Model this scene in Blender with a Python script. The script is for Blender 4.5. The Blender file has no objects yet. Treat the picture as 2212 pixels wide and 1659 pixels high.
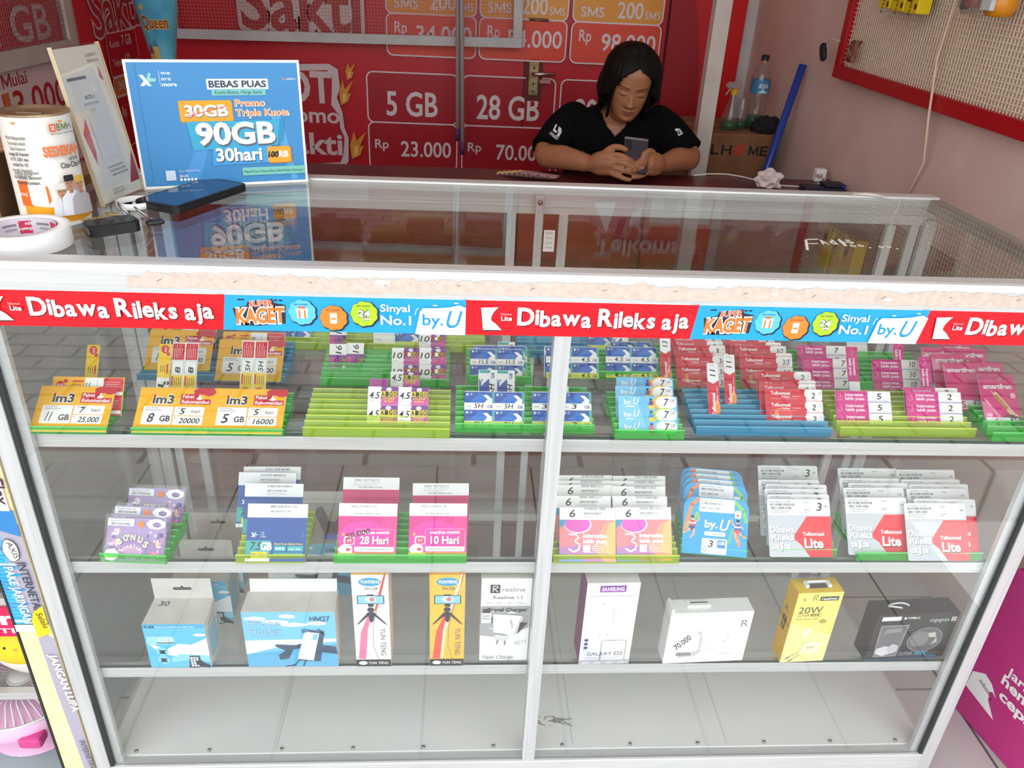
import bpy, bmesh, math, random
import numpy as np
from mathutils import Vector, Matrix, Euler
from mathutils.bvhtree import BVHTree
random.seed(7)
SC = bpy.context.scene
COL = SC.collection
R = math.radians

# ------------------------------------------------------------------ camera
cam_d = bpy.data.cameras.new('camera')
cam_d.sensor_width = 36.0
cam_d.lens = 27.62
cam_d.clip_start = 0.02
cam = bpy.data.objects.new('camera', cam_d)
COL.objects.link(cam)
cam.location = (0.6155, -0.9126, 1.342)
cam.rotation_euler = (R(62.034), R(-2.560), R(-2.903))
SC.camera = cam

# ------------------------------------------------------------------ light and exposure
SC.view_settings.view_transform = 'Standard'
SC.view_settings.look = 'None'
SC.view_settings.gamma = 1.0
SC.view_settings.use_curve_mapping = False
SC.view_settings.exposure = -0.16
SC.cycles.transparent_max_bounces = 48
SC.cycles.max_bounces = 10
w = bpy.data.worlds.new('overcast_sky')
SC.world = w
w.use_nodes = True
nt = w.node_tree
nt.nodes.clear()
wo = nt.nodes.new('ShaderNodeOutputWorld')
bg = nt.nodes.new('ShaderNodeBackground')
geo = nt.nodes.new('ShaderNodeTexCoord')
sep = nt.nodes.new('ShaderNodeSeparateXYZ')
rmp = nt.nodes.new('ShaderNodeValToRGB')
rmp.color_ramp.elements[0].position = 0.45
rmp.color_ramp.elements[0].color = (0.90, 0.93, 0.95, 1)
rmp.color_ramp.elements[1].position = 1.0
rmp.color_ramp.elements[1].color = (1.0, 1.0, 1.0, 1)
nt.links.new(geo.outputs['Generated'], sep.inputs[0])
nt.links.new(sep.outputs[2], rmp.inputs[0])
nt.links.new(rmp.outputs[0], bg.inputs[0])
bg.inputs[1].default_value = 3.1
nt.links.new(bg.outputs[0], wo.inputs[0])
# added, unseen fill lamp under the ceiling (its tube is built further down)
lamp_d = bpy.data.lights.new('added_fill_light', 'AREA')
lamp_d.shape = 'RECTANGLE'
lamp_d.size = 1.1
lamp_d.size_y = 0.05
lamp_d.energy = 1.0
lamp_d.color = (1.0, 0.97, 0.93)
lamp = bpy.data.objects.new('added_fill_light', lamp_d)
COL.objects.link(lamp)
lamp.location = (0.7, 1.4, 2.52)

# ------------------------------------------------------------------ materials
def lin(h):
    h = h.lstrip('#')
    c = [int(h[i:i + 2], 16) / 255 for i in (0, 2, 4)]
    return tuple(x / 12.92 if x <= 0.04045 else ((x + 0.055) / 1.055) ** 2.4 for x in c) + (1.0,)

MATS = {}
def ink(h, rough=0.5, metal=0.0, spec=0.5):
    """flat printed or moulded colour"""
    k = (h, rough, metal, spec)
    if k in MATS:
        return MATS[k]
    m = bpy.data.materials.new('ink_' + h.strip('#'))
    m.use_nodes = True
    b = m.node_tree.nodes['Principled BSDF']
    b.inputs['Base Color'].default_value = lin(h)
    b.inputs['Roughness'].default_value = rough
    b.inputs['Metallic'].default_value = metal
    b.inputs['Specular IOR Level'].default_value = spec
    MATS[k] = m
    return m

def noisy(name, c1, c2, scale=30, rough=0.5, metal=0.0, bump=0.0, stretch=(1, 1, 1), detail=4, spec=0.5):
    """two-tone procedural surface"""
    if name in MATS:
        return MATS[name]
    m = bpy.data.materials.new(name)
    m.use_nodes = True
    t = m.node_tree
    b = t.nodes['Principled BSDF']
    tc = t.nodes.new('ShaderNodeTexCoord')
    mp = t.nodes.new('ShaderNodeMapping')
    mp.inputs['Scale'].default_value = stretch
    nz = t.nodes.new('ShaderNodeTexNoise')
    nz.inputs['Scale'].default_value = scale
    nz.inputs['Detail'].default_value = detail
    rp = t.nodes.new('ShaderNodeValToRGB')
    rp.color_ramp.elements[0].position = 0.35
    rp.color_ramp.elements[1].position = 0.65
    rp.color_ramp.elements[0].color = lin(c1)
    rp.color_ramp.elements[1].color = lin(c2)
    t.links.new(tc.outputs['Object'], mp.inputs[0])
    t.links.new(mp.outputs[0], nz.inputs['Vector'])
    t.links.new(nz.outputs['Fac'], rp.inputs[0])
    t.links.new(rp.outputs[0], b.inputs['Base Color'])
    b.inputs['Roughness'].default_value = rough
    b.inputs['Metallic'].default_value = metal
    b.inputs['Specular IOR Level'].default_value = spec
    if bump:
        bp = t.nodes.new('ShaderNodeBump')
        bp.inputs['Strength'].default_value = bump
        bp.inputs['Distance'].default_value = 0.002
        t.links.new(nz.outputs['Fac'], bp.inputs['Height'])
        t.links.new(bp.outputs[0], b.inputs['Normal'])
    MATS[name] = m
    return m

def tiles(name, c1, c2, joint, size, gap=0.012, rough=0.3, offset=0.0, loc=(0, 0, 0)):
    if name in MATS:
        return MATS[name]
    m = bpy.data.materials.new(name)
    m.use_nodes = True
    t = m.node_tree
    b = t.nodes['Principled BSDF']
    tc = t.nodes.new('ShaderNodeTexCoord')
    mp = t.nodes.new('ShaderNodeMapping')
    mp.inputs['Location'].default_value = loc
    br = t.nodes.new('ShaderNodeTexBrick')
    br.offset = offset
    br.inputs['Scale'].default_value = 1.0
    br.inputs['Brick Width'].default_value = size[0]
    br.inputs['Row Height'].default_value = size[1]
    br.inputs['Mortar Size'].default_value = gap
    br.inputs['Mortar Smooth'].default_value = 0.3
    br.inputs['Color1'].default_value = lin(c1)
    br.inputs['Color2'].default_value = lin(c2)
    br.inputs['Mortar'].default_value = lin(joint)
    nz = t.nodes.new('ShaderNodeTexNoise')
    nz.inputs['Scale'].default_value = 9
    mx = t.nodes.new('ShaderNodeMix')
    mx.data_type = 'RGBA'
    mx.blend_type = 'MULTIPLY'
    mx.inputs[0].default_value = 0.25
    t.links.new(tc.outputs['Object'], mp.inputs[0])
    t.links.new(mp.outputs[0], br.inputs['Vector'])
    t.links.new(tc.outputs['Object'], nz.inputs['Vector'])
    t.links.new(br.outputs['Color'], mx.inputs[6])
    t.links.new(nz.outputs['Color'], mx.inputs[7])
    t.links.new(mx.outputs[2], b.inputs['Base Color'])
    b.inputs['Roughness'].default_value = rough
    MATS[name] = m
    return m

def clear(name, tint=(1, 1, 1), f0=0.04, rough=0.0, body=None, opacity=0.0, bodyrough=0.4, fmax=1.0):
    """thin sheet of glass or plastic: what is behind shows, the surface reflects more at grazing angles (Schlick)"""
    if name in MATS:
        return MATS[name]
    m = bpy.data.materials.new(name)
    m.use_nodes = True
    t = m.node_tree
    t.nodes.clear()
    out = t.nodes.new('ShaderNodeOutputMaterial')
    tr = t.nodes.new('ShaderNodeBsdfTransparent')
    tr.inputs[0].default_value = tuple(tint) + (1,)
    gl = t.nodes.new('ShaderNodeBsdfGlossy')
    gl.inputs['Roughness'].default_value = rough
    g = t.nodes.new('ShaderNodeNewGeometry')
    d = t.nodes.new('ShaderNodeVectorMath'); d.operation = 'DOT_PRODUCT'
    t.links.new(g.outputs['Normal'], d.inputs[0]); t.links.new(g.outputs['Incoming'], d.inputs[1])
    ab = t.nodes.new('ShaderNodeMath'); ab.operation = 'ABSOLUTE'
    t.links.new(d.outputs['Value'], ab.inputs[0])
    iv = t.nodes.new('ShaderNodeMath'); iv.operation = 'SUBTRACT'; iv.inputs[0].default_value = 1.0; iv.use_clamp = True
    t.links.new(ab.outputs[0], iv.inputs[1])
    pw = t.nodes.new('ShaderNodeMath'); pw.operation = 'POWER'; pw.inputs[1].default_value = 5.0
    t.links.new(iv.outputs[0], pw.inputs[0])
    ma = t.nodes.new('ShaderNodeMath'); ma.operation = 'MULTIPLY_ADD'
    ma.inputs[1].default_value = fmax - f0; ma.inputs[2].default_value = f0
    t.links.new(pw.outputs[0], ma.inputs[0])
    base = tr
    if body:
        pb = t.nodes.new('ShaderNodeBsdfPrincipled')
        pb.inputs['Base Color'].default_value = lin(body)
        pb.inputs['Roughness'].default_value = bodyrough
        tl = t.nodes.new('ShaderNodeBsdfTranslucent')
        tl.inputs[0].default_value = lin(body)
        m2 = t.nodes.new('ShaderNodeMixShader'); m2.inputs[0].default_value = 0.35
        t.links.new(pb.outputs[0], m2.inputs[1]); t.links.new(tl.outputs[0], m2.inputs[2])
        m1 = t.nodes.new('ShaderNodeMixShader'); m1.inputs[0].default_value = opacity
        t.links.new(tr.outputs[0], m1.inputs[1]); t.links.new(m2.outputs[0], m1.inputs[2])
        base = m1
    mx = t.nodes.new('ShaderNodeMixShader')
    t.links.new(ma.outputs[0], mx.inputs[0])
    t.links.new(base.outputs[0], mx.inputs[1])
    t.links.new(gl.outputs[0], mx.inputs[2])
    t.links.new(mx.outputs[0], out.inputs[0])
    MATS[name] = m
    return m

ALU = noisy('white_aluminium', '#cbcdcd', '#d8d9d9', 6, 0.34, 0.35, 0.02, (1, 40, 40))
ALUV = noisy('white_aluminium_upright', '#c4c7c8', '#d2d4d5', 6, 0.36, 0.35, 0.02, (40, 40, 1))
GLASS = clear('pane_glass', (0.985, 0.995, 0.99), 0.07)
TOPGLASS = clear('counter_glass', (0.97, 0.985, 0.98), 0.045)
GEDGE = ink('#16302b', 0.15)
GASKET = ink('#2b2c2e', 0.6)
WHITE = ink('#f4f4f2', 0.45)
PAPER = ink('#f1f0ec', 0.7)
BLACK = ink('#111113', 0.5)
RED = ink('#e3081b', 0.4)

# ------------------------------------------------------------------ mesh builder
class MB:
    def __init__(self):
        self.v = []; self.f = []; self.m = []; self.s = []; self.mats = []
    def mi(self, mat):
        for i, x in enumerate(self.mats):
            if x == mat:
                return i
        self.mats.append(mat)
        return len(self.mats) - 1
    def add(self, vs, fs, mat, smooth=False, M=None):
        o = len(self.v); i = self.mi(mat)
        self.v += [tuple(M @ Vector(p)) for p in vs] if M is not None else [tuple(p) for p in vs]
        for f in fs:
            self.f.append(tuple(o + k for k in f)); self.m.append(i); self.s.append(smooth)
    def box(self, lo, hi, mat, bev=0.0, M=None):
        b = bmesh.new()
        bmesh.ops.create_cube(b, size=1.0)
        for v in b.verts:
            v.co = Vector([(lo[k] + hi[k]) / 2 + v.co[k] * (hi[k] - lo[k]) for k in range(3)])
        if bev:
            bmesh.ops.bevel(b, geom=b.edges[:], offset=bev, segments=2, profile=0.5, affect='EDGES')
        self.bm(b, mat, bool(bev) and False, M)
    def bm(self, b, mat, smooth=False, M=None):
        b.verts.index_update()
        self.add([v.co[:] for v in b.verts], [[v.index for v in f.verts] for f in b.faces], mat, smooth, M)
        b.free()
    def lathe(self, prof, mat, n=32, c=(0, 0, 0), M=None, smooth=True, cap=True):
        vs = []; fs = []
        for r, z in prof:
            for k in range(n):
                a = 2 * math.pi * k / n
                vs.append((c[0] + r * math.cos(a), c[1] + r * math.sin(a), c[2] + z))
        for i in range(len(prof) - 1):
            for k in range(n):
                fs.append((i * n + k, i * n + (k + 1) % n, (i + 1) * n + (k + 1) % n, (i + 1) * n + k))
        self.add(vs, fs, mat, smooth, M)
        if cap:
            for i in (0, len(prof) - 1):
                if prof[i][0] > 1e-6:
                    self.add(vs[i * n:(i + 1) * n], [tuple(range(n)) if i else tuple(reversed(range(n)))], mat, False, M)
    def tube(self, pts, r, mat, n=8, M=None, cap=True):
        P = [Vector(p) for p in pts]; vs = []; fs = []
        rr = r if isinstance(r, (list, tuple)) else [r] * len(P)
        u = None
        for i, p in enumerate(P):
            d = (P[min(i + 1, len(P) - 1)] - P[max(i - 1, 0)]).normalized()
            if u is None:
                u = d.orthogonal().normalized()
            u = (u - d * u.dot(d)).normalized()
            q = d.cross(u)
            for k in range(n):
                a = 2 * math.pi * k / n
                vs.append(p + (u * math.cos(a) + q * math.sin(a)) * rr[i])
        for i in range(len(P) - 1):
            for k in range(n):
                fs.append((i * n + k, i * n + (k + 1) % n, (i + 1) * n + (k + 1) % n, (i + 1) * n + k))
        if cap:
            fs.append(tuple(reversed(range(n)))); fs.append(tuple(range((len(P) - 1) * n, len(P) * n)))
        self.add(vs, fs, mat, True, M)
    def prism(self, poly, z0, z1, mat, M=None, smooth=False):
        n = len(poly)
        vs = [(x, y, z0) for x, y in poly] + [(x, y, z1) for x, y in poly]
        fs = [tuple(reversed(range(n))), tuple(range(n, 2 * n))]
        self.add(vs, fs, mat, False, M)
        self.add(vs, [(k, (k + 1) % n, n + (k + 1) % n, n + k) for k in range(n)], mat, smooth, M)
    def mesh(self, name):
        me = bpy.data.meshes.new(name)
        me.from_pydata(self.v, [], self.f)
        for m in self.mats:
            me.materials.append(m)
        me.polygons.foreach_set('material_index', self.m)
        me.polygons.foreach_set('use_smooth', self.s)
        me.update()
        return me
    def obj(self, name, parent=None, loc=None, rot=None):
        return link(name, self.mesh(name), parent, loc, rot)

def link(name, me, parent=None, loc=None, rot=None):
    o = bpy.data.objects.new(name, me)
    COL.objects.link(o)
    if parent is not None:
        o.parent = parent
    if loc is not None:
        o.location = loc
    if rot is not None:
        o.rotation_euler = rot
    return o

def tag(o, label, cat, group=None, kind=None):
    o['label'] = label; o['category'] = cat
    if group: o['group'] = group
    if kind: o['kind'] = kind
    return o

def thing(name, label, cat, loc=(0, 0, 0), rot=(0, 0, 0), group=None):
    o = bpy.data.objects.new(name, None)
    o.empty_display_size = 0.05
    COL.objects.link(o)
    o.location = loc; o.rotation_euler = rot
    return tag(o, label, cat, group)

def struct(name, mb, parent=None):
    o = mb.obj(name, parent)
    o['kind'] = 'structure'
    return o

def rrect(x, y, w, h, r, n=5, cs=(1, 1, 1, 1)):
    """rounded rectangle outline; cs switches the corners bl, br, tr, tl"""
    P = []
    for i, (cx, cy, a0) in enumerate(((x + r, y + r, 180), (x + w - r, y + r, 270), (x + w - r, y + h - r, 0), (x + r, y + h - r, 90))):
        if not cs[i] or r <= 0:
            P.append(((x, y), (x + w, y), (x + w, y + h), (x, y + h))[i]); continue
        for k in range(n + 1):
            a = R(a0 + 90 * k / n)
            P.append((cx + r * math.cos(a), cy + r * math.sin(a)))
    return P

# ------------------------------------------------------------------ lettering and printed art
_TX = {}
def glyphs(s, bold):
    k = (s, bold)
    if k not in _TX and 'M' in s and bold > 0:      # a bold M drawn as one clean outline, its neighbours set beside it
        V = []; F = []; x = 0.0; H = CAPH
        for i, seg in enumerate(s.split('M')):
            if i:
                t = .085 + 1.6 * bold; W = .74; b = bold
                P = [(x - b, -b), (x - b + t, -b), (x - b + t, H * .62), (x + W / 2, .02 - b), (x + W + b - t, H * .62), (x + W + b - t, -b), (x + W + b, -b), (x + W + b, H + b), (x + W + b - t * 1.15, H + b), (x + W / 2, H * .36), (x - b + t * 1.15, H + b), (x - b, H + b)]
                o = len(V); V += P
                F += [tuple(o + q for q in f) for f in ((0, 1, 2, 10, 11), (2, 3, 9, 10), (3, 4, 8, 9), (4, 5, 6, 7, 8))]
                x += W + .10
            if seg.strip():
                v2, f2 = glyphs(seg, bold); m0 = min(p[0] for p in v2); o = len(V)
                x += .12 if seg[0] == ' ' else 0
                V += [(p[0] - m0 + x, p[1]) for p in v2]; F += [tuple(o + q for q in f) for f in f2]
                x += max(p[0] for p in v2) - m0 + .11 + (.12 if seg[-1] == ' ' else 0)
        _TX[k] = (V, F)
    if k not in _TX:
        cu = bpy.data.curves.new('lettering', 'FONT')
        cu.body = s; cu.size = 1.0; cu.resolution_u = 3; cu.fill_mode = 'FRONT'
        cu.offset = bold
        ob = bpy.data.objects.new('lettering', cu)
        COL.objects.link(ob)
        dg = bpy.context.evaluated_depsgraph_get()
        dg.update()
        ev = ob.evaluated_get(dg)
        me = ev.to_mesh()
        V = [(v.co.x, v.co.y) for v in me.vertices]
        F = [tuple(p.vertices) for p in me.polygons]
        if me.polygons and me.polygons[0].normal.z < 0:
            F = [tuple(reversed(f)) for f in F]
        ev.to_mesh_clear()
        bpy.data.objects.remove(ob); bpy.data.curves.remove(cu)
        _TX[k] = (V, F)
    return _TX[k]
CAPH = .7
CAPH = max(y for x, y in glyphs('H', 0.0)[0])

class Art:
    """print on a flat face: x right, y up in the face's own unit, each next mark a hair above the last"""
    def __init__(self, mb, M, unit=1.0, eps=0.00008):
        self.mb = mb; self.M = M; self.u = unit; self.e = eps; self.z = eps
    def put(self, vs, fs, mat):
        self.mb.add([(x * self.u, y * self.u, self.z) for x, y in vs], fs, mat, False, self.M)
    def up(self):
        self.z += self.e
    def poly(self, pts, mat):
        self.put(pts, [tuple(range(len(pts)))], mat); self.up()
    def rect(self, x, y, w, h, mat, r=0, cs=(1, 1, 1, 1), sk=0.0):
        P = rrect(x, y, w, h, r, 4, cs)
        if sk: P = [(px + (py - y) * sk, py) for px, py in P]
        self.poly(P, mat)
    def frame(self, x, y, w, h, t, mat, r=0.0):
        A = rrect(x, y, w, h, max(r, 1e-4), 5); B = rrect(x + t, y + t, w - 2 * t, h - 2 * t, max(r - t, 5e-5), 5)
        n = len(A)
        self.put(A + B, [(k, (k + 1) % n, n + (k + 1) % n, n + k) for k in range(n)], mat); self.up()
    def ell(self, cx, cy, rx, ry, mat, n=20, a0=0, a1=360):
        P = [(cx + rx * math.cos(R(a0 + (a1 - a0) * k / n)), cy + ry * math.sin(R(a0 + (a1 - a0) * k / n))) for k in range(n + (a1 - a0 < 360))]
        self.poly(P, mat)
    def line(self, pts, wd, mat):
        for (x0, y0), (x1, y1) in zip(pts, pts[1:]):
            d = math.hypot(x1 - x0, y1 - y0) or 1
            nx, ny = -(y1 - y0) / d * wd / 2, (x1 - x0) / d * wd / 2
            ex, ey = (x1 - x0) / d * wd * .3, (y1 - y0) / d * wd * .3
            self.put([(x0 + nx - ex, y0 + ny - ey), (x0 - nx - ex, y0 - ny - ey), (x1 - nx + ex, y1 - ny + ey), (x1 + nx + ex, y1 + ny + ey)], [(0, 1, 2, 3)], mat)
        self.up()
    def cloud(self, cx, cy, rx, ry, k, mat, amp=.12):
        self.poly([(cx + rx * (1 + amp * abs(math.sin(k * a / 2))) * math.cos(a), cy + ry * (1 + amp * abs(math.sin(k * a / 2))) * math.sin(a)) for a in [2 * math.pi * i / 48 for i in range(48)]], mat)
    def bars(self, x, y, w, h, mat, seed=1):
        rnd = random.Random(seed); p = x
        vs = []; fs = []
        while p < x + w:
            b = w * rnd.uniform(.008, .03); o = len(vs)
            vs += [(p, y), (p + b, y), (p + b, y + h), (p, y + h)]; fs.append((o, o + 1, o + 2, o + 3))
            p += b + w * rnd.uniform(.012, .035)
        self.put(vs, fs, mat); self.up()
    def text(self, s, x, y, h, mat, w=None, bold=0.0, it=0.0, al='l', rot=0.0, dx=0.0):
        V, F = glyphs(s, bold)
        if not V: return
        sc = h / CAPH
        x0 = min(p[0] for p in V); x1 = max(p[0] for p in V)
        sx = sc if w is None else w / max(x1 - x0, 1e-6)
        W = (x1 - x0) * sx
        ox = {'l': 0, 'c': -W / 2, 'r': -W}[al]
        c, n = math.cos(R(rot)), math.sin(R(rot))
        P = []
        for px, py in V:
            qx = (px - x0) * sx + ox + py * sc * it; qy = py * sc
            P.append((x + qx * c - qy * n, y + qx * n + qy * c))
        self.put(P, F, mat); self.up()
    def text2(self, s, x, y, h, mat, back, w=None, bold=0.02, it=0.0, al='l', rot=0.0, o=0.05, sh=(0, 0)):
        """lettering on its own outline or drop shadow"""
        W = w
        self.text(s, x + sh[0], y + sh[1], h, back, None if w is None else w * 1.0, bold + o, it, al, rot)
        self.text(s, x, y, h, mat, W, bold, it, al, rot)

def face_front(x, y, z):      # face looking to -y, x to the right, z up
    return Matrix.Translation((x, y, z)) @ Matrix(((1, 0, 0, 0), (0, 0, -1, 0), (0, 1, 0, 0), (0, 0, 0, 1)))
def face_up(x, y, z):
    return Matrix.Translation((x, y, z))
# ------------------------------------------------------------------ room shell
WB, WL, WR, ZC = 2.60, -0.66, 1.80, 2.6
TILE = tiles('white_floor_tile', '#d2cecb', '#ccc7c4', '#6f6a67', (0.2815, 0.2815), 0.0035, 0.22, 0.0, (0.012, 0.05, 0))
b = MB(); b.box((WL - .1, -1.06, -.12), (WR + .1, WB + .1, 0), TILE); struct('floor', b)
b = MB(); b.box((-7, -9, -.22), (9, -1.28, -.12), tiles('grey_pavers', '#a5a29f', '#96928f', '#3f3c3a', (0.21, 0.105), 0.008, 0.8, 0.5)); struct('pavement', b)
b = MB(); b.box((-5, -1.13, -.2), (7, -1.06, -.004), tiles('white_kerb_blocks', '#e2dfda', '#d6d2cc', '#77736e', (0.33, 0.5), 0.01, 0.6)); struct('kerb', b)
b = MB(); b.box((-5, -1.30, -.2), (7, -1.13, -.06), noisy('reddish_step', '#8f6f6a', '#a07f79', 9, .8)); struct('trim_2', b)
PLASTER = noisy('pink_beige_plaster', '#d9bdb3', '#e2c9bf', 5, 0.85, 0, 0.05)
b = MB(); b.box((WL - .1, WB, 0), (WR + .1, WB + .1, ZC), noisy('white_plaster', '#d8d2cc', '#e2dcd6', 6, 0.85)); struct('wall_back', b)
b = MB(); b.box((WL - .1, 0.62, 0), (WL, WB, ZC), PLASTER); b.box((WL - .1, -.35, 0), (WL, .62, ZC), PLASTER); struct('wall_left', b)
b = MB(); b.box((WR, -.35, 0), (WR + .1, WB, ZC), PLASTER); struct('wall_right', b)
b = MB(); b.box((WL - .1, -.75, ZC), (WR + .1, WB + .1, ZC + .1), noisy('ceiling_board', '#dcd9d4', '#e6e3de', 3, 0.9)); struct('ceiling', b)  # set low and run past the front as an unseen awning that dims the inside
b = MB(); b.box((1.752, WB - .03, 0), (WR, WB, ZC), noisy('white_corner_trim', '#c9c6c8', '#d6d3d5', 8, 0.6)); struct('trim_1', b)
b = MB(); b.box((1.436, 1.915, 0), (1.491, 1.965, ZC), noisy('cream_post', '#cfc3ba', '#ddd2c9', 9, 0.6), 0.002); struct('pillar', b)

# ------------------------------------------------------------------ the red advertising banner on the back wall
BRED = ink('#d20d22', 0.42); BDEEP = ink('#b00a20', 0.42); BORA = ink('#e8492f', 0.42); BYEL = ink('#eda23a', 0.45); BW = ink('#ecdfe2', 0.5)
YB = WB - .02
BMAT = None
def banner_mat():
    m = noisy('red_banner_vinyl', '#d20d22', '#c80c20', 2, 0.4)
    t = m.node_tree; bs = t.nodes['Principled BSDF']
    tc = t.nodes.new('ShaderNodeTexCoord'); sp = t.nodes.new('ShaderNodeSeparateXYZ'); rp = t.nodes.new('ShaderNodeValToRGB')
    mr = t.nodes.new('ShaderNodeMapRange'); mr.inputs['From Min'].default_value = .5; mr.inputs['From Max'].default_value = 2.6
    e = rp.color_ramp.elements
    e[0].position = 0.0; e[0].color = lin('#c30b22'); e[1].position = 1.0; e[1].color = lin('#e8822a')
    for p, c in ((.33, '#cf1224'), (.42, '#cf2c26'), (.50, '#d8501c'), (.62, '#de6d20')):
        x = e.new(p); x.color = lin(c)
    t.links.new(tc.outputs['Object'], sp.inputs[0]); t.links.new(sp.outputs[2], mr.inputs[0]); t.links.new(mr.outputs[0], rp.inputs[0])
    t.links.new(rp.outputs[0], bs.inputs['Base Color'])
    return m
BM = banner_mat()
b = MB()
b.box((WL + .001, YB, .02), (.859, WB - .001, 2.6), BM)
b.box((1.441, YB, .02), (1.750, WB - .001, 2.6), BM)
a = Art(b, face_front(0, YB, 0), 1.0, 0.0004)
def pbox(x0, x1, z0, zm, z1, top, fill, fill2):
    a.rect(x0, zm, x1 - x0, z1 - zm, fill, .028); a.rect(x0, z0, x1 - x0, zm - z0, fill2, .028)
    a.frame(x0, zm - .003, x1 - x0, z1 - zm + .003, .0055, BW, .028); a.frame(x0, z0, x1 - x0, zm - z0 + .003, .0055, BW, .028)
for x0, x1, big, pr_ in ((.206, .587, '5 GB', '23.000'), (.604, .998, '28 GB', '70.000'), (1.016, 1.412, '80 GB', '')):
    pbox(x0, x1, .537, .735, .938, None, BDEEP, BDEEP)
    a.text(big, (x0 + x1) / 2 - .002, .766, .093, BW, .215 if big == '5 GB' else .266, .018, al='c')
    if pr_:
        a.text('Rp', x0 + .028, .628, .036, BW, .058, .012); a.text(pr_, x1 - .027, .597, .062, BW, .216, .014, al='r')
for x0, x1, s2, pr_ in ((.294, .660, '200', '34.000'), (.668, 1.028, '200', '54.000'), (1.042, 1.415, '200', '98.000')):
    pbox(x0, x1, 1.0, 1.158, 1.40, None, BYEL, BORA)
    a.text('Rp', x0 + .035, 1.087, .042, BW, .05, .012); a.text(pr_, x1 - .02, 1.055, .062, BW, .225, .014, al='r')
    a.text('SMS', x0 + .035, 1.178, .036, BW, .095, .016); a.text(s2, x1 - .085, 1.178, .058, BW, .105, .016, al='r'); a.text('SMS', x1 - .078, 1.178, .028, BW, .064, .01)
# the promotion badge
WHB = ink('#dfcdd0', 0.5)
a.poly([(-.34, .53), (-.1, .52), (.09, .535), (.12, .57), (.125, .67), (.11, .71), (.105, .77), (.085, .83), (.10, .87), (.095, .94), (.06, .96), (-.05, .955), (-.3, .94), (-.37, .9)], WHB)
a.poly([(-.33, .555), (-.1, .55), (.085, .565), (.10, .6), (.108, .67), (.092, .71), (.09, .76), (.06, .80), (.066, .86), (.07, .92), (.05, .935), (-.05, .93), (-.3, .92), (-.35, .89)], ink('#b50c20', .45))
a.text('HOT', .068, .81, .115, WHB, .30, .03, al='r'); a.text('Promo', .092, .728, .06, WHB, .27, .02, al='r'); a.text('Sakti', .098, .598, .085, WHB, .27, .022, al='r')
for fx, fz, fs in ((.10, .80, 1.0), (.135, .58, 1.2), (.13, .90, .7)):
    a.poly([(fx, fz), (fx + .03 * fs, fz + .015 * fs), (fx + .045 * fs, fz + .05 * fs), (fx + .03 * fs, fz + .045 * fs), (fx + .055 * fs, fz + .1 * fs), (fx + .02 * fs, fz + .065 * fs), (fx + .012 * fs, fz + .10 * fs), (fx - .005 * fs, fz + .05 * fs)], ink('#e2912f', .5))
    a.poly([(fx + .008, fz + .01), (fx + .022 * fs, fz + .02 * fs), (fx + .025 * fs, fz + .05 * fs), (fx + .01 * fs, fz + .045 * fs)], ink('#f2c766', .5))
# the large script word above
WH2 = ink('#d9cfcd', .5)
for k, (x, w_) in enumerate(((-.285, .12), (-.17, .09), (-.08, .10), (.02, .09), (.10, .10))): a.rect(x, 1.066, w_, .205 if k in (0, 2, 3) else .17, WH2, .03)
a.text('Sakti', -.035, 1.083, .19, WH2, .50, .055, al='c'); a.text('Sakti', -.035, 1.083, .19, ink('#a82b28', .45), .47, .02, al='c')
# right of the door: big round sweep in a brighter red
a.poly([(1.60 + .01, .60)] + [(1.60 - .16 + .26 * math.cos(R(t)) * .62, .60 + 1.9 * math.sin(R(t)) * .42) for t in range(0, 91, 6)] + [(1.441, .60)], ink('#a30b1e', .4))
a.rect(1.69, .3, .06, 2.2, ink('#d80a14', .38))
# upper part of the banner, seen mirrored in the counter glass
for q in range(1):
    a.text('Telkomsel', 1.225, 1.735, .072, ink('#e9d6cf', .5), .47, .02)
    a.ell(1.33, 1.62, .085, .085, ink('#c9162a', .45)); a.poly([(1.20, 1.56), (1.27, 1.70), (1.30, 1.56)], BW); a.poly([(1.37, 1.66), (1.42, 1.67), (1.42, 1.58), (1.38, 1.60)], BW)
    a.rect(1.46, 1.53, .28, .12, ink('#d8cfcb', .6)); a.rect(1.52, 1.50, .06, .09, ink('#c3b8b4', .6)); a.rect(.3, 1.62, .30, .05, ink('#f0b04a', .5)); a.rect(-.3, 1.5, .5, .09, ink('#e3b8b0', .5))
    o = b.obj('wall_banner'); tag(o, 'red advertising banner with price boxes covering the back wall', 'banner')

# the door, papered over by the same banner
d = MB(); d.box((.862, YB + .002, .0), (1.438, WB - .002, 2.6), BM)
for x in (.858, 1.437):
    d.box((x, YB - .0035, .0), (x + .007, YB + .01, 2.6), ink('#4a1014', .6))  # dark strips paint the shade of the gaps along the door edges
door = struct('door_1', d)
d = MB(); d.box((.880, YB - .012, .868), (.921, YB - .0035, 1.015), noisy('worn_brass', '#8f7a4e', '#b9a678', 40, 0.45, 0.7, 0.1), .002)
d.box((.868, YB - .005, .845), (.938, YB - .0034, 1.03), ink('#6a1a1c', .6))
for zz in (.885, .915, .975): d.tube([(.9, YB - .016, zz), (.9, YB - .01, zz)], .004, ink('#3a3222', .5))
pl_ = d.obj('lock_plate', door)
d = MB(); d.tube([(.897, YB - .012, .957), (.897, YB - .045, .957), (.90, YB - .05, .957), (.985, YB - .05, .959)], .0075, ink('#c9c9c9', .25, 1.0), 10)
h = d.obj('door_handle', door); h['label'] = 'steel lever handle'
d = MB(); d.box((.864, YB - .012, 1.148), (.945, YB - .004, 1.166), ink('#7a5a48', .5, .5), .002); d.tube([(.87, YB - .014, 1.157), (.95, YB - .014, 1.157)], .004, ink('#8d7a6a', .4, .8)); d.obj('door_bolt', door)
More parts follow.
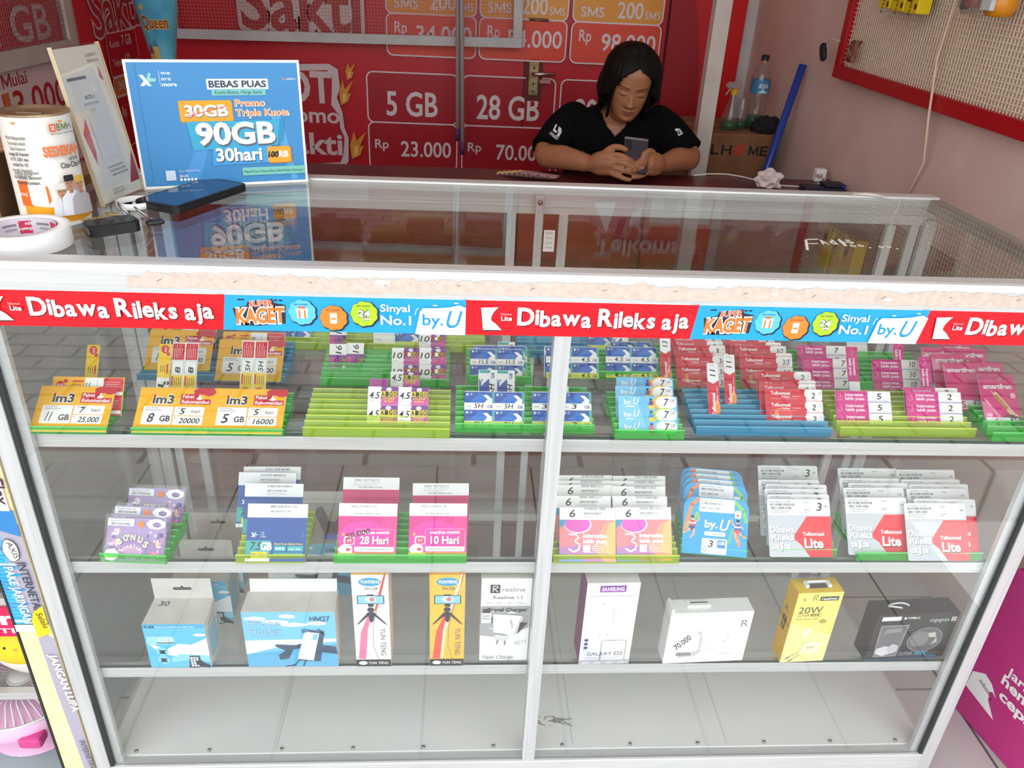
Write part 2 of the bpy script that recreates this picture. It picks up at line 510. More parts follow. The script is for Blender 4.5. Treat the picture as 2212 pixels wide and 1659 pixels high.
d = MB(); d.box((.925, YB - .03, .918), (.972, YB - .004, .934), ink('#c98f8f', .6), .003); d.obj('door_catch', door)

# ------------------------------------------------------------------ wire panels
def wire_panel(name, label, w_, h_, bar, depth, frame_m, wire_m, gap, M, backing=None, wr=.0009):
    t = thing(name, label, 'wire panel')
    for nm, lo, hi in (('frame_rail', (0, 0, 0), (w_, depth, bar)), ('frame_rail', (0, 0, h_ - bar), (w_, depth, h_)), ('frame_stile', (0, 0, bar), (bar, depth, h_ - bar)), ('frame_stile', (w_ - bar, 0, bar), (w_, depth, h_ - bar))):
        q = MB(); q.box(lo, hi, frame_m, .001, M); q.obj(nm, t)
    q = MB()
    x = bar * .6
    while x < w_ - bar * .5:
        q.box((x - wr, depth * .4, bar * .5), (x + wr, depth * .4 + 2 * wr, h_ - bar * .5), wire_m, 0, M); x += gap
    z = bar * .6
    while z < h_ - bar * .5:
        q.box((bar * .5, depth * .4 - 2 * wr, z - wr), (w_ - bar * .5, depth * .4, z + wr), wire_m, 0, M); z += gap
    q.obj('wire_mesh', t)
    if backing:
        q = MB(); q.box((bar * .6, depth * .75, bar * .6), (w_ - bar * .6, depth * .95, h_ - bar * .6), backing, 0, M); q.obj('backing_sheet', t)
    return t
WIRE = ink('#a9807e', .5, .2)
FW = noisy('grey_white_paint', '#bdbcbc', '#cbcac9', 12, .5)
wire_panel('mesh_board', 'white framed wire mesh panel in front of the red back wall', 1.377, .75, .036, .02, FW, ink('#c07070', .5), .0125,
           Matrix.Translation((-.537, 2.49, 1.036)) @ Matrix.Rotation(R(-.85), 4, 'Y'), None, .0007)
ML = Matrix.Translation((WL + .035, .55, 1.03)) @ Matrix.Rotation(R(90), 4, 'Z')
wire_panel('mesh_board', 'white framed wire mesh panel on the left wall', 1.345, .8, .048, .022, noisy('beige_paint', '#b5aaa2', '#c4bab2', 12, .6), ink('#9a7474', .5), .0125, ML, None, .0007)
MR = Matrix.Translation((WR - .035, 1.668, 1.083)) @ Matrix.Rotation(R(-90), 4, 'Z') @ Matrix.Rotation(R(.75), 4, 'Y')
wire_panel('mesh_board', 'red framed cream wire mesh panel on the right wall', 1.45, .85, .037, .03, ink('#b30f1c', .4), ink('#efe3cc', .4), .0125, MR, ink('#d9c7b4', .8), .0011)

# ------------------------------------------------------------------ left wall banner
b = MB(); b.box((WL + .001, .45, .5), (WL + .012, WB - .03, 2.3), BM)
a = Art(b, Matrix.Translation((WL + .012, 0, 0)) @ Matrix(((0, 0, 1, 0), (1, 0, 0, 0), (0, 1, 0, 0), (0, 0, 0, 1))), 1.0, .0004)
PW = ink('#d8c6c6', .5)
a.rect(1.18, .72, .665, .318, PW, .02); a.text('Harga Mulai', 1.572, .984, .034, ink('#a32a33', .5), .30, .012, al='r')
a.text('13.000', 1.79, .895, .075, ink('#b02028', .5), .37, .012, al='r'); a.text('1', 1.425, .895, .075, ink('#cf6a2a', .5), .03, .02)
a.text('24 GB', 1.775, 1.09, .092, PW, .46, .016, al='r')
a.rect(1.94, .5, .012, 1.6, ink('#c79aa0', .5))
a.text('Sakti', 2.29, 1.075, .15, PW, .44, .045, al='c', rot=3); a.text('Sakti', 2.29, 1.075, .15, ink('#a8272a', .5), .42, .012, al='c', rot=3)
for z0, z1, fl in ((.925, 1.073, ink('#b51222', .45)), (.86, .925, ink('#c8742e', .5)), (.68, .86, ink('#b51222', .45))):
    a.rect(2.15, z0, .285, z1 - z0, fl, .015); a.frame(2.15, z0, .285, z1 - z0, .004, PW, .015)
a.text('Kuota', 2.175, 1.024, .022, PW, .085, .01); a.text('7 GB', 2.285, 1.024, .034, PW, .09, .01)
a.text('Telpon', 2.175, .962, .022, PW, .09, .01); a.text('60', 2.285, .955, .04, PW, .05, .01); a.text('menit', 2.34, .96, .016, PW, .07); a.text('SMS', 2.18, .88, .03, PW, .06, .01); a.text('Rp', 2.175, .79, .034, PW, .04, .01); a.text('36.000', 2.25, .77, .045, PW, .16, .01)
tag(b.obj('wall_banner'), 'red advertising banner with a pale price box on the left wall', 'banner')

# ------------------------------------------------------------------ hanging poles, pouch, added tube lamp
for i, (x0, x1, zb, lab) in enumerate(((.570, .588, .70, 'thin steel pole with purple tip, the shorter of the hanging pair'), (.577, .609, .652, 'thin steel pole with purple tip, the longer of the hanging pair'))):
    t = thing('hanging_pole', lab, 'pole', group='steel poles hanging before the red wall')
    dx = (x1 - x0) / (1.222 - zb) if i else .03
    xt = x1 - dx * (ZC - zb) * .35; yy = 2.42 - i * .03
    q = MB(); q.tube([(x1, yy, zb + .045), (xt, yy + .02, ZC)], .0085, ink('#cfcaca', .35, .25), 12); q.obj('pole_shaft', t)
    q = MB(); q.tube([(x1 + .001, yy, zb), (x1, yy, zb + .05)], .0102, ink('#5a3a78', .5), 12); q.obj('pole_tip', t)
t = thing('tapered_carton', 'sky blue tapered paper carton with a castle print, hanging behind the blue sign', 'carton')
q = MB()
q.lathe([(.028, 1.0), (.034, 1.04), (.047, 1.12), (.060, 1.19), (.063, 1.25), (.062, 1.40)], noisy('sky_blue_carton', '#2f86ad', '#6fc0d4', 7, .4), 40, (-.302, 1.72, 0))
def on_cyl(cx, cy, r, mb, fn, eps=.0006):
    """print wrapped round an upright cylinder: x is the arc from the side nearest the street, y is height"""
    s = MB(); fn(Art(s, Matrix.Identity(4), 1.0, .0003))
    for f, mi_ in zip(s.f, s.m):
        P = [s.v[k] for k in f]; xs = [p[0] for p in P]; pieces = [P]
        if max(xs) - min(xs) > .006:
            bm = bmesh.new(); bm.faces.new([bm.verts.new(p) for p in P])
            c_ = math.floor(min(xs) / .004) * .004
            while c_ < max(xs):
                bmesh.ops.bisect_plane(bm, geom=bm.verts[:] + bm.edges[:] + bm.faces[:], plane_co=(c_, 0, 0), plane_no=(1, 0, 0)); c_ += .004
            bmesh.ops.triangulate(bm, faces=[f_ for f_ in bm.faces if len(f_.verts) > 4])
            pieces = [[tuple(v.co) for v in f_.verts] for f_ in bm.faces]; bm.free()
        for P in pieces:
            vs = []
            for x, y, z in P:
                rr = (r(y) if callable(r) else r) + z + eps
                th = x / rr - math.pi / 2
                vs.append((cx + rr * math.cos(th), cy + rr * math.sin(th), y))
            mb.add(vs, [tuple(range(len(vs)))], s.mats[mi_])
def qart(a):
    g = ink('#caa24a', .5); d = ink('#7c3312', .5)
    a.text('Queen', -.036, 1.135, .034, ink('#e0a13a', .5), .082, .05); a.text('Queen', -.034, 1.136, .032, d, .078, .012)
    a.poly([(-.034, 1.185), (-.02, 1.185), (-.018, 1.2), (-.023, 1.193), (-.027, 1.203), (-.031, 1.193), (-.036, 1.2)], g)
    a.rect(-.03, 1.02, .035, .045, ink('#b99b56', .6)); a.rect(-.012, 1.05, .016, .035, ink('#c4a765', .6)); a.poly([(-.030, 1.065), (-.012, 1.065), (-.021, 1.095)], ink('#8c2a30', .5)); a.poly([(-.013, 1.085), (.005, 1.085), (-.004, 1.11)], ink('#4f7f9a', .5))
on_cyl(-.302, 1.72, lambda z: np.interp(z, [1.0, 1.04, 1.12, 1.19, 1.25, 1.4], [.028, .034, .047, .060, .063, .062]), q, qart)
q.obj('carton_body', t)
q = MB(); q.tube([(-.302, 1.72, 1.40), (-.302, 1.72, ZC)], .002, ink('#d8d2c8', .6), 6); q.obj('hanging_string', t)
t = thing('added_tube_lamp', 'added unseen white tube lamp fixed to the ceiling', 'lamp', (.7, 1.4, ZC - .05))
q = MB(); q.box((-.62, -.04, 0), (.62, .04, .05), WHITE, .004); q.obj('lamp_housing', t)
m = bpy.data.materials.new('lit_tube'); m.use_nodes = True; m.node_tree.nodes['Principled BSDF'].inputs['Emission Color'].default_value = (1, .97, .93, 1); m.node_tree.nodes['Principled BSDF'].inputs['Emission Strength'].default_value = 2.0
q = MB(); q.tube([(-.58, 0, -.016), (.58, 0, -.016)], .013, m, 12); q.obj('lamp_tube', t)

# ------------------------------------------------------------------ things on the right wall
def ypack(y, dz, lab):
    t = thing('card_pack', lab, 'pack', group='yellow packs on the right wall panel')
    q = MB(); q.box((WR - .085, y - .03, 1.286 + dz), (WR - .05, y + .03, 1.42), ink('#e3c410', .45), .002)
    a = Art(q, Matrix.Translation((WR - .085, 0, 0)) @ Matrix(((0, 0, -1, 0), (-1, 0, 0, 0), (0, 1, 0, 0), (0, 0, 0, 1))), 1, .0002)
    a.text('Fresh', -y, 1.30, .012, ink('#4a3a10', .5), .04, .01, al='c', rot=90); a.rect(-y - .026, 1.31, .02, .03, ink('#5a2c18', .5)); a.ell(-y + .02, 1.30, .005, .007, BLACK)
    q.obj('pack_body', t)
    q = MB(); q.tube([(WR - .03, y, 1.43), (WR - .12, y, 1.425), (WR - .125, y, 1.435)], .002, ink('#d8d8d8', .3, .9), 6); q.tube([(WR - .07, y, 1.42), (WR - .07, y, 1.432)], .004, WHITE, 6); q.obj('hook', t)
for k, (y, dz, s_) in enumerate(((1.335, .004, 'farthest from the street'), (1.26, 0, 'middle one of three'), (1.19, -.002, 'nearest the street'))):
    ypack(y, dz, 'yellow pack hanging on the red framed wire panel, ' + s_)
t = thing('parts_bag', 'clear plastic bag with red parts hanging on the wire panel', 'bag')
q = MB(); q.lathe([(.004, .13), (.022, .11), (.034, .05), (.036, .02), (.02, 0), (.001, -.002)], clear('bag_film', (.93, .95, .95), .08, .1, '#c9c9c4', .25), 16, (0, 0, 0), Matrix.Translation((WR - .06, .985, 1.295)) @ Matrix.Diagonal((.6, 1, 1, 1))); q.obj('bag_film', t)
q = MB(); q.box((WR - .07, .965, 1.308), (WR - .05, .99, 1.348), ink('#a8352c', .5), .003); q.box((WR - .07, .99, 1.303), (WR - .055, 1.007, 1.328), ink('#5a4a48', .5), .003); q.obj('bag_contents', t)
t = thing('liquid_pouch', 'small orange liquid bottle hanging on the wire panel', 'bottle')
q = MB(); q.lathe([(.001, -.002), (.026, 0), (.032, .02), (.028, .06), (.012, .085), (.01, .11)], ink('#d98a1c', .3), 20, (WR - .075, .845, 1.296)); q.obj('bottle_body', t)
q = MB(); q.box((WR - .11, .825, 1.306), (WR - .1, .86, 1.326), ink('#c9cdd2', .4), .001); q.obj('label_patch', t)
t = thing('hanging_purse', 'small black purse hanging from the red frame corner', 'purse')
q = MB(); q.lathe([(.001, -.03), (.017, -.022), (.02, 0), (.017, .02), (.001, .027)], ink('#17151a', .6), 18, (0, 0, 0), Matrix.Translation((WR - .06, 1.712, 1.150)) @ Matrix.Rotation(R(-35), 4, 'X') @ Matrix.Diagonal((.5, .8, 1.1, 1))); q.obj('purse_body', t)
q = MB(); q.tube([(WR - .06, 1.70, 1.175), (WR - .055, 1.685, 1.19), (WR - .04, 1.65, 1.186)], .0018, ink('#cbbcb4', .5), 6); q.obj('purse_strap', t)
q = MB()
for k in range(9):
    a0 = k * .7
    q.tube([(WR - .05 - .01 * math.sin(a0), 1.525 + .02 * math.cos(a0 + j * .6), 1.168 + .03 * math.sin(a0 * .6 + j * .7)) for j in range(9)], .0016, ink('#6b3a22', .6), 5)
q.box((WR - .06, 1.505, 1.14), (WR - .045, 1.525, 1.198), ink('#8f5a44', .5), .004)
tag(q.obj('wire_clump'), 'brown tangle of wire caught on the wire panel', 'wire')
q = MB(); q.tube([(WR - .048, 1.05, ZC), (WR - .048, 1.062, 1.6), (WR - .048, 1.068, 1.32), (WR - .046, 1.080, 1.19), (WR - .046, 1.046, 1.060), (WR - .022, 1.052, .95), (WR - .010, 1.10, .866), (WR - .010, 1.2, .80), (WR - .010, 1.26, .70), (WR - .008, 1.27, .5)], .0032, ink('#d8c2a8', .6), 8)
tag(q.obj('loose_cable'), 'thin cream cable hanging down the right wall', 'cable')
# carton with bottles in the corner
CARD = noisy('brown_cardboard', '#7d5236', '#8d6042', 12, .85)
t = thing('cardboard_carton', 'large brown cardboard carton in the back right corner', 'carton')
q = MB(); q.box((1.30, 1.98, 0), (1.737, 2.34, .845), CARD, .004)
a = Art(q, face_front(0, 1.98, 0), 1, .0004); dk = ink('#1d1512', .7)
for s_, x_, w_ in (('A', 1.40, .04), ('L', 1.45, .03), ('L', 1.515, .03), ('H', 1.553, .038), ('M', 1.655, .036), ('E', 1.697, .028)): a.text(s_, x_, .770, .034, dk, w_, .02)
for k in range(8): a.line([(1.62, .789), (1.62 + .022 * math.cos(k * .785), .789 + .022 * math.sin(k * .785))], .008, ink('#c2402c', .6))
q.obj('carton_body', t)
q = MB(); q.box((1.305, 2.145, .8452), (1.732, 2.165, .8458), ink('#a98a5c', .3)); q.obj('sealing_tape', t)
def bottle(name, lab, x, y, z, prof, m_body, cap, liquid=None, extra=None):
    t = thing(name, lab, 'bottle', (x, y, z))
    q = MB(); q.lathe(prof, m_body, 24); q.obj('bottle_body', t)
    if liquid:
        q = MB(); q.lathe([(.001, .002), (prof[1][0] * .93, .003), (prof[2][0] * .93, liquid[0]), (.001, liquid[0])], liquid[1], 20); q.obj('liquid', t)
    if cap: cap(t)
    if extra: extra(t)
    return t
PET = clear('clear_bottle', (.93, .96, .96), .06, .05, '#b9c0c0', .12)
GREENL = clear('green_liquid', (.25, .8, .4), .04, .05, '#2c8a4e', .55)
SPR = [(.001, 0), (.030, .002), (.031, .05), (.024, .075), (.012, .105), (.010, .125)]
def spray(t):
    q = MB(); q.lathe([(.013, .122), (.013, .142), (.008, .143)], ink('#e0a818', .4), 18); q.obj('yellow_collar', t)
    q = MB(); q.box((-.03, -.008, .143), (.022, .008, .165), clear('frosted', (.8, .8, .8), .05, .3, '#c9b9b6', .75), .004); q.box((-.034, -.004, .15), (-.03, .004, .158), ink('#e0a818', .4)); q.tube([(-.015, 0, .144), (-.03, 0, .12)], .003, ink('#cfc4c0', .4), 6); q.obj('spray_head', t)
bottle('spray_bottle', 'clear spray bottle with yellow collar, left one on the carton', 1.592, 2.06, .8458, SPR, PET, spray, (.03, GREENL))
bottle('spray_bottle', 'clear bottle with a little green liquid, between spray and water bottle', 1.645, 2.10, .8458, [(.001, 0), (.024, .002), (.025, .06), (.02, .09), (.018, .105)], PET, None, (.025, GREENL))
def wcap(t):
    q = MB(); q.lathe([(.014, .236), (.014, .255), (.001, .256)], ink('#16202e', .4), 20); q.obj('bottle_cap', t)
    q = MB(); q.lathe([(.0355, .125), (.0355, .172)], ink('#3f7fae', .4), 30, cap=False)
    def f(a): a.text('AQUA', -.018, .145, .014, WHITE, .036, .02); a.poly([(-.02, .128), (.0, .14), (.02, .128)], ink('#cfe3ee', .4))
    on_cyl(0, 0, .0357, q, f); q.obj('label_wrap', t)
bottle('water_bottle', 'tall water bottle with blue label and green liquid on the carton', 1.705, 2.118, .8458, [(.001, 0), (.034, .002), (.035, .07), (.033, .09), (.035, .115), (.035, .175), (.026, .205), (.013, .225), (.012, .24)], PET, wcap, (.045, GREENL))
q = MB(); bb = bmesh.new(); bmesh.ops.create_icosphere(bb, subdivisions=4, radius=1)
for v in bb.verts:
    n_ = math.sin(v.co.x * 7 + v.co.z * 5) * math.cos(v.co.y * 6) * .12
    v.co = Vector((v.co.x * .055 * (1 + n_), v.co.y * .05 * (1 + n_), max(v.co.z * .034 * (1 + n_ * 2), -.02)))
q.bm(bb, noisy('black_cloth', '#0c0c0e', '#1b1a1e', 60, .9, 0, .3), True)
tag(q.obj('black_bag', None, (1.722, 2.028, .866)), 'crumpled black cloth bag on the cardboard carton', 'bag')
t = thing('broom', 'blue broom handle leaning against the right wall', 'broom')
q = MB(); q.tube([(1.775, 1.935, 1.09), (1.684, 1.885, .65), (1.555, 1.83, .06)], .0135, ink('#1a3f9c', .25), 14); q.obj('broom_handle', t)
q = MB(); q.box((1.47, 1.80, .0), (1.64, 1.86, .09), ink('#26324a', .7), .01); q.obj('broom_head', t)
# ------------------------------------------------------------------ the glass display case
case = thing('display_case', 'long glass and white aluminium counter case with three shelves', 'display case', (.75, .24, 0))
CM = Matrix.Translation((-.75, -.24, 0))
def cpart(name, mb, parent=case, label=None):
    me = mb.mesh(name)
    o = link(name, me, parent)
    if parent is case:
        me.transform(CM)
    else:
        me.transform(CM)
    if label: o['label'] = label
    return o
def cbox(name, lo, hi, mat, bev=.001, label=None, parent=case):
    q = MB(); q.box(lo, hi, mat, bev); return cpart(name, q, parent, label)
S1, S2, S3, ZF = .763, .540, .319, .100
# front frame
for x0, x1, nm in ((.004, .026, 'front_upright'), (1.474, 1.496, 'front_upright'), (.735, .757, 'centre_upright')):
    cbox(nm, (x0, 0, .0 if nm[0] == 'f' else ZF - .002), (x1, .026, .973), ALUV, .0012)
for x0, x1 in ((.026, .0315), (1.4685, 1.474)):
    cbox('gasket', (x0, .003, .098), (x1, .012, .973), GASKET, 0)
for x0, x1 in ((.0315, .045), (1.455, 1.4685)):
    cbox('inner_channel', (x0, .0105, .098), (x1, .020, .973), ALUV, .001)
q = MB(); pr_ = [(0, .973), (.030, .973), (.030, 1.0075), (.028, 1.010), (.009, 1.010), (.004, 1.0085), (.001, 1.005), (0, 1.001)]
q.prism([(y, z) for y, z in pr_], .0005, 1.4995, ALU, Matrix(((0, 0, 1, 0), (1, 0, 0, 0), (0, 1, 0, 0), (0, 0, 0, 1))))
cpart('front_top_rail', q)
q = MB(); q.box((.026, .0004, .055), (1.474, .0256, .098), ALU, .0015)
for k in range(12): q.tube([(.06 + k * .125, .030, ZF), (.06 + k * .125, .030, ZF + .003)], .0032, ink('#9a9a98', .35, .9), 8)
cpart('front_bottom_rail', q)
cbox('kick_panel', (.026, .006, .0), (1.474, .02, .055), ALU, 0)
# rear frame
for x0 in (.004, 1.474): cbox('rear_upright', (x0, .475, 0), (x0 + .022, .50, .96), ALUV)
q = MB(); q.box((0, .492, .953), (1.5, .522, .999), ALU, .0035); q.box((.02, .484, .949), (1.48, .493, .966), ALU, .001); cpart('rear_top_rail', q)
cbox('rear_bottom_rail', (0, .475, .055), (1.5, .50, .098), ALU)
for x0 in (0, 1.480): cbox('side_top_rail', (x0, .03, .973), (x0 + .02, .492, .9965), ink('#a9a7a2', .35, .6), .002)
for x0 in (.004, 1.474): cbox('side_bottom_rail', (x0, .026, .055), (x0 + .022, .475, .098), ALU)
cbox('mullion_strip', (.745, .470, .11), (.760, .482, .985), ALUV, .001)
q = MB(); q.tube([(.7525, .469, .974), (.7525, .467, .974)], .0045, ink('#8a8a8a', .3, 1), 12); cpart('screw', q)
# sliding doors at the back
for x0, x1, y in ((.030, .712, .487), (.790, 1.470, .487)):
    q = MB(); q.box((x0, y, .10), (x1, y + .004, .95), GLASS); dr = cpart('sliding_door', q)
    for xs in (x0, x1 - .017):
        q = MB(); q.box((xs, y - .003, .10), (xs + .017, y + .008, .95), ALUV, .001); cpart('door_stile', q, dr)
for x0 in (.085, 1.400): cbox('rear_stile', (x0, .470, .10), (x0 + .017, .482, .95), ALUV, .001)
# glass
cbox('counter_glass', (.020, .029, .9905), (1.480, .493, .9965), TOPGLASS, 0)
for x0, x1 in ((.030, .737), (.755, 1.470)): cbox('front_pane', (x0, .0055, .098), (x1, .0095, .973), GLASS, 0)
for x0 in (.011, 1.485): cbox('side_pane', (x0, .026, .098), (x0 + .004, .475, .975), GLASS, 0)
for k, z in enumerate((S1, S2, S3)):
    q = MB(); q.box((.034, .0235, z - .005), (1.466, .44, z), GLASS); q.box((.034, .0228, z - .0048), (1.466, .0234, z - .0004), GEDGE)
    cpart('glass_shelf', q)
    for x0, x1 in ((.032, .735), (.757, 1.468)):
        q = MB(); q.box((x0, .022, z - .0265), (x1, .036, z - .0055), ALU, .001); q.box((x0, .0212, z - .019), (x1, .0222, z - .0175), ALU); cpart('shelf_rail', q)
    cbox('shelf_back_rail', (.03, .432, z - .024), (1.47, .446, z - .0055), ALU)
PANEL = noisy('white_laminate', '#dfe0de', '#e6e6e4', 3, .28)
q = MB(); q.box((.012, .024, .085), (1.488, .476, ZF), PANEL)
for x in (.30, .829, 1.114): q.box((x, .03, ZF), (x + .0012, .47, ZF + .0002), ink('#b5b3b0', .6))  # faint lines paint the floor tile joints mirrored in the front glass
rs = random.Random(3)
for k in range(16): q.tube([(.80 + rs.gauss(0, .018), .085 + rs.gauss(0, .006), ZF), (.80 + rs.gauss(0, .018), .085 + rs.gauss(0, .006), ZF + .0003)], .0012, ink('#8f8a86', .8), 5)
cpart('floor_panel', q)
# torn beige tape left on the front rail
q = MB(); rs = random.Random(11); N = 430; top = []; h = 0
TP = noisy('old_beige_tape', '#c3b2a6', '#cfc0b4', 120, .7, 0, .2)
for i in range(N + 1):
    h = h * .8 + rs.gauss(0, .0012); e_ = -.008 if rs.random() < .02 else 0
    top.append((.215 + 1.287 * i / N, .9995 + max(-.004, min(.0035, h)) - .004 * min(1, max(0, (8 - i) / 8)) + e_ * .4))
vs = []; fs = []
for i, (x, z) in enumerate(top):
    lo = .9805 + (.0012 * math.sin(i * .05) + .0006 * math.sin(i * .31))
    vs += [(x, -.0007, lo), (x, -.0007, z)]
    if i: fs.append((2 * i - 2, 2 * i, 2 * i + 1, 2 * i - 1))
q.add(vs, fs, TP)
a = Art(q, face_front(0, -.0008, 0), 1, .00005)
for x, z, s_ in ((.518, .994, .009), (1.468, .985, .010), (1.01, .991, .004), (1.16, .988, .005), (.40, .99, .0015), (.60, .986, .0012)):
    a.cloud(x, z, s_, s_ * .35, 7, ink('#efeeec', .4))
for k in range(14): a.line([(.25 + k * .09, .992 + rs.uniform(-.004, .004)), (.253 + k * .09 + rs.uniform(0, .003), .9925)], .0006, ink('#6a625c', .8))
cpart('tape_strip', q, label='torn beige tape strip')
# marker writing on the counter glass
q = MB(); a = Art(q, face_up(0, 0, .9968), 1, .00003)
pen = ink('#e9e6e2', .6)
a.line([(1.118, .168), (1.135, .218), (1.155, .222)], .004, pen); a.line([(1.128, .198), (1.146, .20)], .0035, pen)
for s_, x_, y_, w_, h_ in (('A', 1.152, .197, .012, .022), ('d', 1.168, .199, .010, .022), ('j', 1.182, .199, .008, .022), ('L', 1.188, .208, .008, .018), ('5', 1.197, .204, .009, .018), ('o', 1.193, .188, .009, .014), ('o', 1.206, .19, .009, .014), (',', 1.219, .186, .004, .012), ('o', 1.236, .186, .008, .014), ('o', 1.248, .188, .008, .014), (',', 1.26, .184, .004, .012)):
    a.text(s_, x_, y_, h_, pen, w_, .03)
cpart('marker_writing', q)
# ---- the sticker strip under the top rail
SB = ink('#1d9ddb', .38); SR = ink('#e60019', .38); OUT = ink('#1c2433', .5); SW = ink('#ffffff', .4)
def sticker(kind, x0, x1, sl0, sl1, xt):
    q = MB(); a = Art(q, face_front(0, -.0012, 0), 1, .00006)
    z0, z1 = .9275, .9745
    a.poly([(x0 - sl0, z0), (x1 - sl1, z0), (x1 + sl1, z1), (x0 + sl0, z1)], SR if kind == 'r' else SB)
    q.box((max(x0, x0 - sl0) + .003, -.0009, z0), (min(x1, x1 - sl1) - .003, -.0002, z1), WHITE)
    if kind == 'r':
        L_ = 'Dibawa Rileks aja'; x = xt; B_ = .030
        def wd(ch):
            V = glyphs(ch, B_)[0]; hh = .0225 if ch in 'DR' else .0205
            return (max(p[0] for p in V) - min(p[0] for p in V)) * hh / CAPH
        gaps = .0012 * 14 + .0075 * 2
        k_ = (.2195 - gaps) / sum(wd(ch) for ch in L_ if ch != ' ')
        for i, ch in enumerate(L_):
            if ch == ' ':
                x += .0075; continue
            if x < x1 - .004:
                dz = .0014 * math.sin(i * 2.1); hh = .0225 if ch in 'DR' else .0205
                W_ = min(wd(ch) * k_, x1 - .002 - x)
                a.text(ch, x + .001, .9425 + dz - .0012, hh, ink('#6a0a14', .5), W_, B_ + .012); a.text(ch, x, .9425 + dz, hh, SW, W_, B_)
            x += wd(ch) * k_ + .0012
        xb = xt - .046
        if xb > x0 - .06:
            P = [(xb, .9655), (xb + .0215, .9665)] + [(xb + .0215 - .006 * math.sin(R(t)) - .0005 * t / 18, .9665 - .028 * t / 180) for t in range(10, 120, 15)] + [(xb + .019, .944), (xb + .0265, .9355), (xb + .003, .9352)]
            a.poly([(p[0] - .0012 + .001, p[1] - .0015) for p in P if p[0] > x0 + .001], ink('#2a0a10', .6)); a.poly([p for p in P if p[0] > x0 + .0005], SW)
            for k in range(4): a.line([(max(x0 + .001, xb + .004), .960 - k * .0055), (max(x0 + .0015, xb + .013), .9605 - k * .0055)], .0008, ink('#d2d2d2', .6))
            a.text('Telkomsel', xb + .024, .9562, .0028, ink('#f0a8a8', .5), .014, .01)
            a.text('Lite', xb + .026, .9485, .0062, ink('#7a0712', .5), .0145, .04); a.text('Lite', xb + .0255, .9488, .006, SW, .0135, .02)
    else:
        xo = x0 + .012
        a.poly([(xo - .001, .957), (xo + .016, .9605), (xo + .018, .966), (xo + .048, .9705), (xo + .050, .965), (xo + .0635, .9625), (xo + .0615, .9375), (xo + .03, .934), (xo + .003, .934)], OUT)
        for dx_, r_ in ((.008, 35), (.012, 20), (.052, -20), (.058, -35)): a.ell(xo + dx_, .9685, .0025, .0012, OUT, 8)
        a.text2('SUPER', xo + .034, .9605, .0072, ink('#ee5a2e', .4), SW, .030, .03, .1, 'c', 4, .03)
        a.text2('KAGET', xo + .0315, .9385, .0185, ink('#f0762a', .4), SW, .060, .04, .08, 'c', 2.5, .06)
        for k, (cx, cz, fill) in enumerate(((.095, .9535, '#5cbdf0'), (.133, .947, '#f2812a'), (.171, .9535, '#a9cc26'))):
            a.cloud(x0 + cx + .0012, cz - .001, .0165, .0165, 9, OUT, .10); a.cloud(x0 + cx, cz, .0155, .0155, 9, ink(fill, .4), .10)
            a.text('BEST INTERNET', x0 + cx, cz + .0095, .0018, OUT, .017, .02, al='c')
            if k == 0:
                a.rect(x0 + cx - .0065, cz - .008, .013, .0115, SW, .0008); a.rect(x0 + cx - .0075, cz + .002, .015, .0032, SW, .0006); a.rect(x0 + cx - .0045, cz - .008, .0022, .011, ink('#e8703a', .4)); a.rect(x0 + cx + .0022, cz - .008, .0022, .011, ink('#e8703a', .4)); a.ell(x0 + cx - .002, cz + .0065, .0028, .0016, ink('#ee6a3a', .4), 10); a.ell(x0 + cx + .002, cz + .0065, .0028, .0016, ink('#ee6a3a', .4), 10)
            elif k == 1:
                a.rect(x0 + cx - .0042, cz - .0075, .0084, .014, SW, .001); a.ell(x0 + cx - .0016, cz - .001, .0018, .0015, ink('#f2812a', .4), 10); a.ell(x0 + cx + .0016, cz - .001, .0018, .0015, ink('#f2812a', .4), 10)
            else:
                a.text2('24', x0 + cx - .0005, cz - .0035, .008, SW, OUT, .0145, .035, .1, 'c', 0, .06); a.text2('JAM', x0 + cx + .002, cz - .0085, .0036, SW, OUT, .008, .02, .1, 'c', 0, .1)
        a.text('Sinyal', x0 + .191, .9575, .0092, SW, .0365, .015); a.text('No.1', x0 + .191, .9400, .0118, SW, .038, .02)
        xe = x0 + .237
        P = [(xe - sl0, z0), (x1 - sl1 - .0005, z0), (x1 + sl1 * .7, z1 - .010), (x1 + sl1 * .6 - .008, z1 - .0065), (x1 - .02, z1 - .0095), (x1 - .035, z1 - .011), (xe + .007, z1 - .0115), (xe + .003, z1 - .016), (xe + .001, z1 - .026)]
        a.poly(P, SW)
        a.ell(xe + .022, z1 - .0075, .003, .0009, SW, 8); a.ell(x1 - .012, z1 - .004, .003, .0009, SW, 8); a.line([(xe - .003, z1 - .02), (xe - .0015, z1 - .014), (xe + .001, z1 - .0115)], .001, SW)
        by = ink('#1c8fd0', .4)
        a.text('by.', xe + .006, .9405, .0145, by, .026, .015); a.text('U', xe + .034, .9375, .0225, by, .0165, .01, .25)
    return cpart('sticker_strip', q, label=('red sticker reading Dibawa Rileks aja' if kind == 'r' else 'blue sticker with bursts and white corner'))
sticker('r', .028, .324, 0, .0035, .092); sticker('b', .324, .621, .0035, 0, 0); sticker('r', .621, .9135, 0, .003, .686); sticker('b', .9135, 1.2165, .003, .0035, 0); sticker('r', 1.2165, 1.474, .0035, 0, 1.2765)
# price slip on a rear stile
q = MB(); q.box((.762, .462, .886), (.782, .4635, .926), PAPER); a = Art(q, face_front(.762, .462, .886), 1, .00005)
for k in range(4): a.rect(.003, .006 + k * .009, .014, .003, ink('#c9c9c9', .6))
tag(q.obj('paper_slip'), 'small white paper slip stuck behind the counter glass', 'paper slip')

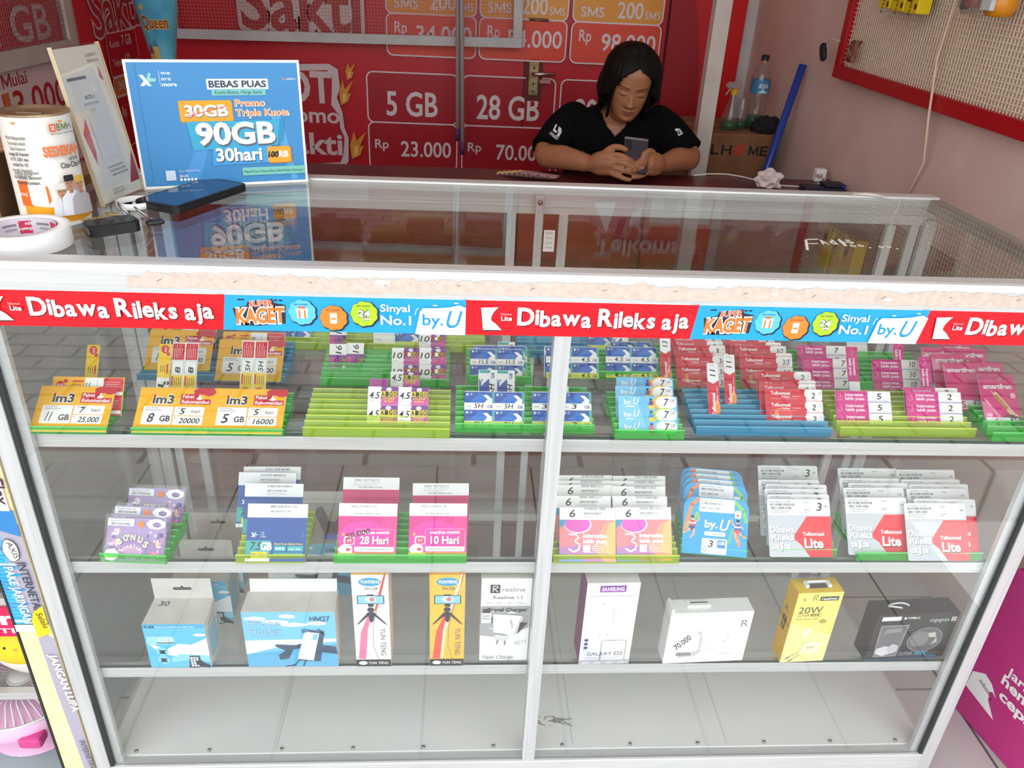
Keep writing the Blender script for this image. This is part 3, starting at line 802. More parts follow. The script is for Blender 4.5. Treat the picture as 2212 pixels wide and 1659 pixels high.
# ------------------------------------------------------------------ neighbouring counter on the left
nb = thing('side_counter', 'second glass counter at the far left with a sticker covered post', 'counter', (-.36, .3, 0))
NM = Matrix.Translation((.36, -.3, 0))
def npart(name, mb, label=None):
    me = mb.mesh(name); me.transform(NM); o = link(name, me, nb)
    if label: o['label'] = label
    return o
q = MB(); q.box((-.050, .002, 0), (-.001, .05, .985), noisy('cream_film', '#e8d6a2', '#efe0b4', 25, .5), .001)
a = Art(q, face_front(-.050, .002, 0), 1, .00008)
GR = ink('#a9a4b4', .5)
a.poly([(.034, 0), (.049, 0), (.049, .40), (.033, .42), (.026, .40), (.027, .3), (.031, .16)], GR)
a.rect(0, .43, .049, .19, ink('#5db4dc', .45)); a.rect(.020, .43, .029, .19, GR)
rs = random.Random(5)
for k in range(26): a.rect(0, .435 + k * .007, .006 + rs.random() * .026, .004, ink(rs.choice(['#1f9fd0', '#2fa9d6', '#bfe3f2', '#3a8fd0']), .45))
a.poly([(0, .62), (.049, .60), (.049, .645), (0, .66)], ink('#2f7fc0', .45)); a.rect(0, .645, .045, .15, ink('#e9c9cd', .5))
a.text('Combo Flex', .030, .79, .018, ink('#3a2a3a', .5), .135, .012, rot=-90)
a.cloud(.029, .575, .011, .020, 5, ink('#2a3a4a', .5), .05); a.cloud(.029, .575, .010, .019, 5, ink('#f0dfd0', .5), .05); a.text('AXIS', .026, .59, .008, ink('#4a4a52', .5), .03, .01, rot=-80)
a.text('PAKE JARINGAN', .012, .545, .012, ink('#eaf4fa', .5), .11, .02, rot=-88); a.text('INTERNETAN', .032, .553, .012, ink('#2c3a4a', .5), .10, .012, rot=-88)
a.rect(-.0005, .418, .05, .014, ink('#f2e6d8', .6)); a.poly([(.029, .405), (.049, .415), (.049, .47), (.033, .458), (.027, .44)], ink('#f2c818', .45)); a.text('Selalu', .036, .455, .009, ink('#3a2a10', .5), .03, .01, rot=-80)
a.text('JANGAN LUPA', .036, .37, .011, ink('#efe8dc', .5), .13, .03, rot=-86); a.text('INTERNETAN', .040, .17, .009, ink('#4a5060', .5), .07, .01, rot=-86)
npart('front_post', q, 'post covered with torn blue and cream stickers')
cb = MB(); cb.box((-.053, .0, 0), (-.0505, .05, .985), GASKET); npart('post_edge', cb)
for z in (.163, .383): cb = MB(); cb.box((-.62, .09, z), (-.06, .105, z + .016), ALU, .001); npart('shelf_rail', cb)
for z in (.179, .399): cb = MB(); cb.box((-.62, .105, z - .0045), (-.06, .585, z), GLASS); npart('glass_shelf', cb)
cb = MB(); cb.box((-.62, .002, .955), (-.05, .62, .985), noisy('worn_wood', '#8a6844', '#9c7850', 14, .5, 0, 0, (1, 8, 1)), .003); npart('counter_top', cb)
for x, y in ((-.62, .002), (-.62, .58), (-.07, .58)): cb = MB(); cb.box((x, y, 0), (x + .025, y + .025, .955), ALU, .001); npart('corner_post', cb)
cb = MB(); cb.box((-.595, .59, .05), (-.07, .597, .955), noisy('grey_board', '#8a8884', '#94928e', 10, .7)); npart('back_board', cb)
cb = MB(); cb.box((-.62, .02, .0005), (-.06, .60, .004), ink('#a9bcbe', .5)); npart('floor_board', cb)
# pink sign card on its shelf
q = MB(); q.box((-.42, .0855, .320), (-.062, .0890, .383), ink('#e8195e', .4))
a = Art(q, face_front(-.42, .0855, .320), 1, .0001); a.text('smartf', .354, .027, .027, WHITE, .175, .03, al='r'); a.text('INTERN', .354, .008, .010, WHITE, .105, .02, al='r')
tag(q.obj('sign_card'), 'pink sign strip with white lettering on the left counter', 'sign')
# yellow bird tote behind glass
t = thing('bird_tote', 'white and yellow pouch with a smiling chick face on the left counter', 'pouch', (-.128, .150, .1795))
q = MB(); bb = bmesh.new(); bmesh.ops.create_uvsphere(bb, u_segments=32, v_segments=20, radius=1)
for v in bb.verts: v.co = Vector((v.co.x * .085, v.co.y * .04, .060 + max(v.co.z * .066, -.060)))
q.bm(bb, ink('#f1ede6', .5), True); q.obj('pouch_body', t)
q = MB(); bb = bmesh.new(); bmesh.ops.create_uvsphere(bb, u_segments=32, v_segments=20, radius=1)
for v in bb.verts: v.co = Vector((-.012 + v.co.x * .072, -.012 + v.co.y * .034, .078 + v.co.z * .050))
q.bm(bb, ink('#f2dc28', .5), True)
for x, z, r_, c in ((.018, .094, .0045, '#3a3a30'), (-.03, .09, .004, '#3a3a30'), (.014, .078, .006, '#e8b070'), (-.012, .086, .006, '#f2a84a')): q.lathe([(.001, .001), (r_ * .8, .0005), (r_, 0)], ink(c, .5), 14, (0, 0, 0), Matrix.Translation((x, -.0455 + abs(x) * .08, z)) @ Matrix.Rotation(R(90), 4, 'X'))
q.obj('chick_face', t)
q = MB(); q.lathe([(.001, .0015), (.012, .001), (.014, 0)], ink('#ee8a66', .5), 18, (0, 0, 0), Matrix.Translation((.028, -.0385, .045)) @ Matrix.Rotation(R(90), 4, 'X')); q.obj('cheek_patch', t)
# pink fan below
t = thing('desk_fan', 'pink desk fan with white grille under the left counter', 'fan', (-.190, .165, .0045))
PK = ink('#efbfe0', .35); GRL = ink('#dcdcda', .4)
q = MB(); q.lathe([(.03, .055), (.085, .06), (.105, .078), (.107, .10), (.098, .112)], PK, 40); q.obj('fan_housing', t)
q = MB(); q.lathe([(.09, 0), (.075, .012), (.03, .022), (.022, .06)], PK, 32, (0, .02, 0)); q.obj('fan_base', t)
q = MB(); q.box((.03, -.105, .065), (.07, -.075, .09), ink('#d84a90', .35), .006); q.obj('fan_button', t)
g = MB()
for k in range(44):
    a0 = 2 * math.pi * k / 44
    g.tube([(.022 * math.cos(a0), .022 * math.sin(a0), .135), (.065 * math.cos(a0 + .18), .065 * math.sin(a0 + .18), .132), (.100 * math.cos(a0 + .3), .100 * math.sin(a0 + .3), .112)], .0014, GRL, 5)
for r_, z in ((.101, .111), (.022, .135)): g.tube([(r_ * math.cos(R(i * 9)), r_ * math.sin(R(i * 9)), z) for i in range(41)], .0028, GRL, 6)
g.lathe([(.001, .139), (.02, .138), (.023, .134)], WHITE, 20); g.obj('fan_grille', t)
for k in range(4):
    q = MB(); q.box((.012, -.02, -.001), (.085, .02, .001), ink('#a9a6a8', .4), 0, Matrix.Translation((0, 0, .095)) @ Matrix.Rotation(R(90 * k + 20), 4, 'Z') @ Matrix.Rotation(R(25), 4, 'X')); q.obj('fan_blade', t)

# ------------------------------------------------------------------ magenta carton at the right of the case
t = thing('magenta_carton', 'magenta display carton with white lettering beside the right end of the case', 'carton')
q = MB()
MG = noisy('magenta_print', '#c0307c', '#c83a86', 4, .4)
MX = Matrix.Translation((1.669, .182, 0)) @ Matrix.Rotation(R(10.4), 4, 'Z')
q.box((0, -.42, .001), (.045, 0, .384), MG, .003, MX)
a = Art(q, MX @ Matrix(((0, 0, -1, 0), (-1, 0, 0, 0), (0, 1, 0, 0), (0, 0, 0, 1))), 1, .0002)
a.poly([(-.006 + .008, .072), (.004, .115), (.03, .135), (.05, .128), (.069, .108), (.058, .114), (.052, .110), (.056, .09), (.082, .062), (.05, .066)], WHITE); a.text('indosat', .024, .108, .011, ink('#6a2036', .5), .032, .005, rot=-14); a.ell(.060, .0975, .0022, .0022, ink('#7a1a2a', .5), 12)
a.text('Jaringan', .066, .176, .020, WHITE, .11, .02); a.text('hemat', .064, .150, .022, WHITE, .10, .03); a.text('cepat', .072, .118, .022, WHITE, .095, .03); a.frame(.12, .21, .09, .09, .008, WHITE, .04)
q.obj('carton_body', t)
q = MB(); q.box((.003, -.416, .3842), (.042, -.004, .386), ink('#9a1458', .5), 0, MX); q.obj('carton_lid', t)
# ------------------------------------------------------------------ voucher racks and cards
SHELF = {1: S1, 2: S2, 3: S3}
SLOPE = .13
YAW = {'N': R(-7.5), 'J': R(-3.5)}
PLA = {'g': clear('green_plastic', (.55, .96, .45), .045, .12, '#36dc4c', .32), 'l': clear('lime_plastic', (.88, .96, .35), .045, .12, '#cbe822', .30), 'b': clear('blue_plastic', (.35, .78, .9), .045, .12, '#22a8d2', .55)}
RACK_LABEL = {
    'A': 'narrow green stepped rack at the left end of the top shelf', 'B': 'wide green stepped rack behind two yellow price tags',
    'B2': 'blue stepped rack behind the wide rack of yellow tags', 'C3': 'lime stepped rack farthest back on the top shelf',
    'C': 'lime stepped rack mostly empty at the front left of the top shelf', 'C2': 'green stepped rack just behind the mostly empty lime rack',
    'D': 'green stepped rack with blue voucher sheets in front of the centre upright', 'D2': 'short green stepped rack behind the front blue voucher sheets',
    'E': 'green stepped rack of blue vouchers behind the centre upright', 'E2': 'small blue stepped rack high at the back behind the centre upright',
    'F': 'narrow green stepped rack holding sky blue voucher cards', 'G': 'wide blue stepped rack at the front of the top shelf',
    'G2': 'green stepped rack full of red vouchers behind the blue rack', 'H': 'lime stepped rack holding pink voucher sheets',
    'H2': 'green stepped rack behind the lime rack of pink sheets', 'I': 'long green stepped rack at the right end of the top shelf',
    'J': 'narrow green stepped rack of purple packets on the middle shelf', 'K': 'olive lime stepped rack holding blue packs with white headers',
    'L': 'wide green stepped rack holding magenta packs', 'M': 'lime stepped rack of coral packs right of the centre upright',
    'N': 'narrow green stepped rack of rounded sky blue packs', 'O': 'narrow green stepped rack with one column of white and red packs',
    'P': 'wide green stepped rack with two columns of white and red packs'}
RACKS = {
    'A': (1, 'g', 0.043, 0.142, 0.013, 0.085),
    'B': (1, 'g', 0.174, 0.376, 0.013, 0.093),
    'B2': (1, 'b', 0.126, 0.347, 0.169, 0.255),
    'C3': (1, 'l', 0.322, 0.656, 0.284, 0.337),
    'C': (1, 'l', 0.402, 0.602, 0.013, 0.103),
    'C2': (1, 'g', 0.401, 0.598, 0.159, 0.239),
    'D': (1, 'g', 0.609, 0.806, 0.028, 0.114),
    'D2': (1, 'g', 0.625, 0.728, 0.173, 0.25),
    'E': (1, 'g', 0.773, 0.942, 0.196, 0.257),
    'E2': (1, 'b', 0.711, 0.836, 0.27, 0.322),
    'F': (1, 'g', 0.833, 0.932, 0.016, 0.107),
    'G': (1, 'b', 0.952, 1.151, 0.028, 0.118),
    'G2': (1, 'g', 0.943, 1.157, 0.172, 0.276),
    'H': (1, 'l', 1.165, 1.37, 0.031, 0.121),
    'H2': (1, 'g', 1.149, 1.386, 0.174, 0.269),
    'I': (1, 'g', 1.389, 1.466, 0.021, 0.2),
    'J': (2, 'g', 0.089, 0.187, 0.013, 0.098),
    'K': (2, 'l', 0.286, 0.388, 0.013, 0.109),
    'L': (2, 'g', 0.43, 0.629, 0.013, 0.101),
    'M': (2, 'l', 0.761, 0.957, 0.013, 0.095),
    'N': (2, 'g', 0.963, 1.068, 0.031, 0.113),
    'O': (2, 'g', 1.114, 1.214, 0.028, 0.112),
    'P': (2, 'g', 1.243, 1.449, 0.02, 0.112),
}
CARDS = [
    ('A', 'imstrip', 'A', 'v', 0.093, 0.0827, 38),
    ('A', 'imwide', 'A', '11', 0.1015, 0.0493, 38),
    ('A', 'tag', 'A', ('11', '7', '25.000'), 0.0925, 0.0125, 55),
    ('B', 'tag', 'B left', ('8', '5', '20000'), 0.225, 0.0125, 55),
    ('B', 'tag', 'B right', ('5', '5', '16000'), 0.324, 0.0125, 55),
    ('B', 'imstrip2', 'B left', '8', 0.218, 0.0931, 38),
    ('B', 'imstrip', 'B left', 'y', 0.191, 0.0886, 38),
    ('B', 'imstrip2', 'B right', '5H', 0.315, 0.1014, 38),
    ('B2', 'tag', 'B2 left', ('11', '7', '25.000'), 0.179, 0.1901, 48),
    ('B2', 'tag', 'B2 right', ('5', '5', '16000'), 0.292, 0.164, 48),
    ('B2', 'imwide', 'B2 left', '11', 0.18, 0.2213, 38),
    ('B2', 'imwide', 'B2 right', '5B', 0.289, 0.2085, 38),
    ('C3', 'xlone', 'C3 l', '', 0.3175, 0.2992, 38),
    ('C3', 'xlone', 'C3 m', '', 0.344, 0.2992, 38),
    ('C', 'aigo22', 'C', '4.5', 0.5285, 0.038, 38),
    ('C', 'aigo1', 'C', '4.5', 0.535, 0.0935, 38),
    ('C', 'aigov', 'C', 'p', 0.498, 0.0749, 38),
    ('C2', 'aigov', 'C2 left', '16', 0.423, 0.1965, 38),
    ('C2', 'aigov', 'C2 left', '16', 0.449, 0.2, 38),
    ('C2', 'aigov', 'C2 left', '16', 0.4155, 0.2548, 38),
    ('C2', 'aigo22', 'C2 right', '10', 0.5515, 0.1705, 38),
    ('C2', 'aigo1', 'C2 right', '10', 0.5695, 0.2324, 38),
    ('C3', 'vwhite', 'C3 w', '3 4+5', 0.487, 0.2858, 38),
    ('C3', 'xlone', 'C3 r', '', 0.525, 0.2935, 38),
    ('D', 'xl22', 'D left', '5H', 0.664, 0.0349, 38),
    ('D', 'xl22', 'D right', '3', 0.7605, 0.0363, 38),
    ('D', 'xlv', 'D left', '5H', 0.6555, 0.0914, 38),
    ('D', 'xlv', 'D left', '5H', 0.682, 0.0909, 38),
    ('D', 'xlv', 'D right', '3', 0.758, 0.0524, 38),
    ('D2', 'xl22', 'D2', '11.5', 0.673, 0.1768, 38),
    ('D2', 'xl22', 'D2', '11.5', 0.6785, 0.1862, 38),
    ('D2', 'xlv', 'D2', '5H', 0.6885, 0.2003, 38),
    ('E', 'xlv', 'E left', '3', 0.762, 0.1945, 38),
    ('E', 'xl21', 'E left', '4.5', 0.794, 0.191, 38),
    ('E', 'xl22', 'E right', '4.5', 0.891, 0.1945, 38),
    ('E', 'xlone', 'E right', '', 0.8885, 0.2561, 38),
    ('E', 'xlone', 'E right', '', 0.915, 0.257, 38),
    ('E2', 'xlv', 'E2', '3', 0.885, 0.265, 38),
    ('E2', 'xlone', 'E2', '', 0.853, 0.2909, 38),
    ('F', 'byu', 'F', 1, 0.8865, 0.0701, 38),
    ('F', 'byu', 'F', 1, 0.882, 0.0481, 38),
    ('F', 'byu', 'F', 3, 0.8825, 0.0237, 38),
    ('G', 'tselv', 'G left', '11', 0.9875, 0.0591, 38),
    ('G', 'tselv', 'G left', '11', 1.0185, 0.0824, 38),
    ('G', 'tsel', 'G right', '2', 1.1055, 0.051, 38),
    ('G', 'tsel', 'G right', '2', 1.101, 0.0643, 38),
    ('G', 'tsel', 'G right', '2', 1.1045, 0.0738, 38),
    ('G', 'tsel', 'G right', '2', 1.106, 0.0961, 38),
    ('G2', 'tsel', 'G2 left', '3/s', 1.001, 0.167, 38),
    ('G2', 'tsel', 'G2 left', '2', 1.002, 0.1749, 38),
    ('G2', 'tsel', 'G2 left', '3', 1.0035, 0.1972, 38),
    ('G2', 'tsel', 'G2 left', '2', 1.002, 0.2108, 38),
    ('G2', 'tsel', 'G2 left', '2', 1.0035, 0.2246, 38),
    ('G2', 'tsel', 'G2 right', '3/3', 1.105, 0.167, 38),
    ('G2', 'tsel', 'G2 right', '2', 1.1075, 0.1783, 38),
    ('G2', 'tsel', 'G2 right', '3/2', 1.1055, 0.1994, 38),
    ('G2', 'tsel', 'G2 right', '2', 1.1005, 0.2104, 38),
    ('G2', 'tsel', 'G2 right', '2', 1.095, 0.2262, 38),
    ('G2', 'tselv', 'G2 side', '13', 0.941, 0.167, 38),
    ('H', 'tri', 'H left', '5', 1.2115, 0.0529, 38),
    ('H', 'tri', 'H right', '2', 1.321, 0.0543, 38),
    ('H', 'tri', 'H right', '2', 1.322, 0.0647, 38),
    ('H', 'triv', 'H left', '7', 1.2225, 0.1147, 38),
    ('H', 'triv', 'H right', '10', 1.3275, 0.0892, 38),
    ('H2', 'tri', 'H2 left', '7', 1.208, 0.169, 38),
    ('H2', 'tri', 'H2 left', '7', 1.212, 0.2081, 38),
    ('H2', 'tri', 'H2 right', '10', 1.323, 0.169, 38),
    ('H2', 'triv', 'H2 right', '10', 1.329, 0.1725, 38),
    ('H2', 'vwhite', 'H2 mid', '8', 1.293, 0.2618, 38),
    ('I', 'smart', 'I right', '6', 1.424, 0.0474, 45),
    ('I', 'smart', 'I right', '6', 1.4305, 0.0623, 45),
    ('I', 'smart', 'I right', '6', 1.4325, 0.0947, 45),
    ('I', 'smart', 'I right', '6', 1.4265, 0.1323, 45),
    ('I', 'smart', 'I right', '6', 1.416, 0.1531, 45),
    ('I', 'smart', 'I left', '15', 1.39, 0.0899, 45),
    ('I', 'smart', 'I left', '1', 1.384, 0.1169, 45),
    ('I', 'smart', 'I left', '1', 1.377, 0.1348, 45),
    ('J', 'axis', 'J', '083165026406', 0.1385, 0.0139, 35),
    ('J', 'axis', 'J', '083165026405', 0.139, 0.038, 35),
    ('J', 'axis', 'J', '083199203266', 0.1465, 0.0783, 35),
    ('K', 'xlpack', 'K', '085960591193', 0.3445, 0.0125, 36),
    ('K', 'xlpack', 'K', '087759389741', 0.33, 0.0567, 36),
    ('K', 'xlpack', 'K', '087752673832', 0.3145, 0.0817, 36),
    ('K', 'xlpack', 'K', '087752673840', 0.32, 0.0955, 36),
    ('L', 'sfpack', 'L left', ('28', '0882 019466159'), 0.4785, 0.0173, 36),
    ('L', 'sfpack', 'L right', ('10', '0882 020425778'), 0.585, 0.0183, 36),
    ('L', 'sfback', 'L left', '0882 42792212', 0.4775, 0.0754, 36),
    ('L', 'sfback', 'L right', '0882 42792215', 0.588, 0.0631, 36),
    ('M', 'tripack', 'M left', '089678398879', 0.814, 0.0125, 36),
    ('M', 'tripack', 'M left', '089678398875', 0.811, 0.038, 36),
    ('M', 'tripack', 'M left', '089678400725', 0.817, 0.0631, 36),
    ('M', 'tripack', 'M left', '089678400726', 0.817, 0.0729, 36),
    ('M', 'tripack', 'M left', '089678400714', 0.8205, 0.0857, 36),
    ('M', 'tripack', 'M right', '089678400715', 0.9025, 0.0139, 36),
    ('M', 'tripack', 'M right', '089678400717', 0.9005, 0.038, 36),
    ('M', 'tripack', 'M right', '089678400728', 0.9025, 0.0606, 36),
    ('M', 'tripack', 'M right', '089678400729', 0.903, 0.0729, 36),
    ('M', 'tripack', 'M right', '089678400730', 0.9085, 0.0852, 36),
    ('N', 'bypack', 'N', '0851 6765 5198', 1.015, 0.0279, 30),
    ('N', 'bypack', 'N', '0851 6883 7861', 1.0215, 0.0614, 30),
    ('N', 'bypack', 'N', '0851 6883 7862', 1.022, 0.0732, 30),
    ('N', 'bypack', 'N', '0851 6883 7863', 1.0225, 0.0854, 30),
    ('N', 'bypack', 'N', '0851 6883 7864', 1.024, 0.0972, 30),
    ('O', 'lite', 'O', ('0821 5694 0748', '3'), 1.1545, 0.0239, 38),
    ('O', 'lite', 'O', ('0821 5694 0745', '3'), 1.1585, 0.0353, 38),
    ('O', 'lite', 'O', ('0821 5694 0744', '3'), 1.158, 0.0482, 38),
    ('O', 'lite', 'O', ('0821 5694 0743', '3'), 1.1625, 0.0586, 38),
    ('O', 'lite', 'O', ('0821 5694 0742', '3'), 1.1545, 0.0691, 38),
    ('O', 'lite', 'O', ('0821 5693 6758', '3'), 1.1645, 0.1042, 38),
    ('P', 'lite', 'P left', ('0821 5292 6966', ''), 1.2835, 0.0281, 38),
    ('P', 'lite', 'P left', ('0821 5292 6968', ''), 1.2905, 0.0513, 38),
    ('P', 'lite', 'P left', ('0821 5292 6970', ''), 1.303, 0.0624, 38),
    ('P', 'lite', 'P left', ('0821 5292 6971', ''), 1.2925, 0.0735, 38),
    ('P', 'lite', 'P left', ('0821 5292 6975', ''), 1.2995, 0.0982, 38),
    ('P', 'lite', 'P right', ('0821 5292 6967', ''), 1.3755, 0.0155, 38),
    ('P', 'lite', 'P right', ('0821 5292 6969', ''), 1.3965, 0.0256, 38),
    ('P', 'lite', 'P right', ('0821 5292 6973', ''), 1.3965, 0.0498, 38),
    ('P', 'lite', 'P right', ('0821 5292 6974', ''), 1.405, 0.0605, 38),
    ('P', 'lite', 'P right', ('0821 5292 6976', ''), 1.397, 0.0716, 38),
    ('P', 'lite', 'P right', ('0821 5280 4964', ''), 1.4, 0.0958, 38),
]

def rack_mesh(w_, d_, mat, edge, low=False):
    """a sloping base with a row of thin leaning plates, each plate topped by a paler strip, its painted edge highlight"""
    p = .0125; n = max(2, int(round(d_ / p))) + 1
    q = MB(); t_ = .0014; YZX = Matrix(((0, 0, 1, 0), (1, 0, 0, 0), (0, 1, 0, 0), (0, 0, 0, 1)))
    q.prism([(0, 0), (d_, 0), (d_, max(.0022, SLOPE * d_ + .0012)), (0, .0012)], -w_ / 2, w_ / 2, mat, YZX)
    for k in range(n):
        y = .0005 + k * p; z = .0012 + SLOPE * y; h = .0115 if not (low and k < 4) else (.008 if k == 0 else .0045)
        if y + .008 > d_ + p: break
        dy = h * .42 if k else h * .2
        q.prism([(y, z), (y + t_, z), (y + dy + t_, z + h), (y + dy, z + h)], -w_ / 2, w_ / 2, mat, YZX)
        q.prism([(y + dy - .0003, z + h), (y + dy + t_ + .0003, z + h), (y + dy + t_ + .0003, z + h + .0008), (y + dy - .0003, z + h + .0008)], -w_ / 2, w_ / 2, edge, YZX)
    return q.mesh('voucher_rack')
EDGE_GLINT = {'g': ink('#7af08a', .3), 'l': ink('#e6f46a', .3), 'b': ink('#58c6e6', .3)}  # paler rack colours, the lip highlight put into colour
for k, (s_, c_, x0, x1, y0, y1) in RACKS.items():
    o = link('voucher_rack', rack_mesh(x1 - x0, y1 - y0, PLA[c_], EDGE_GLINT[c_], k in ('A', 'B', 'B2')), None, ((x0 + x1) / 2, y0, SHELF[s_] + .0002), (0, 0, YAW.get(k, 0)))
    tag(o, RACK_LABEL[k], 'rack', 'stepped plastic voucher racks')

I = ink
HAND = I('#1a1a22', .6)
YEL = '#f4b512'
def hand(a, s, x, y, h, w=None, al='l', rot=0):
    a.text(s, x, y, h, HAND, w, .012, .18, al, rot)
def xlogo(a, x, y, s, c1='#ffffff', c2='#8fd3c8'):
    a.poly([(x, y + s), (x + .35 * s, y + s), (x + s, y), (x + .65 * s, y)], I(c1, .4)); a.poly([(x, y), (x + .38 * s, y), (x + .68 * s, y + .45 * s), (x + .5 * s, y + .62 * s)], I(c1, .4)); a.poly([(x + .6 * s, y + .55 * s), (x + .85 * s, y + 1.2 * s), (x + 1.1 * s, y + 1.15 * s), (x + .95 * s, y + .7 * s), (x + 1.5 * s, y + .7 * s), (x + 1.4 * s, y + .4 * s), (x + .8 * s, y + .35 * s)], I(c2, .4))
def imlogo(a, x, y, s):
    for d_, m_ in ((.35, WHITE), (.0, I('#2a2a2e', .4))):
        a.text('im3', x - d_ * .6, y - d_ * .6, s + d_ * 1.2, m_, 2.35 * s + d_ * 1.2, .03 + d_ * .12)
    a.ell(x + .13 * s, y + 1.02 * s, .13 * s, .13 * s, I('#d8203a', .4), 10)
def d_tag(a, w, h, A):
    gb, hari, price = A
    a.rect(0, 0, w, h, I(YEL, .45)); a.rect(0, 0, w, 6, I('#e9c21a', .4))
    imlogo(a, 19, 44, 12); a.cloud(82, 63, 10, 5, 0, I('#c8102e', .4)); a.ell(93, 62, 9, 6, I('#c8102e', .4)); a.ell(76, 57, 4.2, 4, I('#c8102e', .4)); a.rect(86, 62, w - 86, h - 62, I('#c8102e', .4))
    a.rect(56, 51, 21, 7.5, I('#c8102e', .4), 1.2); a.rect(56, 43, 41, 8, I('#c8102e', .4), 1.2)
    a.text('Paket', 58, 52.4, 5, WHITE, 16, .02); a.text('Rekomendasi', 58, 44.4, 5, WHITE, 37, .02)
    a.poly([(78, 50), (84, 50), (85.5, 54), (82, 54.5), (82.5, 58), (80.5, 58), (79.5, 54), (78, 54)], WHITE)
    a.rect(9, 12, 40, 27, WHITE, 1.5); a.rect(50.5, 26, 40, 13, WHITE, 1.2); a.rect(50.5, 12, 40, 13, WHITE, 1.2)
    a.text('Kartu Perdana', 12, 36, 1.9, I('#4a4a4a'), 17); a.text('Freedom Internet', 12, 33, 1.9, I('#4a4a4a'), 21); a.text('Masa aktif', 54, 36, 1.9, I('#4a4a4a'), 13); a.text('Rp', 52, 21.5, 2, I('#4a4a4a'))
    a.text('GB', 33, 17, 8, I('#33333a'), 14, .025); a.text('hari', 74, 30, 4.6, I('#4a4a52'), 11)
    hand(a, gb, 16, 15.5, 13, 6 if gb == '11' else 8); hand(a, hari, 58, 28, 8.5, 6); hand(a, price, 59, 14.5, 7.5, 27)
def d_imwide(a, w, h, A):
    a.rect(0, 0, w, h, I(YEL, .45), 2); a.rect(.45 * w, 0, .26 * w, h - 1, WHITE); a.rect(.71 * w, 0, .29 * w - 1, h - 1, I('#d3152e', .4), 1.5)
    for r_ in range(2):
        y = h - 12 - r_ * 26
        a.ell(10, y, 5.5, 6, I('#d3152e', .4)); a.text('im3', 6, y - 1.5, 3.5, WHITE, 8, .02); a.ell(17, y + 6, 2.8, 2.6, I('#d3152e', .4)); a.rect(26, y + 5, 15, 2, I('#d3152e', .4), .8)
        for k in range(4): a.rect(26, y + 1 - k * 3, 12, .8, I('#8a6a10'))
        hand(a, A, .46 * w, y - 3, 7, 5); a.rect(.5 * w, y - 6, 12, .4, I('#8a8a8a')); a.rect(.62 * w, y - 6, .4, 14, I('#8a8a8a'))
        for k in range(4): a.rect(.74 * w, y + 5 - k * 3, 20 - k * 2, .8, I('#f2b4b4'))
        a.rect(.71 * w, y - 13, .29 * w - 1, 5, WHITE)
def d_imstrip(a, w, h, A):
    a.rect(0, 0, w, h, I('#f4cb18', .45)); a.rect(0, 0, w, h * .38, WHITE)
    if A == 'y': hand(a, '8', w * .5, h * .25, 5, 9)
    a.ell(w / 2, h - 8, 5.5, 6, I('#d3152e', .4)); a.text('im3', w / 2 + 2, h - 11.5, 3.2, WHITE, 7, .02, rot=90); a.ell(w - 4, h - 15, 2.6, 2.6, I('#d3152e', .4)); a.rect(w - 5, h * .46, 2.2, 14, I('#d3152e', .4))
    for k in range(3): a.rect(4 + k * 3, h * .48, .8, 10, I('#6a5210'))
    hand(a, '1', w * .6, h * .2, 8, 4, rot=90)
def d_imstrip2(a, w, h, A):
    a.rect(0, 0, w, h, WHITE)
    for c in range(2):
        x = 1 + c * (w / 2)
        ww = w / 2 - 2
        a.rect(x, h * .68, ww, h * .3, I('#d3152e', .4), 1)
        for k in range(5): a.rect(x + 2.5 + k * 2.6, h * .7, .7, h * (.2 + .05 * (k % 2)), I('#f0b8b8'))
        a.rect(x, 0, ww, h * .40, I('#f2cb1c', .45))
        for k in range(4): a.rect(x + 5 + k * 2.8, h * .2, .8, 12, I('#5a4a12'))
        a.rect(x + 1, h * .2, 2.2, 14, I('#d3152e', .4)); a.ell(x + ww / 2, 5, 5.5, 5.5, I('#d3152e', .4))
        a.frame(x, h * .42, ww, h * .24, .4, I('#9a9a9a')); hand(a, A, x + ww * .75, h * .43, 7, 14 if len(A) > 1 else 9, rot=90)
def aigo_cell(a, x, y, cw, ch, lab, ten):
    a.rect(x, y, cw * .42, ch, WHITE); a.rect(x + cw * .40, y, cw * .6, ch, I('#7b2f8e', .45)); a.poly([(x + cw * .4, y), (x + cw, y), (x + cw, y + ch * .45), (x + cw * .4, y + ch * .3)], I('#d14aa0', .45))
    for k in range(6): a.ell(x + cw * .40, y + ch * (k + .5) / 6, 1.1 + (k % 2), ch / 11, WHITE, 8)
    a.ell(x + cw * .69, y + ch * .86, cw * .09, ch * .10, WHITE, 14); a.text('AXIS', x + cw * .64, y + ch * .83, 1.6, I('#6a2a7a'), 4.2, .01)
    for k, ch_ in enumerate('AIGO'):
        px = x + cw * .43 + k * cw * .135
        bgc = ['#d8202a', '#2a2a2a', '#f2c41c', '#e8782a'][k] if ten else '#f0d41c'
        a.rect(px, y + ch * .45, cw * .13, ch * .30, I(bgc, .45)); a.text(ch_, px + .4, y + ch * .49, ch * .22, I('#16161a') if bgc != '#2a2a2a' else WHITE, cw * .11, .045)
    for k in range(2): a.text('KUOTA INTERNET' if k == 0 else 'ON THE GO', x + cw * .69, y + ch * (.30 - k * .15), 2.6, I('#f0d41c' if not ten else '#c98a9a'), cw * (.42 - k * .1), .03, al='c')
    hand(a, lab, x + cw * .03, y + ch * .35, 9, cw * .33); a.rect(x + 3, y + ch * .2, cw * .16, .4, I('#8a8a8a'))
def d_aigo22(a, w, h, A):
    for i in range(2):
        for j in range(2): aigo_cell(a, i * w / 2 + .3, j * h / 2 + .2, w / 2 - .6, h / 2 - .4, A, A == '10')
def d_aigo1(a, w, h, A):
    for j in range(2): aigo_cell(a, 0, j * h / 2, w, h / 2, A, A == '10')
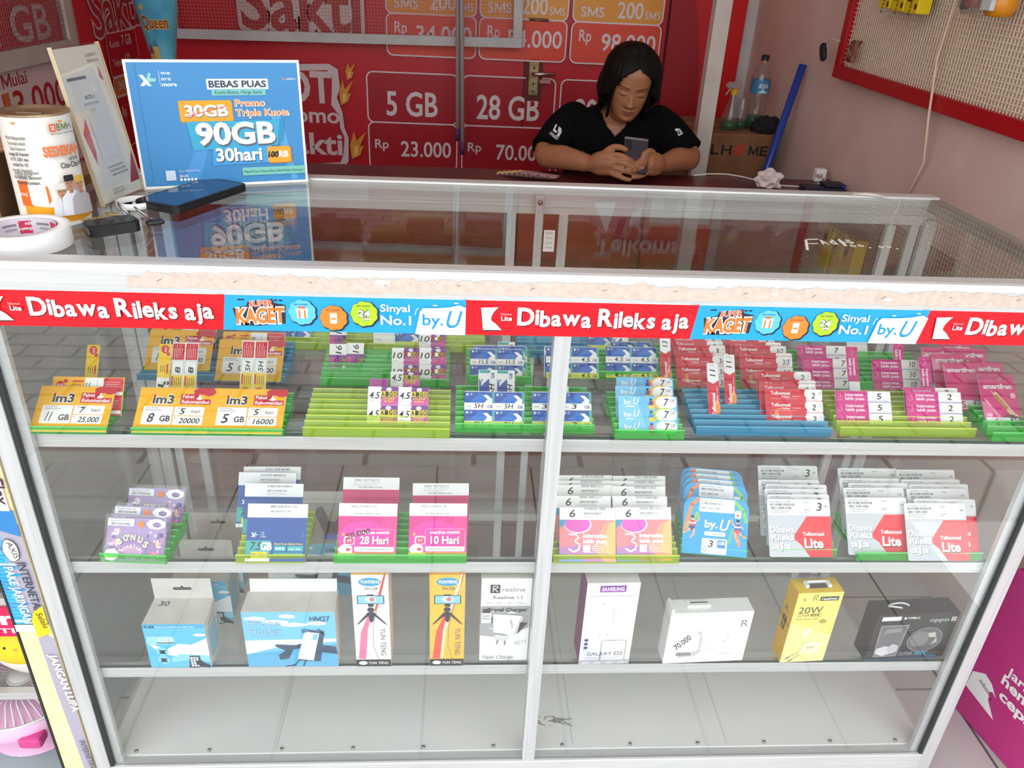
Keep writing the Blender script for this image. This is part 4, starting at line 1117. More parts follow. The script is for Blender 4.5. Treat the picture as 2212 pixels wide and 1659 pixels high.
def d_aigov(a, w, h, A):
    a.rect(0, h * .55, w, h * .45, WHITE); a.rect(0, 0, w, h * .58, I('#7b2f8e', .45)); a.rect(0, 0, w * .45, h * .5, I('#c94a9c', .45)); a.text('AIGO', w * .75, h * .50, 7, I('#e8d41c'), 15, .06, rot=-90); a.text('AIGO', w * .75, h * .5, 7, BLACK, 14, .03, rot=-90); a.text('KUOTA', w * .3, h * .45, 3, BLACK, 13, .03, rot=-90); a.ell(w * .85, 4, 2.4, 4, WHITE, 12)
    if A != 'p': hand(a, A, w * .7, h * .62, 9, 13, rot=90)
    else: a.rect(0, h * .55, w, h * .45, I('#b0449c', .45))
def xl_cell(a, x, y, cw, ch, lab, vw=True, low=None):
    a.rect(x, y, cw, ch, WHITE); a.rect(x, y + ch * .36, cw * .92, ch * .62, I('#1f4fa8', .42), 1); a.poly([(x + cw * .15, y + ch * .36), (x + cw * .75, y + ch * .36), (x + cw * .82, y + ch * .7), (x + cw * .5, y + ch * .9)], I('#2a6fc8', .42))
    a.rect(x + cw * .92, y + ch * .34, cw * .08, ch * .66, I('#3fa9a8', .42))
    a.poly([(x + cw * .62, y + ch * .80), (x + cw * .76, y + ch * .82), (x + cw * .93, y + ch * .58), (x + cw * .93, y + ch * .36), (x + cw * .66, y + ch * .36), (x + cw * .78, y + ch * .56)], WHITE)
    xlogo(a, x + 2, y + ch * .76, ch * .13)
    for k in range(3): a.rect(x + cw * .2, y + ch * (.88 - k * .05), cw * .06, .5, I('#cfe0f2'))
    a.rect(x, y, cw, ch * .34, I('#d5de3a', .42) if low else WHITE)
    a.text('VOUCHER', x + 2, y + ch * .12, 1.8, I('#4a4a4a'), 7.5, .01); a.text('GB', x + cw * .77, y + ch * .08, 4.2, I('#2a3a8a'), 7.5, .02)
    if lab: hand(a, lab, x + cw * .32, y + ch * .06, 6.5, min(14, 5 * len(lab) + 2))
def d_xl22(a, w, h, A):
    for i in range(2):
        for j in range(2): xl_cell(a, i * w / 2, j * h / 2, w / 2 - .3, h / 2 - .3, A, low=(j == 0))
def d_xlone(a, w, h, A): xl_cell(a, 0, 0, w, h, A, low=True)
def d_xlv(a, w, h, A):
    a.rect(0, 0, w, h, WHITE, 1.2); a.rect(1, 0, w * .55, h * .72, I('#1f4fa8', .42)); a.rect(1, h * .9, w * .6, h * .09, I('#3fa9a8', .42), .8)
    a.poly([(w * .1, h * .62), (w * .1, h * .9), (w * .5, h * .9), (w * .5, h * .7), (w * .35, h * .62), (w * .25, h * .78)], WHITE); a.poly([(w * .15, h * .5), (w * .15, h * .62), (w * .4, h * .85), (w * .62, h * .85), (w * .62, h * .74), (w * .45, h * .7)], WHITE)
    xlogo(a, 3, 3, 4); a.text('GB', w * .86, h * .74, 4.4, I('#2a3a8a'), 9, .02, rot=90); hand(a, A, w * .86, h * .26, 8, 15 if len(A) > 1 else 8, rot=90)
def d_vwhite(a, w, h, A):
    a.rect(0, 0, w, h, I('#eef0ea'), 1); a.text('VOUCHER', 3, h * .5, 2, I('#4a4a4a'), 10, .01); hand(a, A, 3, h * .12, 6, 16 if len(A) > 2 else 6); a.text('GB', w - 9, h * .1, 4, I('#4a4a5a'), 7); a.rect(0, h * .8, w, .5, I('#6a7ab0'))
def d_byu(a, w, h, A):
    a.rect(0, 0, w, h, I('#63b9e8', .42), 2); a.poly([(0, 0), (w * .5, 0), (w * .3, h), (0, h)], I('#7cc6ee', .42)); rh = h / 3
    for k in range(3):
        y = h - (k + 1) * rh
        col = ['#f2ae1c', '#b6c92c', '#7fd0ee'][k]
        a.ell(w * .78, y + rh * .5, rh * .98, rh * .58, I(col, .42)); a.rect(w * .76, y + .6, w * .22, rh - 1.2, WHITE, rh * .35); a.ell(w * .76, y + rh * .5, rh * .6, rh * .48, WHITE)
        a.text('by.', 8, y + rh * .35, 6.5, WHITE, 12, .02); a.text('U', 20.5, y + rh * .33, 10, WHITE, 7, .01, .25); a.rect(10, y + 2, 13, 1.8, I('#d8effa'), .9)
        hand(a, '7', w * .76, y + rh * .25, 10, 6.5); a.text('GB', w * .87, y + rh * .55, 4, I('#4a4a4a'), 7); a.text('Rp', w * .73, y + 3, 2, I('#4a4a4a'))
        px, py = w * .55, y + rh * .5
        a.ell(px, py + 4, 2, 2, I('#3a2a20')); a.poly([(px - 4, py - 4), (px + 3, py - 5), (px + 4, py + 2), (px - 1, py + 3)], I(['#5a3a9a', '#3f8fd6', '#ee6a78'][k], .42)); a.poly([(px - 3, py - 9), (px + 6, py - 10), (px + 3, py - 4), (px - 4, py - 4)], I(['#f2c21c', '#f2c21c', '#ee6a78'][k], .42))
        for q in range(5): a.rect(px - 9 + q * 3.3, py + 5 - (q * 7 % 9), 1, 1, I(['#ee6a78', '#f2c21c', '#2a5ab0'][q % 3]))
def d_tsel(a, w, h, A):
    R_ = I('#cf1230', .42); a.rect(0, 0, w, h, R_, 2); rh = h / 3
    a.ell(w * .25, h * .28, 9, 9, I('#e88a3a', .42)); a.poly([(w * .25, h * .1), (w * .5, h * .2), (w * .4, h * .5), (w * .2, h * .4)], I('#d83a34', .42))
    for k in range(3):
        y = h - (k + 1) * rh
        a.rect(w * .72, y + .4, w * .28 - .4, rh - .8, WHITE, 2.2); a.ell(w * .73, y + rh * .62, 4, rh * .36, WHITE); a.poly([(w * .70, y + .4), (w * .78, y + .4), (w * .75, y + 8)], WHITE)
        a.text('Telkomsel', 8, y + rh * .50, 4.6, WHITE, 29, .02); a.text('Prabayar', 24, y + rh * .26, 2.6, WHITE, 13, .01); a.rect(8, y + rh * .14, 40, .5, I('#f0a0a8')); a.line([(40, y + rh * .36), (52, y + rh * .36)], .5, WHITE)
        hand(a, A, w * .80, y + rh * .2, 8.5, 5.5 if len(A) == 1 else 11); a.rect(w * .93, y + rh * .7, 4, .7, I('#8a8a8a')); a.rect(w * .93, y + rh * .55, 4, .7, I('#8a8a8a')); a.rect(w * .82, y + 1.6, 8, .5, I('#b0b0b0'))
def d_tselv(a, w, h, A):
    a.rect(0, 0, w, h, I('#cf1230', .42), 1.4); a.ell(w * .75, h * .22, 5, 10, I('#e88a3a', .42)); a.rect(.3, h * .68, w - .6, h * .32 - .3, WHITE, 2); a.poly([(.3, h * .68), (w * .5, h * .63), (w - .3, h * .7)], WHITE)
    a.text('Telkomsel', w * .62, h * .08, 5.4, WHITE, 33, .02, rot=90); a.text('Prabayar', w * .85, h * .28, 2.6, WHITE, 13, .01, rot=90); a.line([(w * .8, h * .46), (w * .8, h * .58)], .5, WHITE)
    hand(a, A, w * .7, h * .76, 8, 9, rot=90); a.rect(w * .3, h * .94, 1, 2.5, I('#8a8a8a')); a.rect(w * .5, h * .94, 1, 2.5, I('#8a8a8a'))
def three(a, x, y, s, m):
    a.line([(x, y + s), (x + .5 * s, y + s), (x + .62 * s, y + .8 * s), (x + .3 * s, y + .55 * s), (x + .62 * s, y + .42 * s), (x + .6 * s, y + .12 * s), (x + .3 * s, y), (x, y + .15 * s)], s * .13, m)
def d_tri(a, w, h, A):
    P = I('#cf1280', .42); a.rect(0, 0, w, h, P, 1.5); rh = h / 3; fade = I('#e878ac')
    for k in range(3):
        y = h - (k + 1) * rh
        a.rect(w * .585, y + 1.2, w * .415 - .3, rh - 1.5, WHITE, 2 if k == 0 else 0, (0, 0, 1, 0)); a.rect(w * .585, y, w * .41, 1.2, I('#8aa0d0'))
        three(a, 4, y + 3, 9, fade); a.text('Internetan', 15, y + rh * .55, 4.4, I('#f6dcea'), 28, .03); a.text('lebih puas.', 15, y + rh * .20, 4.4, I('#f6dcea'), 30, .03)
        hand(a, A, w * .74, y + rh * .28, 8.5, 7 if len(A) == 1 else 9); a.rect(w * .62, y + 2.4, w * .32, .4, I('#9a9a9a'))
def d_triv(a, w, h, A):
    a.rect(0, h * .33, w, h * .67, I('#cf1280', .42), 1); a.rect(0, 0, w, h * .34, WHITE, 1); a.rect(0, 0, 1.2, h * .34, I('#8aa0d0')); a.text('Internetan', w * .52, h * .78, 4.4, I('#f6dcea'), 27, .03, rot=-90); a.text('lebih puas.', w * .18, h * .78, 4.4, I('#f6dcea'), 28, .03, rot=-90); three(a, w * .3, h * .84, 9, I('#e878ac')); hand(a, A, w * .35, h * .06, 7, 8)
def d_smart(a, w, h, A):
    a.rect(0, 0, w, h, I('#e0117c', .42), 2); a.text('smartfren', 6, h - 14, 7, WHITE, w - 12, .04); rs = random.Random(4)
    if A == '6':
        a.poly([(18, 54), (25, 56), (50, 20), (44, 15)], I('#e8cf9a', .42)); a.poly([(19, 50), (25, 52), (40, 31), (35, 28)], I('#c08a4a', .42)); a.poly([(44, 15), (52, 14), (52, 22)], I('#f4efdc', .42)); a.poly([(3, 44), (7, 44), (26, 18), (21, 15)], I('#f08ab0', .42)); a.poly([(42, 8), (46, 20), (32, 22)], I('#7a3a20', .42))
        a.cloud(40, 14, 12, 6, 6, I('#6a3424', .42)); a.ell(8, 20, 5, 3, I('#f0a0c8')); a.cloud(50, 50, 4, 4, 6, I('#f6d4e6'))
        for k in range(8): a.rect(8 + rs.random() * 42, 18 + rs.random() * 40, 1.6, 1.6, I('#f9c0dc'))
    a.rect(2, 2, w * .66, 14, WHITE, 1); a.rect(w * .70, 2, w * .28, 14, I('#123a30', .42), 1)
    a.text(A, 15, 4, 10, I('#c2183c'), 6 if len(A) == 1 else 11, .04); a.text('GB', 25, 4, 4, I('#c2183c'), 7, .02); a.text('30', w * .72, 8.5, 6, WHITE, 12, .03); a.text('HARI', w * .72, 4, 3, WHITE, 11, .02); a.rect(6, 13, 22, .6, I('#9a9a9a'))
def d_axis(a, w, h, A):
    rs = random.Random(9)
    a.rect(0, 0, w, h, I('#8f6cb0', .45)); a.poly([(0, h * .3), (w * .4, h * .6), (w, h * .4), (w, h), (0, h)], I('#a58ac4', .45))
    for k in range(46):
        c = rs.choice(['#e6a0c8', '#f0d0e4', '#6a4494', '#c070b0', '#ffffff', '#5a3484', '#e8c0da', '#b494d0'])
        x, y = rs.uniform(3, w - 5), rs.uniform(4, h - 15)
        (a.ell if rs.random() < .55 else lambda x, y, r, q, m, n: a.cloud(x, y, r, q, 5, m))(x, y, rs.uniform(1.5, 4.5), rs.uniform(1.2, 3.6), I(c, .45), 10)
    a.cloud(10, 8, 10, 8, 7, WHITE); a.cloud(w - 14, h - 8, 13, 7, 7, WHITE); a.ell(w - 13, h - 9, 6, 3.6, I('#6a4494', .45)); a.text('AXIS', w - 17.5, h - 10.3, 2.8, I('#c8b4dc'), 9, .02)
    a.ell(w * .47, h * .27, 19, 12, I('#a06ac0', .45), 24); a.ell(w * .47, h * .18, 13, 9, I('#c890c0', .45))
    a.ell(w - 14, 10, 7, 4, I('#ee5a98', .45)); a.ell(w - 10, h * .42, 2, 6, I('#f2d49a'))
    for k, ch_ in enumerate('BONUS'):
        t = 140 - k * 25; x, y = w * .46 + 23 * math.cos(R(t)), h * .18 + 21 * math.sin(R(t))
        a.text(ch_, x - 3.2, y - 3, 9, I('#5a3a7a'), 7.4, .09, rot=(t - 90) * .6); a.text(ch_, x - 3, y - 2.6, 8.6, I('#f4eebc'), 6.8, .05, rot=(t - 90) * .6)
    for k, ch_ in enumerate('NONSTOP!'):
        t = 150 - k * 17; x, y = w * .47 + 15 * math.cos(R(t)), h * .10 + 14 * math.sin(R(t))
        a.text(ch_, x - 1.8, y - 1.6, 4.6, I('#f4ecdc'), 3.6 if ch_ != '!' else 1.4, .04, rot=(t - 90) * .7)
    a.rect(1, h - 12, w * .45, 10.5, I('#eeeef4', .5)); a.text('Masa Berlaku 21 Mar 2025', 5, h - 5, 1.7, I('#5a5a6a'), 27, .01); a.text(A, 6, h - 10.5, 3.4, I('#4a4a5a'), 28, .015); a.ell(w * .58, h - 9, 4.8, 4.8, I('#f0842a', .5))
def code(a, x, y, w, A, small=True):
    a.bars(x, y + 7, w, 3.4, I('#4a4a52'), len(A) + int(A[-1]) if A[-1].isdigit() else 1); a.text(A, x, y, 2.9, I('#4a4a58'), w * .8, .012)
    if small: a.rect(x, y - 2.2, w * .7, .5, I('#b0b0b8')); a.text('Masa berlaku 31 Okt 2027', x, y - 4.4, 1.3, I('#8a8a92'), w * .8)
def d_xlpack(a, w, h, A):
    a.rect(0, 0, w, h, I('#134f9e', .42), 1); a.rect(0, h * .76, w, h * .24, I('#f3f3f7', .5), 1); code(a, w * .38, h * .85, w * .42, A)
    xlogo(a, 7, h * .42, 6.5); a.rect(20.5, h * .41, .5, 9, I('#9ab4dc'))
    for k, t_ in enumerate(('we', 'are', 'more')): a.text(t_, 22.5, h * .49 - k * 3.1, 2, WHITE, None, .015)
    a.rect(0, h * .10, w * .40, h * .26, I('#2fa9a8', .42)); hand(a, '7.5', 6, h * .2, 11, 15); a.text('GB', w * .24, h * .2, 10.5, WHITE, 17, .05)
    a.rect(8, h * .06, 24, 9, I('#f2d21c', .42), 1); a.text('Hari', 21, h * .085, 4.6, I('#3a3a1a'), 9.5, .02); a.text('Masa', 10, h * .12, 2, I('#3a3a1a'), 5); a.rect(0, 0, w * .4, h * .06, WHITE); a.text('Rp', 3, 1.4, 3, I('#5a5a5a'))
    a.text('Bonus Kuota Aplikasi Harian', w * .47, h * .29, 2.5, I('#f0cf6a'), w * .47, .025)
    a.rect(w * .47, h * .18, 17, 7.5, I('#35b3b4', .42), 1); a.rect(w * .69, h * .18, 23, 7.5, I('#35b3b4', .42), 1); a.rect(w * .46, h * .10, 43, 4.4, I('#35b3b4', .42), 1.5); a.text('unlimited nelpon & SMS', w * .49, h * .115, 1.9, I('#0a3a6a'), 36, .01)
    for k in range(3): a.ell(w * .47 + 4 + k * 4.5, h * .18 + 3.7, 1.7, 1.7, WHITE, 12)
    a.text('zoom  Grab', w * .71, h * .205, 2.2, WHITE, 17, .02); a.line([(w - 8, h * .42), (w - 4, h * .47), (w - 7, h * .53)], .8, I('#4a90c8'))
def d_sf(a, w, h, A, front):
    num = A[1] if front else A
    a.rect(0, 0, w, h, I('#d81f8a', .42), 1); a.poly([(w * .45, 0), (w, 0), (w, h * .77), (w * .8, h * .77)], I('#e23a8c', .42)) if front else a.rect(0, 0, w, h * .78, I('#cc1468', .42))
    if front: a.ell(w * .45, h * .36, w * .44, h * .33, I('#e032a8', .42), 30); a.rect(w * .0, 0, w, h * .12, I('#e2a03a', .42))
    a.rect(0, h * .77, w, h * .23, I('#f4f2f5', .5), 1)
    a.text(num, w * .20, h * .925, 3.6, I('#8a8a94'), w * .44, .01)
    for k in range(3): a.text('Pra SP unl Suka Suka', w * .2, h * (.89 - k * .028), 1.5, I('#a0a0aa'), w * (.46 - k * .08))
    a.bars(w * .28, h * .80, w * .42, 2, I('#6a6a72'), 5)
    if front:
        a.frame(w * .28, h * .13, w * .69, h * .54 - h * .13 + 0, .7, I('#f6a8d8'), 3); a.rect(w * .29, h * .135, w * .67, h * .085, WHITE, 1.5)
        a.text('Tetap Bisa Internetan Setelah Batas Harian', w * .33, h * .165, 1.9, I('#4a4a52'), w * .58, .015)
        a.text('smartfren', w * .36, h * .45, 4.4, WHITE, w * .27, .03); a.text('UNLIMITED', w * .65, h * .455, 3.2, WHITE, w * .23, .04)
        a.text(A[0] + ' Hari', w * .38, h * .26, 11, I('#8a1058'), w * .49, .04); a.text(A[0] + ' Hari', w * .375, h * .27, 11, WHITE, w * .49, .028)
        a.cloud(12, 14, 10, 7, 5, I('#f2e6f2')); a.rect(9, 21, 16, 13, WHITE, 4); a.rect(11, 22, 13, 10, I('#e23a7a', .42), 3); a.rect(14.5, 26, 2, 3, WHITE); a.rect(18, 26, 2, 3, WHITE); a.rect(13, 12, 6, 4, I('#e0304a')); a.ell(8, h * .44, 2.3, 2.3, I('#f2b03a'), 12); a.rect(0, 0, w * .3, h * .11, I('#e8e03a', .42), 3)
        if A[0] == '28': hand(a, '50.000', w * .14, h * .36, 7, w * .42, rot=14)
        a.text('XLSMART', w * .8, h * .03, 2.6, I('#f6e6b8'), w * .16, .02)
def d_sfpack(a, w, h, A): d_sf(a, w, h, A, True)
def d_sfback(a, w, h, A): d_sf(a, w, h, A, False)
def d_tripack(a, w, h, A):
    a.rect(0, 0, w, h, I('#f08a90', .42)); a.poly([(w * .5, 0), (w, 0), (w, h * .78), (w * .8, h * .7), (w * .65, h * .4)], I('#f4a488', .42)); a.poly([(w * .75, h * .2), (w, h * .1), (w, h * .78), (w * .88, h * .7)], I('#f5c07c', .42)); a.poly([(0, 0), (w * .8, 0), (w * .6, h * .22), (w * .25, h * .3), (0, h * .25)], I('#c084bc', .42)); a.poly([(0, 0), (w * .5, 0), (w * .3, h * .10), (0, h * .16)], I('#7a9ad6', .42))
    a.ell(w * .33, h * .68, w * .24, h * .16, WHITE, 24); a.ell(w * .32, h * .69, w * .225, h * .15, I('#e05cc0', .42), 24); a.poly([(0, h * .78), (w * .12, h * .78), (w * .08, h * .66), (0, h * .62)], I('#2f98c8', .42))
    a.rect(0, h * .77, w, h * .23, WHITE); hand(a, '6', w * .17, h * .82, 11, 9); code(a, w * .43, h * .87, w * .40, A)
    m = WHITE
    a.line([(w * .17, h * .50), (w * .30, h * .50), (w * .34, h * .44), (w * .26, h * .37), (w * .36, h * .31), (w * .34, h * .22), (w * .25, h * .18), (w * .17, h * .23)], 2.6, m); a.line([(w * .20, h * .475), (w * .29, h * .475), (w * .31, h * .44), (w * .23, h * .37), (w * .33, h * .31), (w * .31, h * .24), (w * .25, h * .21)], 1.0, I('#d878a8', .42))
    a.text('Internetan', w * .42, h * .44, 6.2, m, w * .42, .045); a.text('lebih puas.', w * .42, h * .34, 6.2, m, w * .44, .045); a.frame(w * .42, h * .17, w * .44, h * .14, .5, m, 1); a.rect(w * .42, h * .17, w * .13, h * .14, WHITE, 1)
    for k in range(3): a.rect(w * .58, h * (.27 - k * .035), w * (.2 - .03 * (k == 0)), 1, m)
def runner(a, x, y, s, shirt, legs, f=1):
    sk = I('#f0b08a', .45)
    X = lambda p: [(x + f * px * s, y + py * s) for px, py in p]
    a.ell(x, y + 9.5 * s, 1.3 * s, 1.5 * s, sk, 10); a.poly(X([(-2, 4), (2.2, 4), (2.6, 7.5), (-1.6, 8.2)]), I(shirt, .42)); a.poly(X([(-2, 5.6), (2.4, 5.6), (2.4, 6.6), (-1.8, 6.6)]), WHITE); a.poly(X([(-2.4, 1.5), (2.2, 1.2), (2, 4.2), (-2, 4.2)]), I(legs, .42))
    a.line(X([(1.6, 2), (1.2, -1.6), (-.6, -3.4)]), 1.3 * s, sk); a.line(X([(-1.4, 2), (-3.4, .2), (-5.5, -.6)]), 1.3 * s, sk); a.line(X([(2, 7), (4.2, 8.4), (4.6, 11)]), .9 * s, sk); a.line(X([(-1.6, 7.2), (-3.6, 5.2)]), .9 * s, sk); a.ell(x, y + 10.3 * s, 1.4 * s, .9 * s, I('#2a2a38'), 10)
def d_bypack(a, w, h, A):
    P = rrect(0, 0, w, h, 17, 6, (0, 0, 1, 1)); a.poly(P, I('#1fa2dd', .42))
    for pts, c in (([(3, h * .42), (12, h * .86), (22, h - 3)], '#f08a50'), ([(8, h * .45), (22, h * .72)], '#7cc86a'), ([(w - 22, h - 4), (w - 8, h * .8), (w - 4, h * .62)], '#7cc86a'), ([(w - 12, h * .2), (w - 20, h * .45)], '#f08a60'), ([(w - 28, h * .24), (w - 24, h * .48)], '#58b8a0')): a.line(pts, 5.5, I(c, .42))
    a.rect(w * .235, h * .75, w * .54, h * .235, I('#f5f5f8', .5), 2); a.text('6280 0000 2228', w * .27, h * .935, 2.2, I('#8a8a92'), w * .3); code(a, w * .27, h * .80, w * .34, A, False); a.rect(w * .27, h * .78, w * .2, .5, I('#b4b4bc'))
    runner(a, 14, h * .38, 2.3, '#d83048', '#2a3a8c'); runner(a, w - 16, h * .36, 2.3, '#2a5ea8', '#e0485a', -1); a.rect(w - 22, h * .67, 10, 12, I('#f6f2ee'), 2); a.rect(w - 19, h * .70, 4, 4, I('#e8783a'))
    a.text('by.', w * .33, h * .48, 11, WHITE, w * .2, .03); a.text('U', w * .55, h * .44, 17, WHITE, 13, .015, .25); a.rect(w * .33, h * .335, w * .33, 6.5, WHITE, 3); a.text('Telkomsel', w * .44, h * .355, 3, I('#5a8ab0'), w * .18, .01)
    a.rect(w * .30, h * .02, w * .39, h * .27, WHITE, 2.5); a.frame(w * .32, h * .13, w * .22, h * .14, .6, I('#2a8ac0')); a.rect(w * .545, h * .13, w * .12, h * .14, I('#2a8ac8', .42)); a.text('GB', w * .555, h * .19, 5, WHITE, 10, .03); hand(a, '3', w * .40, h * .145, 9.5, 7); a.text('Rp', w * .32, h * .06, 4.4, I('#4a8a60'))
def d_lite(a, w, h, A):
    a.rect(0, 0, w, h, I('#c6c9d1', .45), 3); a.rect(0, h * .72, w, h * .28, I('#ececf0', .5), 3)
    P = [(w, 0), (w * .64, 0), (w * .5, h * .22)] + [(w * .42 + .02 * w * math.cos(R(t)), h * .34 + h * .05 * math.sin(R(t))) for t in (250, 200, 160, 110)] + [(w * .62, h * .70), (w, h * .70)]
    a.poly(P, I('#e3122a', .4))
    for (y, s_, ww, x) in ((.42, 'Dibawa', .38, .03), (.29, 'Rileks', .36, .045), (.14, 'aja', .30, .05)):
        a.text(s_, w * x + 1, h * y - 1, 9.5, I('#8d909b'), w * ww, .04); a.text(s_, w * x, h * y, 9.5, I('#f4f4f6'), w * ww, .028)
    a.text('Telkomsel', w * .54, h * .37, 5.2, WHITE, w * .34, .03)
    a.text('Lite', w * .56 + 1, h * .15 - 1.2, 14, I('#8a0a1c'), w * .30, .05)
    a.text('Lite', w * .56, h * .16, 14, WHITE, w * .30, .03)
    num, gb = A
    a.text('6250 0000 3135 1600', 5, h * .945, 1.9, I('#7a7a82'), w * .32); a.bars(5, h * .885, w * .38, 3.6, I('#4a4a50'), 7); a.text(num, 6, h * .825, 3.6, I('#3a3a42'), w * .32, .015)
    for k in range(2): a.rect(6, h * (.79 - k * .035), w * (.3 - .05 * k), .8, I('#a0a0a8'))
    a.text('Kuota', w * .59, h * .93, 2, I('#5a5a62'), 8); a.text('Harga', w * .59, h * .80, 2, I('#5a5a62'), 8); a.text('Rp', w * .59, h * .765, 2, I('#5a5a62')); a.text('GB', w * .90, h * .86, 2.8, I('#6a6a72'), 6)
    if gb: hand(a, gb, w * .78, h * .80, 12, 8)
WID = {'imstrip': 17.5, 'imwide': 96, 'tag': 99.5, 'imstrip2': 37, 'xlone': 42, 'aigo22': 85, 'aigo1': 43, 'aigov': 27, 'vwhite': 36, 'xl22': 85, 'xl21': 85, 'xlv': 27, 'byu': 85, 'tsel': 86, 'tselv': 17.5, 'tri': 85, 'triv': 18.5, 'smart': 57, 'axis': 86, 'xlpack': 89, 'sfpack': 88, 'sfback': 88, 'tripack': 87, 'bypack': 101, 'lite': 102}
HEI = {'tag': 68, 'imwide': 53, 'imstrip': 80, 'imstrip2': 80, 'xlone': 26, 'aigo22': 52.5, 'aigo1': 42, 'aigov': 42, 'vwhite': 30, 'xl22': 51.5, 'xl21': 51.5, 'xlv': 50, 'byu': 53.5, 'tsel': 52.5, 'tselv': 85, 'tri': 50, 'triv': 83, 'smart': 75, 'axis': 62, 'xlpack': 85, 'sfpack': 83, 'sfback': 83, 'tripack': 82, 'bypack': 89, 'lite': 90}
NAME = {'tag': 'price_tag', 'axis': 'voucher_packet', 'smart': 'blister_pack'}
for k in ('xlpack', 'sfpack', 'sfback', 'tripack', 'bypack', 'lite'): NAME[k] = 'starter_pack'
for k in ('imstrip', 'imstrip2', 'xlv', 'tselv', 'triv', 'aigov'): NAME[k] = 'voucher_strip'
def desc(ty, A):
    return {'tag': 'yellow price tag marked %s GB' % (A[0] if ty == 'tag' else ''), 'imwide': 'yellow, white and red voucher card', 'imstrip': 'slim yellow voucher strip', 'imstrip2': 'double red and yellow strip', 'xlone': 'small blue voucher', 'aigo22': 'purple four-voucher sheet marked %s' % (A,), 'aigo1': 'purple voucher column marked %s' % (A,), 'aigov': 'upright purple voucher', 'vwhite': 'white voucher marked %s' % (A,), 'xl22': 'blue four-voucher sheet marked %s' % (A,), 'xl21': 'blue four-voucher sheet marked %s' % (A,), 'xlv': 'upright blue voucher marked %s' % (A,), 'byu': 'sky blue voucher card', 'tsel': 'red voucher sheet', 'tselv': 'upright red strip marked %s' % (A,), 'tri': 'pink voucher sheet marked %s' % (A,), 'triv': 'upright pink strip', 'smart': 'pink blister pack', 'axis': 'purple cartoon packet', 'xlpack': 'blue pack with white header', 'sfpack': 'magenta pack reading %s Hari' % (A[0] if ty == 'sfpack' else '',), 'sfback': 'plain magenta pack', 'tripack': 'coral pink pack', 'bypack': 'rounded sky blue pack', 'lite': 'white and red pack'}[ty]
STACK = {'A': 'leftmost rack', 'B left': 'left half of yellow tag rack', 'B right': 'right half of yellow tag rack', 'B2 left': 'left half of blue rack behind yellow tags', 'B2 right': 'right half of blue rack behind yellow tags',
         'C3 l': 'far back above the left tags', 'C3 m': 'far back, right of its twin', 'C3 w': 'far back behind purple vouchers', 'C3 r': 'far back behind purple vouchers', 'C': 'front lime rack', 'C2 left': 'left of green rack behind lime', 'C2 right': 'right of green rack behind lime',
         'D left': 'left of blue sheet rack', 'D right': 'behind the centre upright', 'D2': 'short green rack behind blue sheets', 'E left': 'rear rack at centre upright', 'E right': 'rear rack right of upright', 'E2': 'small back blue rack', 'F': 'sky blue card rack',
         'G left': 'left of front blue rack', 'G right': 'right of front blue rack', 'G2 left': 'left column behind blue rack', 'G2 right': 'right column behind blue rack', 'G2 side': 'beside the left column behind blue rack', 'H left': 'left of pink sheet rack', 'H right': 'right of pink sheet rack', 'H2 left': 'left of rack behind pink sheets', 'H2 right': 'right of rack behind pink sheets', 'H2 mid': 'middle of rack behind pink sheets',
         'I right': 'right column of end rack', 'I left': 'left column of end rack', 'J': 'purple packet rack', 'K': 'olive rack', 'L left': 'left of magenta rack', 'L right': 'right of magenta rack', 'M left': 'left column of coral pack rack', 'M right': 'right column of coral pack rack', 'N': 'rounded pack rack', 'O': 'single white pack column', 'P left': 'left white pack column at right end', 'P right': 'right white pack column at right end'}
ORD = ['front one', 'second from front', 'third from front', 'fourth from front', 'fifth from front', 'sixth from front', 'seventh from front']
CARDMESH = {}
def card_mesh(ty, A):
    k = (ty, A)
    if k not in CARDMESH:
        W_, H_ = WID[ty], HEI[ty]
        q = MB(); rad = {'bypack': 17, 'lite': 3, 'byu': 2, 'tsel': 2, 'smart': 2}.get(ty, .6)
        q.prism([(x * .001, y * .001) for x, y in rrect(-W_ / 2, 0, W_, H_, rad, 5, (0, 0, 1, 1) if ty == 'bypack' else (1, 1, 1, 1))], -.0007, 0, I('#eef0f0', .5))
        a = Art(q, Matrix.Translation((-W_ / 2000, 0, 0)), .001, .00002)
        dict(tag=d_tag, imwide=d_imwide, imstrip=d_imstrip, imstrip2=d_imstrip2, xlone=d_xlone, aigo22=d_aigo22, aigo1=d_aigo1, aigov=d_aigov, vwhite=d_vwhite, xl22=d_xl22, xl21=d_xl22, xlv=d_xlv, byu=d_byu, tsel=d_tsel, tselv=d_tselv, tri=d_tri, triv=d_triv, smart=d_smart, axis=d_axis, xlpack=d_xlpack, sfpack=d_sfpack, sfback=d_sfback, tripack=d_tripack, bypack=d_bypack, lite=d_lite)[ty](a, W_, H_, A)
        CARDMESH[k] = q.mesh(ty)
    return CARDMESH[k]
FILM = clear('clear_film', (.97, .97, .98), .09, .08)
def film_mesh(W_, H_, th, wav):
    q = MB(); n = 14; vs = []; fs = []; rs = random.Random(2)
    for j in range(n + 1):
        for i in range(n + 1):
            x, y = i / n, j / n
            e = min(x, 1 - x, y, 1 - y)
            vs.append(((x - .5) * W_ * .001, y * H_ * .001, .0008 + th * min(1, e * 5) + wav * rs.uniform(-1, 1)))
    for j in range(n):
        for i in range(n): k = j * (n + 1) + i; fs.append((k, k + 1, k + n + 2, k + n + 1))
    q.add(vs, fs, FILM, True); return q.mesh('clear_cover')
FM = {'axis': film_mesh(93, 72, .0006, .0005), 'smart': film_mesh(57, 75, .0018, .0002)}
stacks = {}
for c_ in CARDS: stacks.setdefault(c_[2], []).append(c_)
